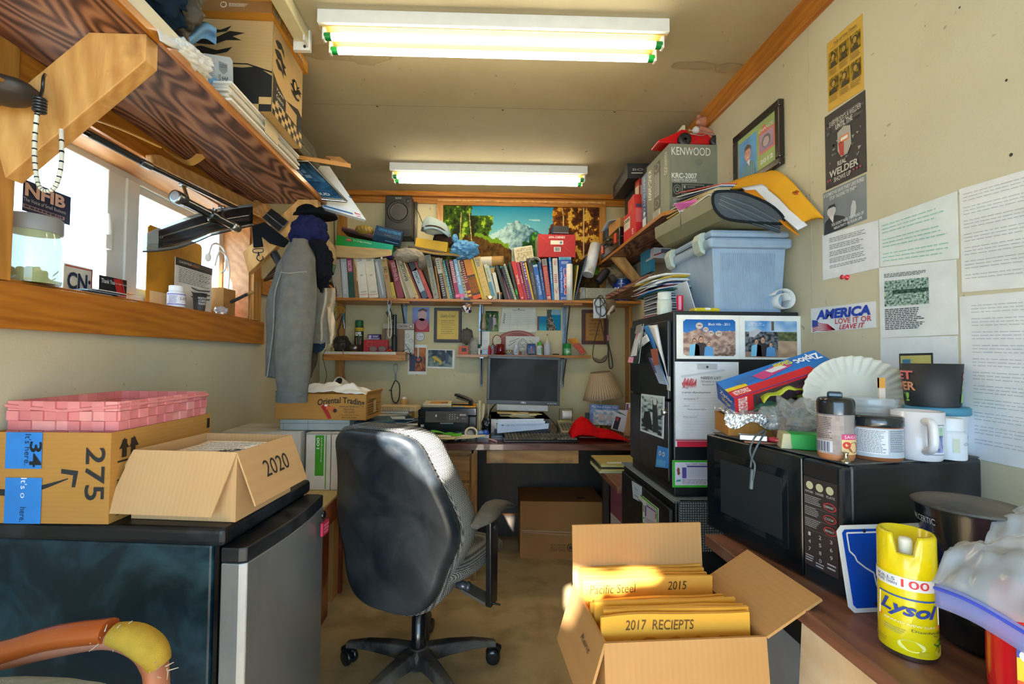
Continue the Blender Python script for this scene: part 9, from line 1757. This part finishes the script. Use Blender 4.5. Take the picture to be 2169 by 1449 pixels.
m=MB();m.lathe([(r*.9,0),(r,.008),(r,h*.60),(r*.82,h*.80),(r*.80,h*.84),(r*.86,h*.86),(r*.82,h*.9),(r*.86,h*.96),(r*.82,h)],plain_mat('clear_jar','c4ccd2',.06,alpha=.42,coat=1),n=36,);s=wrap(m,(0,0,0),r+.0006,.0,.045,-120,-20);s.r(0,0,1,1,'d0d0dc');m.build('glass',t)
m=MB();m.blob((0,0,h*.42),(r*.80,r*.8,h*.38),'tb4c0cc',.4,3,5,4);m.build('plastic_wrap',t)
m=MB();m.tube(sp([(-.03,-.04,.005),(-.035,-.045,.04),(-.02,-.04,.07),(-.005,-.03,.085)],4),.004,'*2c3c9c',8);m.build('blue_handle',t)
m=MB();m.bx(.004,.018,-.02,-.016,.01,h+.045,'d8c4b8');m.bx(.004,.018,-.0205,-.0155,h+.022,h+.045,'d89a44');m.build('wooden_stick',t)
t=thing('paper_plate','white fluted paper plate standing against the jar on the microwave','plate',tuple(on(1815,1.13,MT+.104)),rot=Matrix.Rotation(R(-12),3,'Z')@Matrix.Rotation(R(76),3,'X'))
def plate(u,v):
 a=2*math.pi*u;rr=.122*v;z=0 if v<.62 else .018*((v-.62)/.38)**.8;z+=.0042*math.sin(a*36)*max(0,(v-.6)/.4);return V((rr*math.cos(a)*1.05,rr*math.sin(a)*.88,z))
m=MB();m.patch(plate,144,16,'ddd9cc');m.build('plate_body',t,solid=.0012)
m=MB();m.patch(lambda u,v:on(1745+80*u,1.16,0)+V((0,.02*v,MT+.15-.10*u*u-.02*v+.02*math.sin(u*4)+.0)),10,4,'pc8b888' if 0 else 't c8c070'.replace(' ',''));solo(m,'yellow_bag','yellowish plastic film behind the paper plate','plastic',solid=.001)if 0 else None
t=carton('cardboard_box','small cardboard box lined with crumpled foil at the far end of the microwave','box',(.745,1.235,MT),R(-12),.16,.12,.052,card_mat('carton_mid','b98548','a87436'))
m=MB();FO=plain_mat('foil','dfe2e6',.34,.85)
def foil(u,v):
 w_=.5*nz(u*2,v*2,6,2)+.35*noise.noise(V((u*22,v*22,1)))
 if v<.35:t_=1-v/.35;p=V((-.092+.125*u,-.070-.007*abs(w_)-.004*t_,.060-(.030+.010*math.sin(u*9))*t_))
 else:p=V((-.092+.125*u,-.066+.10*(v-.35)/.65,.064+.014*w_))
 p.x+=.005*noise.noise(V((u*20,v*20,3)));return p
m.M=Matrix.Translation((.745,1.235,MT))@Matrix.Rotation(R(-12),4,'Z');m.patch(foil,46,30,FO,False);m.M=None
solo(m,'foil_sheet','crumpled silver foil spilling over the small cardboard box','foil',solid=.0005)
t=thing('zip_bag_box','blue and red zipper storage bag carton lying tilted on the foil lined box','box',tuple(on(1645,1.225,MT+.118)),rot=Matrix.Rotation(R(-4),3,'Z')@Matrix.Rotation(R(-19),3,'Y')@Matrix.Rotation(R(28),3,'X'))
w,d,h=.28,.085,.055;m=MB();m.bx(-w/2,w/2,-d/2,d/2,0,h,'*2458b0')
s=boxface(m,w,d,h,'T');s.r(0,0,1,1,'1f74c8',1);s.r(0,.66,.80,1,'c8202c',2);s.r(.0,.50,.20,.66,'e0c020',3);s.p([(.12,.30),(.30,.20),(.34,.45),(.16,.55)],'2c6ab0',3);s.p([(.30,.30),(.62,.12),(.70,.40),(.36,.62)],'c0407c',3);s.p([(.45,.25),(.62,.22),(.64,.40),(.48,.44)],'d4d4dc',4);s.t('Ziploc',.74,.08,.98,.50,'f0f4f8',4,rot=180,bold=.03);s.t('Slider',.54,.08,.72,.32,'e0d820',4,rot=180,bold=.02);s.t('STORAGE GALLON',.03,.72,.18,.94,'f4e8e8',4,rot=180,bold=.02)
s=boxface(m,w,d,h,'F');s.r(0,0,.18,1,'c8202c',1);s.r(.18,0,1,1,'3a2c34',1);s.r(.18,0,.86,.12,'c8202c',2);s.t('STORAGE GALLON',.03,.08,.12,.92,'f4e8e8',3,rot=90,bold=.02);s.p([(.55,.5),(.75,.3),(.95,.3),(.9,.8),(.6,.9)],'6a3a54',2);s.t('Ziploc',.90,.1,.98,.9,'e8ecf4',3,rot=90)
s=boxface(m,w,d,h,'L');s.t('Ziploc',.2,.2,.9,.5,'e8ecf4',2,shear=.2);s.t('Slider',.3,.55,.8,.75,'d8d040',2);m.build('carton_body',t,bevel=.0015)
YG=plain_mat('lime_film','c8d040',.4,alpha=.9)
m=MB();m.patch(lambda u,v:on(1605+115*u,1.19,0)+V((0,.06*(v-.5),MT+.100+.035*math.sin(u*3)+.014*nz(u,v,5)-.035*abs(v-.3))),18,8,YG);solo(m,'lime_bag','lime yellow plastic bag beneath the zipper bag carton','bag',solid=.0015)
m=MB();m.blob(tuple(on(1690,1.14,MT+.048)),(.075,.06,.052),'tc8cccc',.5,2.6,4,5,floor=MT+.001);m.blob(tuple(on(1722,1.12,MT+.03)),(.045,.04,.034),'td0d0cc',.5,3,7,4,floor=MT+.001);solo(m,'plastic_bag','large crumpled clear plastic bag in the middle of the microwave top','bag')
m=MB();m.blob(tuple(on(1625,1.19,MT+.075)),(.035,.03,.02),'t4a8c6c',.3,3,3,4);solo(m,'green_wrap','small green plastic wrap tucked beside the foil','plastic')
m=MB();m.hexa([(-.05,-.028,0),(.05,-.028,0),(.05,.028,0),(-.05,.028,0),(-.045,-.026,.034),(.048,-.026,.034),(.048,.026,.034),(-.045,.026,.034)],'1c9a3c');m.hexa([(-.0505,-.0285,0),(-.028,-.0285,0),(-.028,.0285,0),(-.0505,.0285,0),(-.0455,-.0265,.0345),(-.030,-.0265,.0345),(-.030,.0265,.0345),(-.0455,.0265,.0345)],'b8b490')
solo(m,'green_box','small green and cream box lying on the microwave before the plastic bag','box',tuple(on(1702,1.03)),R(-22),bevel=.002)
t=thing('pocket_knife','steel and red pocket knife with a grey cord hanging over the microwave door','knife',tuple(on(1625,1.08)),R(-24))
m=MB();m.bx(-.06,.0,-.010,.010,.006,.020,'m7c8488');m.bx(-.05,.02,-.012,.012,0,.006,'6a3a24');m.build('blade_body',t,bevel=.002);m=MB();m.tube([(.024+.020*math.cos(a/3),.012*math.sin(a/3)-.004,.012)for a in range(19)],.005,'*a8283a',8,closed=True);m.build('red_ring',t)
m=MB();m.bx(.04,.09,-.012,.010,.001,.014,'r2a2c30');m.build('sheath',t,bevel=.003);m=MB();m.bx(.02,.05,.012,.03,.012,.030,'5a2c20');m.lathe([(.006,0),(.006,.002)],'m8a7c60',(.035,.012,.022),12,Matrix.Rotation(R(90),3,'X'));m.build('leather_snap',t)
q=WM[t.name].inverted();P2=lambda px,py,X_:q@atx(px,py,X_)
m=MB();m.tube(sp([P2(1618,912,.66),P2(1600,925,.62),P2(1589,950,.612),P2(1592,970,.612),P2(1599,985,.612),P2(1596,1010,.613),P2(1590,1033,.613)],6),.0022,'4a5a64',6);m.tube(sp([P2(1622,914,.665),P2(1612,930,.63),P2(1602,948,.615),P2(1593,970,.612),P2(1590,990,.612)],6),.0022,'4a5a64',6);m.tube([P2(1594,995,.612),P2(1591,1035,.613)],.0042,'5a6a74',6);m.build('cord',t)
m=MB();m.lathe([(.008,0),(.008,.004),(.004,.005),(.004,.016),(.006,.020),(0,.021)],'ma09a88',tuple(on(1791,.885)),12);solo(m,'bolt','small steel bolt standing at the front edge of the microwave top','bolt')
# on the counter
def on2(px,Y):return V((at(px,950,Y).x,Y,ZC+.001))
t=thing('license_plate','blue Montana license plate with white state outline leaning on the microwave','license plate',(.822,.835,ZC+.001),rot=Matrix.Rotation(R(4),3,'Z')@Matrix.Rotation(R(-10),3,'X'))
w,h=.300,.150;m=MB();pts=[(-w/2+.01,0,0),(w/2-.01,0,0),(w/2,0,.01),(w/2,0,h-.01),(w/2-.01,0,h),(-w/2+.01,0,h),(-w/2,0,h-.01),(-w/2,0,.01)]
m.prism(pts,(0,.0015,0),'*dfe3ea');s=flat(m,(-w/2,0,h),(w,0,0),(0,0,-h),.0006);s.p([(.05,.05),(.95,.05),(.97,.09),(.97,.91),(.95,.95),(.05,.95),(.03,.91),(.03,.09)],'*1448b8',1)
ol=[(.06,.09),(.06,.30),(.09,.36),(.10,.42),(.15,.50),(.20,.56),(.205,.70),(.22,.76),(.26,.74),(.28,.82),(.30,.88),(.34,.88),(.60,.88),(.94,.88),(.94,.09),(.06,.09)]
for(a,b),(c_,d_)in zip(ol,ol[1:]):
 L=math.hypot((c_-a)*2,d_-b)or 1;nx,ny=-(d_-b)/L*.010/2,(c_-a)*2/L*.010;s.p([(a-nx,b-ny),(c_-nx,d_-ny),(c_+nx,d_+ny),(a+nx,b+ny)],'dce4f0',2)
for u,v in((.18,.07),(.82,.07),(.18,.91),(.82,.91)):s.e(u,v,.012,.024,'0c1420',3)
s.t('4-M',.27,.30,.62,.75,'dce4f0',3,bold=.02);s.t('MONTANA',.36,.14,.64,.24,'dce4f0',3);s.t('S',.86,.13,.90,.22,'dce4f0',3);m.build('plate_body',t)
t=thing('spray_can','yellow Lysol disinfectant spray can standing on the counter','spray can',tuple(on2(1914,.722)),R(-46));r,h=.0365,.190
m=MB();m.lathe([(r*.95,0,'ma0a4a8'),(r*.98,.004,'ma0a4a8'),(r,.007),(r,h*.66),(r*.97,h*.70)],'*e0cf10',n=40)
s=wrap(m,(0,0,0),r+.0003,.006,h*.665,-185,5,eps=.0004);s.r(0,.02,1,.17,'e4e8ec',1);s.t('KILLS',.18,.05,.40,.09,'3a4a8c',2);s.t('MORE THAN',.17,.10,.42,.14,'3a4a8c',2);s.t('100',.46,.04,.74,.14,'d83c48',2,bold=.01)
s.p([(.20,.30),(.88,.24),(.9,.58),(.18,.60)],'eef0f4',1);s.r(.20,.27,.88,.29,'2c50a8',2);s.t('Lysol',.22,.33,.84,.54,'28409c',3,shear=.35,bold=.03);s.p([(.22,.56),(.88,.575),(.88,.625),(.21,.61)],'d0402c',2);s.t('BRAND NEW DAY',.28,.578,.8,.605,'f4e8d0',4)
s.t('Disinfectant',.55,.645,.95,.675,'3a4a3c',2);s.t('Spray',.78,.69,.94,.715,'3a4a3c',2);s.ln(.26,.68,.5,.76,3,'a8a878',.4,2);s.p([(.78,.80),(.90,.76),(.98,.80),(.88,.86)],'2c7c2c',2);s.e(.90,.90,.10,.07,'e8d840',2);s.e(.55,.86,.14,.07,'f0ec90',1);s.ln(.08,.86,.3,.93,2,'b0a020',.4,2);s.r(.62,.90,.72,.96,'c8b818',2);m.build('can_body',t)
m=MB();n_=40;vs=[];ct=[]
top=lambda a:h*.985-(h*.15 if math.cos(a)<.35 and abs(math.sin(a+0))>-2 and abs(((a+math.pi/2+math.pi)%(2*math.pi))-math.pi)<.42 else 0)
rows=[(r*1.0,lambda a:h*.68),(r*.99,lambda a:top(a)-.004 if top(a)>h*.9 else top(a)-.002),(r*.93,top),(r*.80,top),(r*.78,lambda a:h*.80)]
for rr_,zf in rows:vs+=[V((rr_*math.cos(2*math.pi*i/n_),rr_*math.sin(2*math.pi*i/n_),zf(2*math.pi*i/n_)))for i in range(n_)]
m.add(vs,[(j*n_+i,j*n_+(i+1)%n_,(j+1)*n_+(i+1)%n_,(j+1)*n_+i)for j in range(4)for i in range(n_)]+[tuple(range(4*n_,5*n_))],'*e6d210',True);m.build('cap',t)
m=MB();m.lathe([(.009,h*.78),(.009,h*.92),(.007,h*.94),(0,h*.94)],'e8eaea',(0,-.010,0),14);m.build('nozzle',t)
t=thing('cooking_pot','glossy black pot with a dusty flat lid against the right wall on the counter','pot',(.815,.747,ZC+.113),R(-38))
m=MB();m.lathe([(.040,0),(.046,.006),(.062,.06),(.067,.098),(.069,.104)],'*14181e',n=40);s=wrap(m,(0,0,0),.0630,.062,.096,-185,-60,r1=.0675);s.t('VALCERTIC',.05,.30,.40,.60,'a8acb4',3);m.build('pot_body',t)
m=MB();m.lathe([(.070,.104),(.073,.107),(.068,.110),(.040,.113),(0,.114)],DUSTY,n=40);m.build('lid',t)
t=thing('skillet','black shiny lidded pan beneath the plastic bag behind the yellow spray can','pan',(.845,.735,ZC+.001))
m=MB();m.lathe([(.075,0),(.084,.01),(.09,.05),(.092,.06),(.086,.066)],'*12161a',n=40);m.build('pan_body',t);m=MB();m.lathe([(.092,.062),(.088,.072),(.074,.095),(.062,.108),(0,.112)],'*1c2228',n=40);m.lathe([(.093,.058),(.094,.064),(.093,.069)],'m8c9298',n=40);m.build('lid',t)
t=thing('coffee_canister','red Folgers plastic coffee canister at the lower right corner','canister',(.745,.565,ZC+.001),R(-52))
m=MB();FR='*c0101c';w=.070;h=.146
def can_(u,v):
 a=2*math.pi*u;cx_,sy_=sq(a,.5);k=1+.05*math.sin(v*3.1);return V((w*cx_*k,w*sy_*k,h*v))
m.patch(can_,48,10,FR);m.add([can_(i/48,1)for i in range(48)],[tuple(range(48))],FR);m.add([can_(i/48,0)for i in range(48)],[tuple(range(48))],FR)
s=Sheet(m,lambda u,v,hh:V((-w*.62+1.40*w*u,-w*1.052-hh-.004,h*(.80-.62*v))),.0005);s.r(0,0,1,1,'e8c028',1);s.r(0,.5,1,1,'d85018',2);s.p([(0,0),(1,.0),(1,.26),(.3,.12),(0,.2)],'24409c',3);s.e(.14,.16,.12,.10,'d8dce8',4);s.t('Folgers',.20,.28,.98,.55,'f4f0e4',5,bold=.04,shear=.2);s.t('CLASSIC',.12,.62,.7,.74,'f8e8d0',5,bold=.03,shear=.1);s.t('ROAST',.3,.80,.8,.92,'f8e8d0',5,bold=.02);m.build('canister_body',t)
ZB_=plain_mat('zip_bag_film','c8d0dc',.12,alpha=.42)
t=thing('zipper_bag','large clear zipper bag with a blue seal draped over the coffee canister','bag',(.76,.55,ZC+.15))
q=WM[t.name].translation
a,b,c_,d_=at(1972,1232,.60),at(2230,1352,.49),at(2230,1130,.58),at(2052,1150,.64)
m=MB();m.patch(lambda u,v:(a*(1-u)+b*u)*(1-v)+(d_*(1-u)+c_*u)*v-q+V((0,0,.018*math.sin(v*3.1)+.010*nz(u,v,4,2)+.004*nz(u,v,11,5))),20,14,ZB_);m.build('bag_film',t,solid=.0006)
m=MB();m.patch(lambda u,v:(a*(1-u)+b*u)-q+V((.001,-.004+.02*v*0,-.030*v+.004*math.sin(u*5))),16,2,plain_mat('seal_strip','8c98dc',.25,alpha=.6));m.build('seal_lip',t,solid=.0012)
m=MB();pts=[(a*(1-k/12)+b*(k/12))-q+V((0,-.004,.004*math.sin(k/12*5)-.006))for k in range(13)];m.tube(pts,.0022,'3c50c8',6);m.build('blue_seal',t)
a2,b2,c2,d2=at(2085,1150,.66),at(2240,1180,.62),at(2240,1045,.70),at(2120,1095,.72)
m=MB();m.patch(lambda u,v:(a2*(1-u)+b2*u)*(1-v)+(d2*(1-u)+c2*u)*v+V((0,0,.014*math.sin(v*3)+.008*nz(u,v,5,7))),14,10,ZB_);solo(m,'plastic_sheet','hazy clear plastic sheet lying behind the zipper bag','plastic',solid=.0006)
# carton of envelopes in the foreground
ZBX=.487;RZB=R(3)
def side_scribble(s):s.t('Rent',.55,.30,.80,.40,'5a4a38',2,shear=.3)
def body(m,w,d,h):s=boxface(m,w,d,h,'L');s.t('e',.3,.18,.7,.75,'1c1814',2,bold=.02)
t=carton('cardboard_box','open cardboard box of yellow receipt envelopes in the foreground','box',(.366,.930,ZBX),RZB,.302,.215,.25,card_mat('carton_front','ba9060','ac7e4a'),extra=body,th=.005,flaps=[('B',.125,4),('R',.125,59),('L',.125,163,side_scribble),('F',.150,174)])
BT=t
closed('cardboard_box','closed brown carton carrying the box of receipt envelopes',(.366,.935,.0),RZB,.32,.25,ZBX-.001,CARDD,None)
ENV=[('2017  RECIEPTS',.16,.62),('2017  RECIEPTS',.14,.62),('',0,0),('RECIEPTS',.30,.58),('2016  RECIEPTS',.14,.6),('',0,0),('Pacific Steel            2015',.05,.80),('',0,0),('',0,0),('',0,0),('2014',.42,.56)]
labs=['yellow envelope marked 2017 RECIEPTS, foremost in the cardboard box','second yellow envelope marked 2017 RECIEPTS behind the foremost one',None,'yellow envelope marked RECIEPTS third from the front with a creased right end','yellow envelope with half hidden writing in the middle of the box',None,'yellow envelope marked Pacific Steel and 2015 in the sunlit part of the box',None,None,None,'yellow envelope nearest the upright rear flap']
YE=['e4a43c','e09c34','e8ac48','e4a83c','dc9e3c','d89834','e4a444','dca048','e0a440','d89a3c','dca044']
BM=WM[BT.name]
for k in range(11):
 m=MB();yy=(-.088,-.073,-.054,-.037,-.018,.002,.036,.052,.066,.080,.092)[k];W=.285-.004*(k%3);top=(.028,.031,.025,.028,.018,.012,.036,.030,.031,.034,.036)[k];xo=(-.004,.004,.010,.0,-.006,.006,-.004,-.002,.002,.0,.004)[k]
 f=lambda u,v,o=0:V((xo+W*(u-.5),yy+.010*(1-v)+.0030*nz(u,v,3,k)+.0035*math.sin(u*3.1+k)-o,.010+(.24+top)*(1-v)+.0035*nz(u,0,2,k*2)*(1-v)))
 m.patch(lambda u,v:f(u,v),26,14,'p'+YE[k]);m.patch(lambda u,v:f(u,v,-.0055-.003*math.sin(u*3.1)),26,14,'p'+YE[k])
 m.patch(lambda u,v:f(u,0,(-.0055-.003*math.sin(u*3.1))*v),26,1,'p'+'e0a850')
 s=Sheet(m,lambda u,v,h_:f(u,v,h_),.0006,curved=16)
 if k in(0,2):
  s.p([(.2+.05*j,.16+.02*math.sin(j*1.9))for j in range(16)]+[(.95,.20),(.2,.20)],'c87c14',1)
 if ENV[k][0]:s.t(ENV[k][0],ENV[k][1],.035,ENV[k][2],.098,'5a3c10',3,shear=.15)
 solo(m,'envelope',labs[k]or 'unmarked yellow envelope standing in the cardboard box','envelope',tuple(BM.translation),RZB,group='yellow receipt envelopes in the cardboard box')
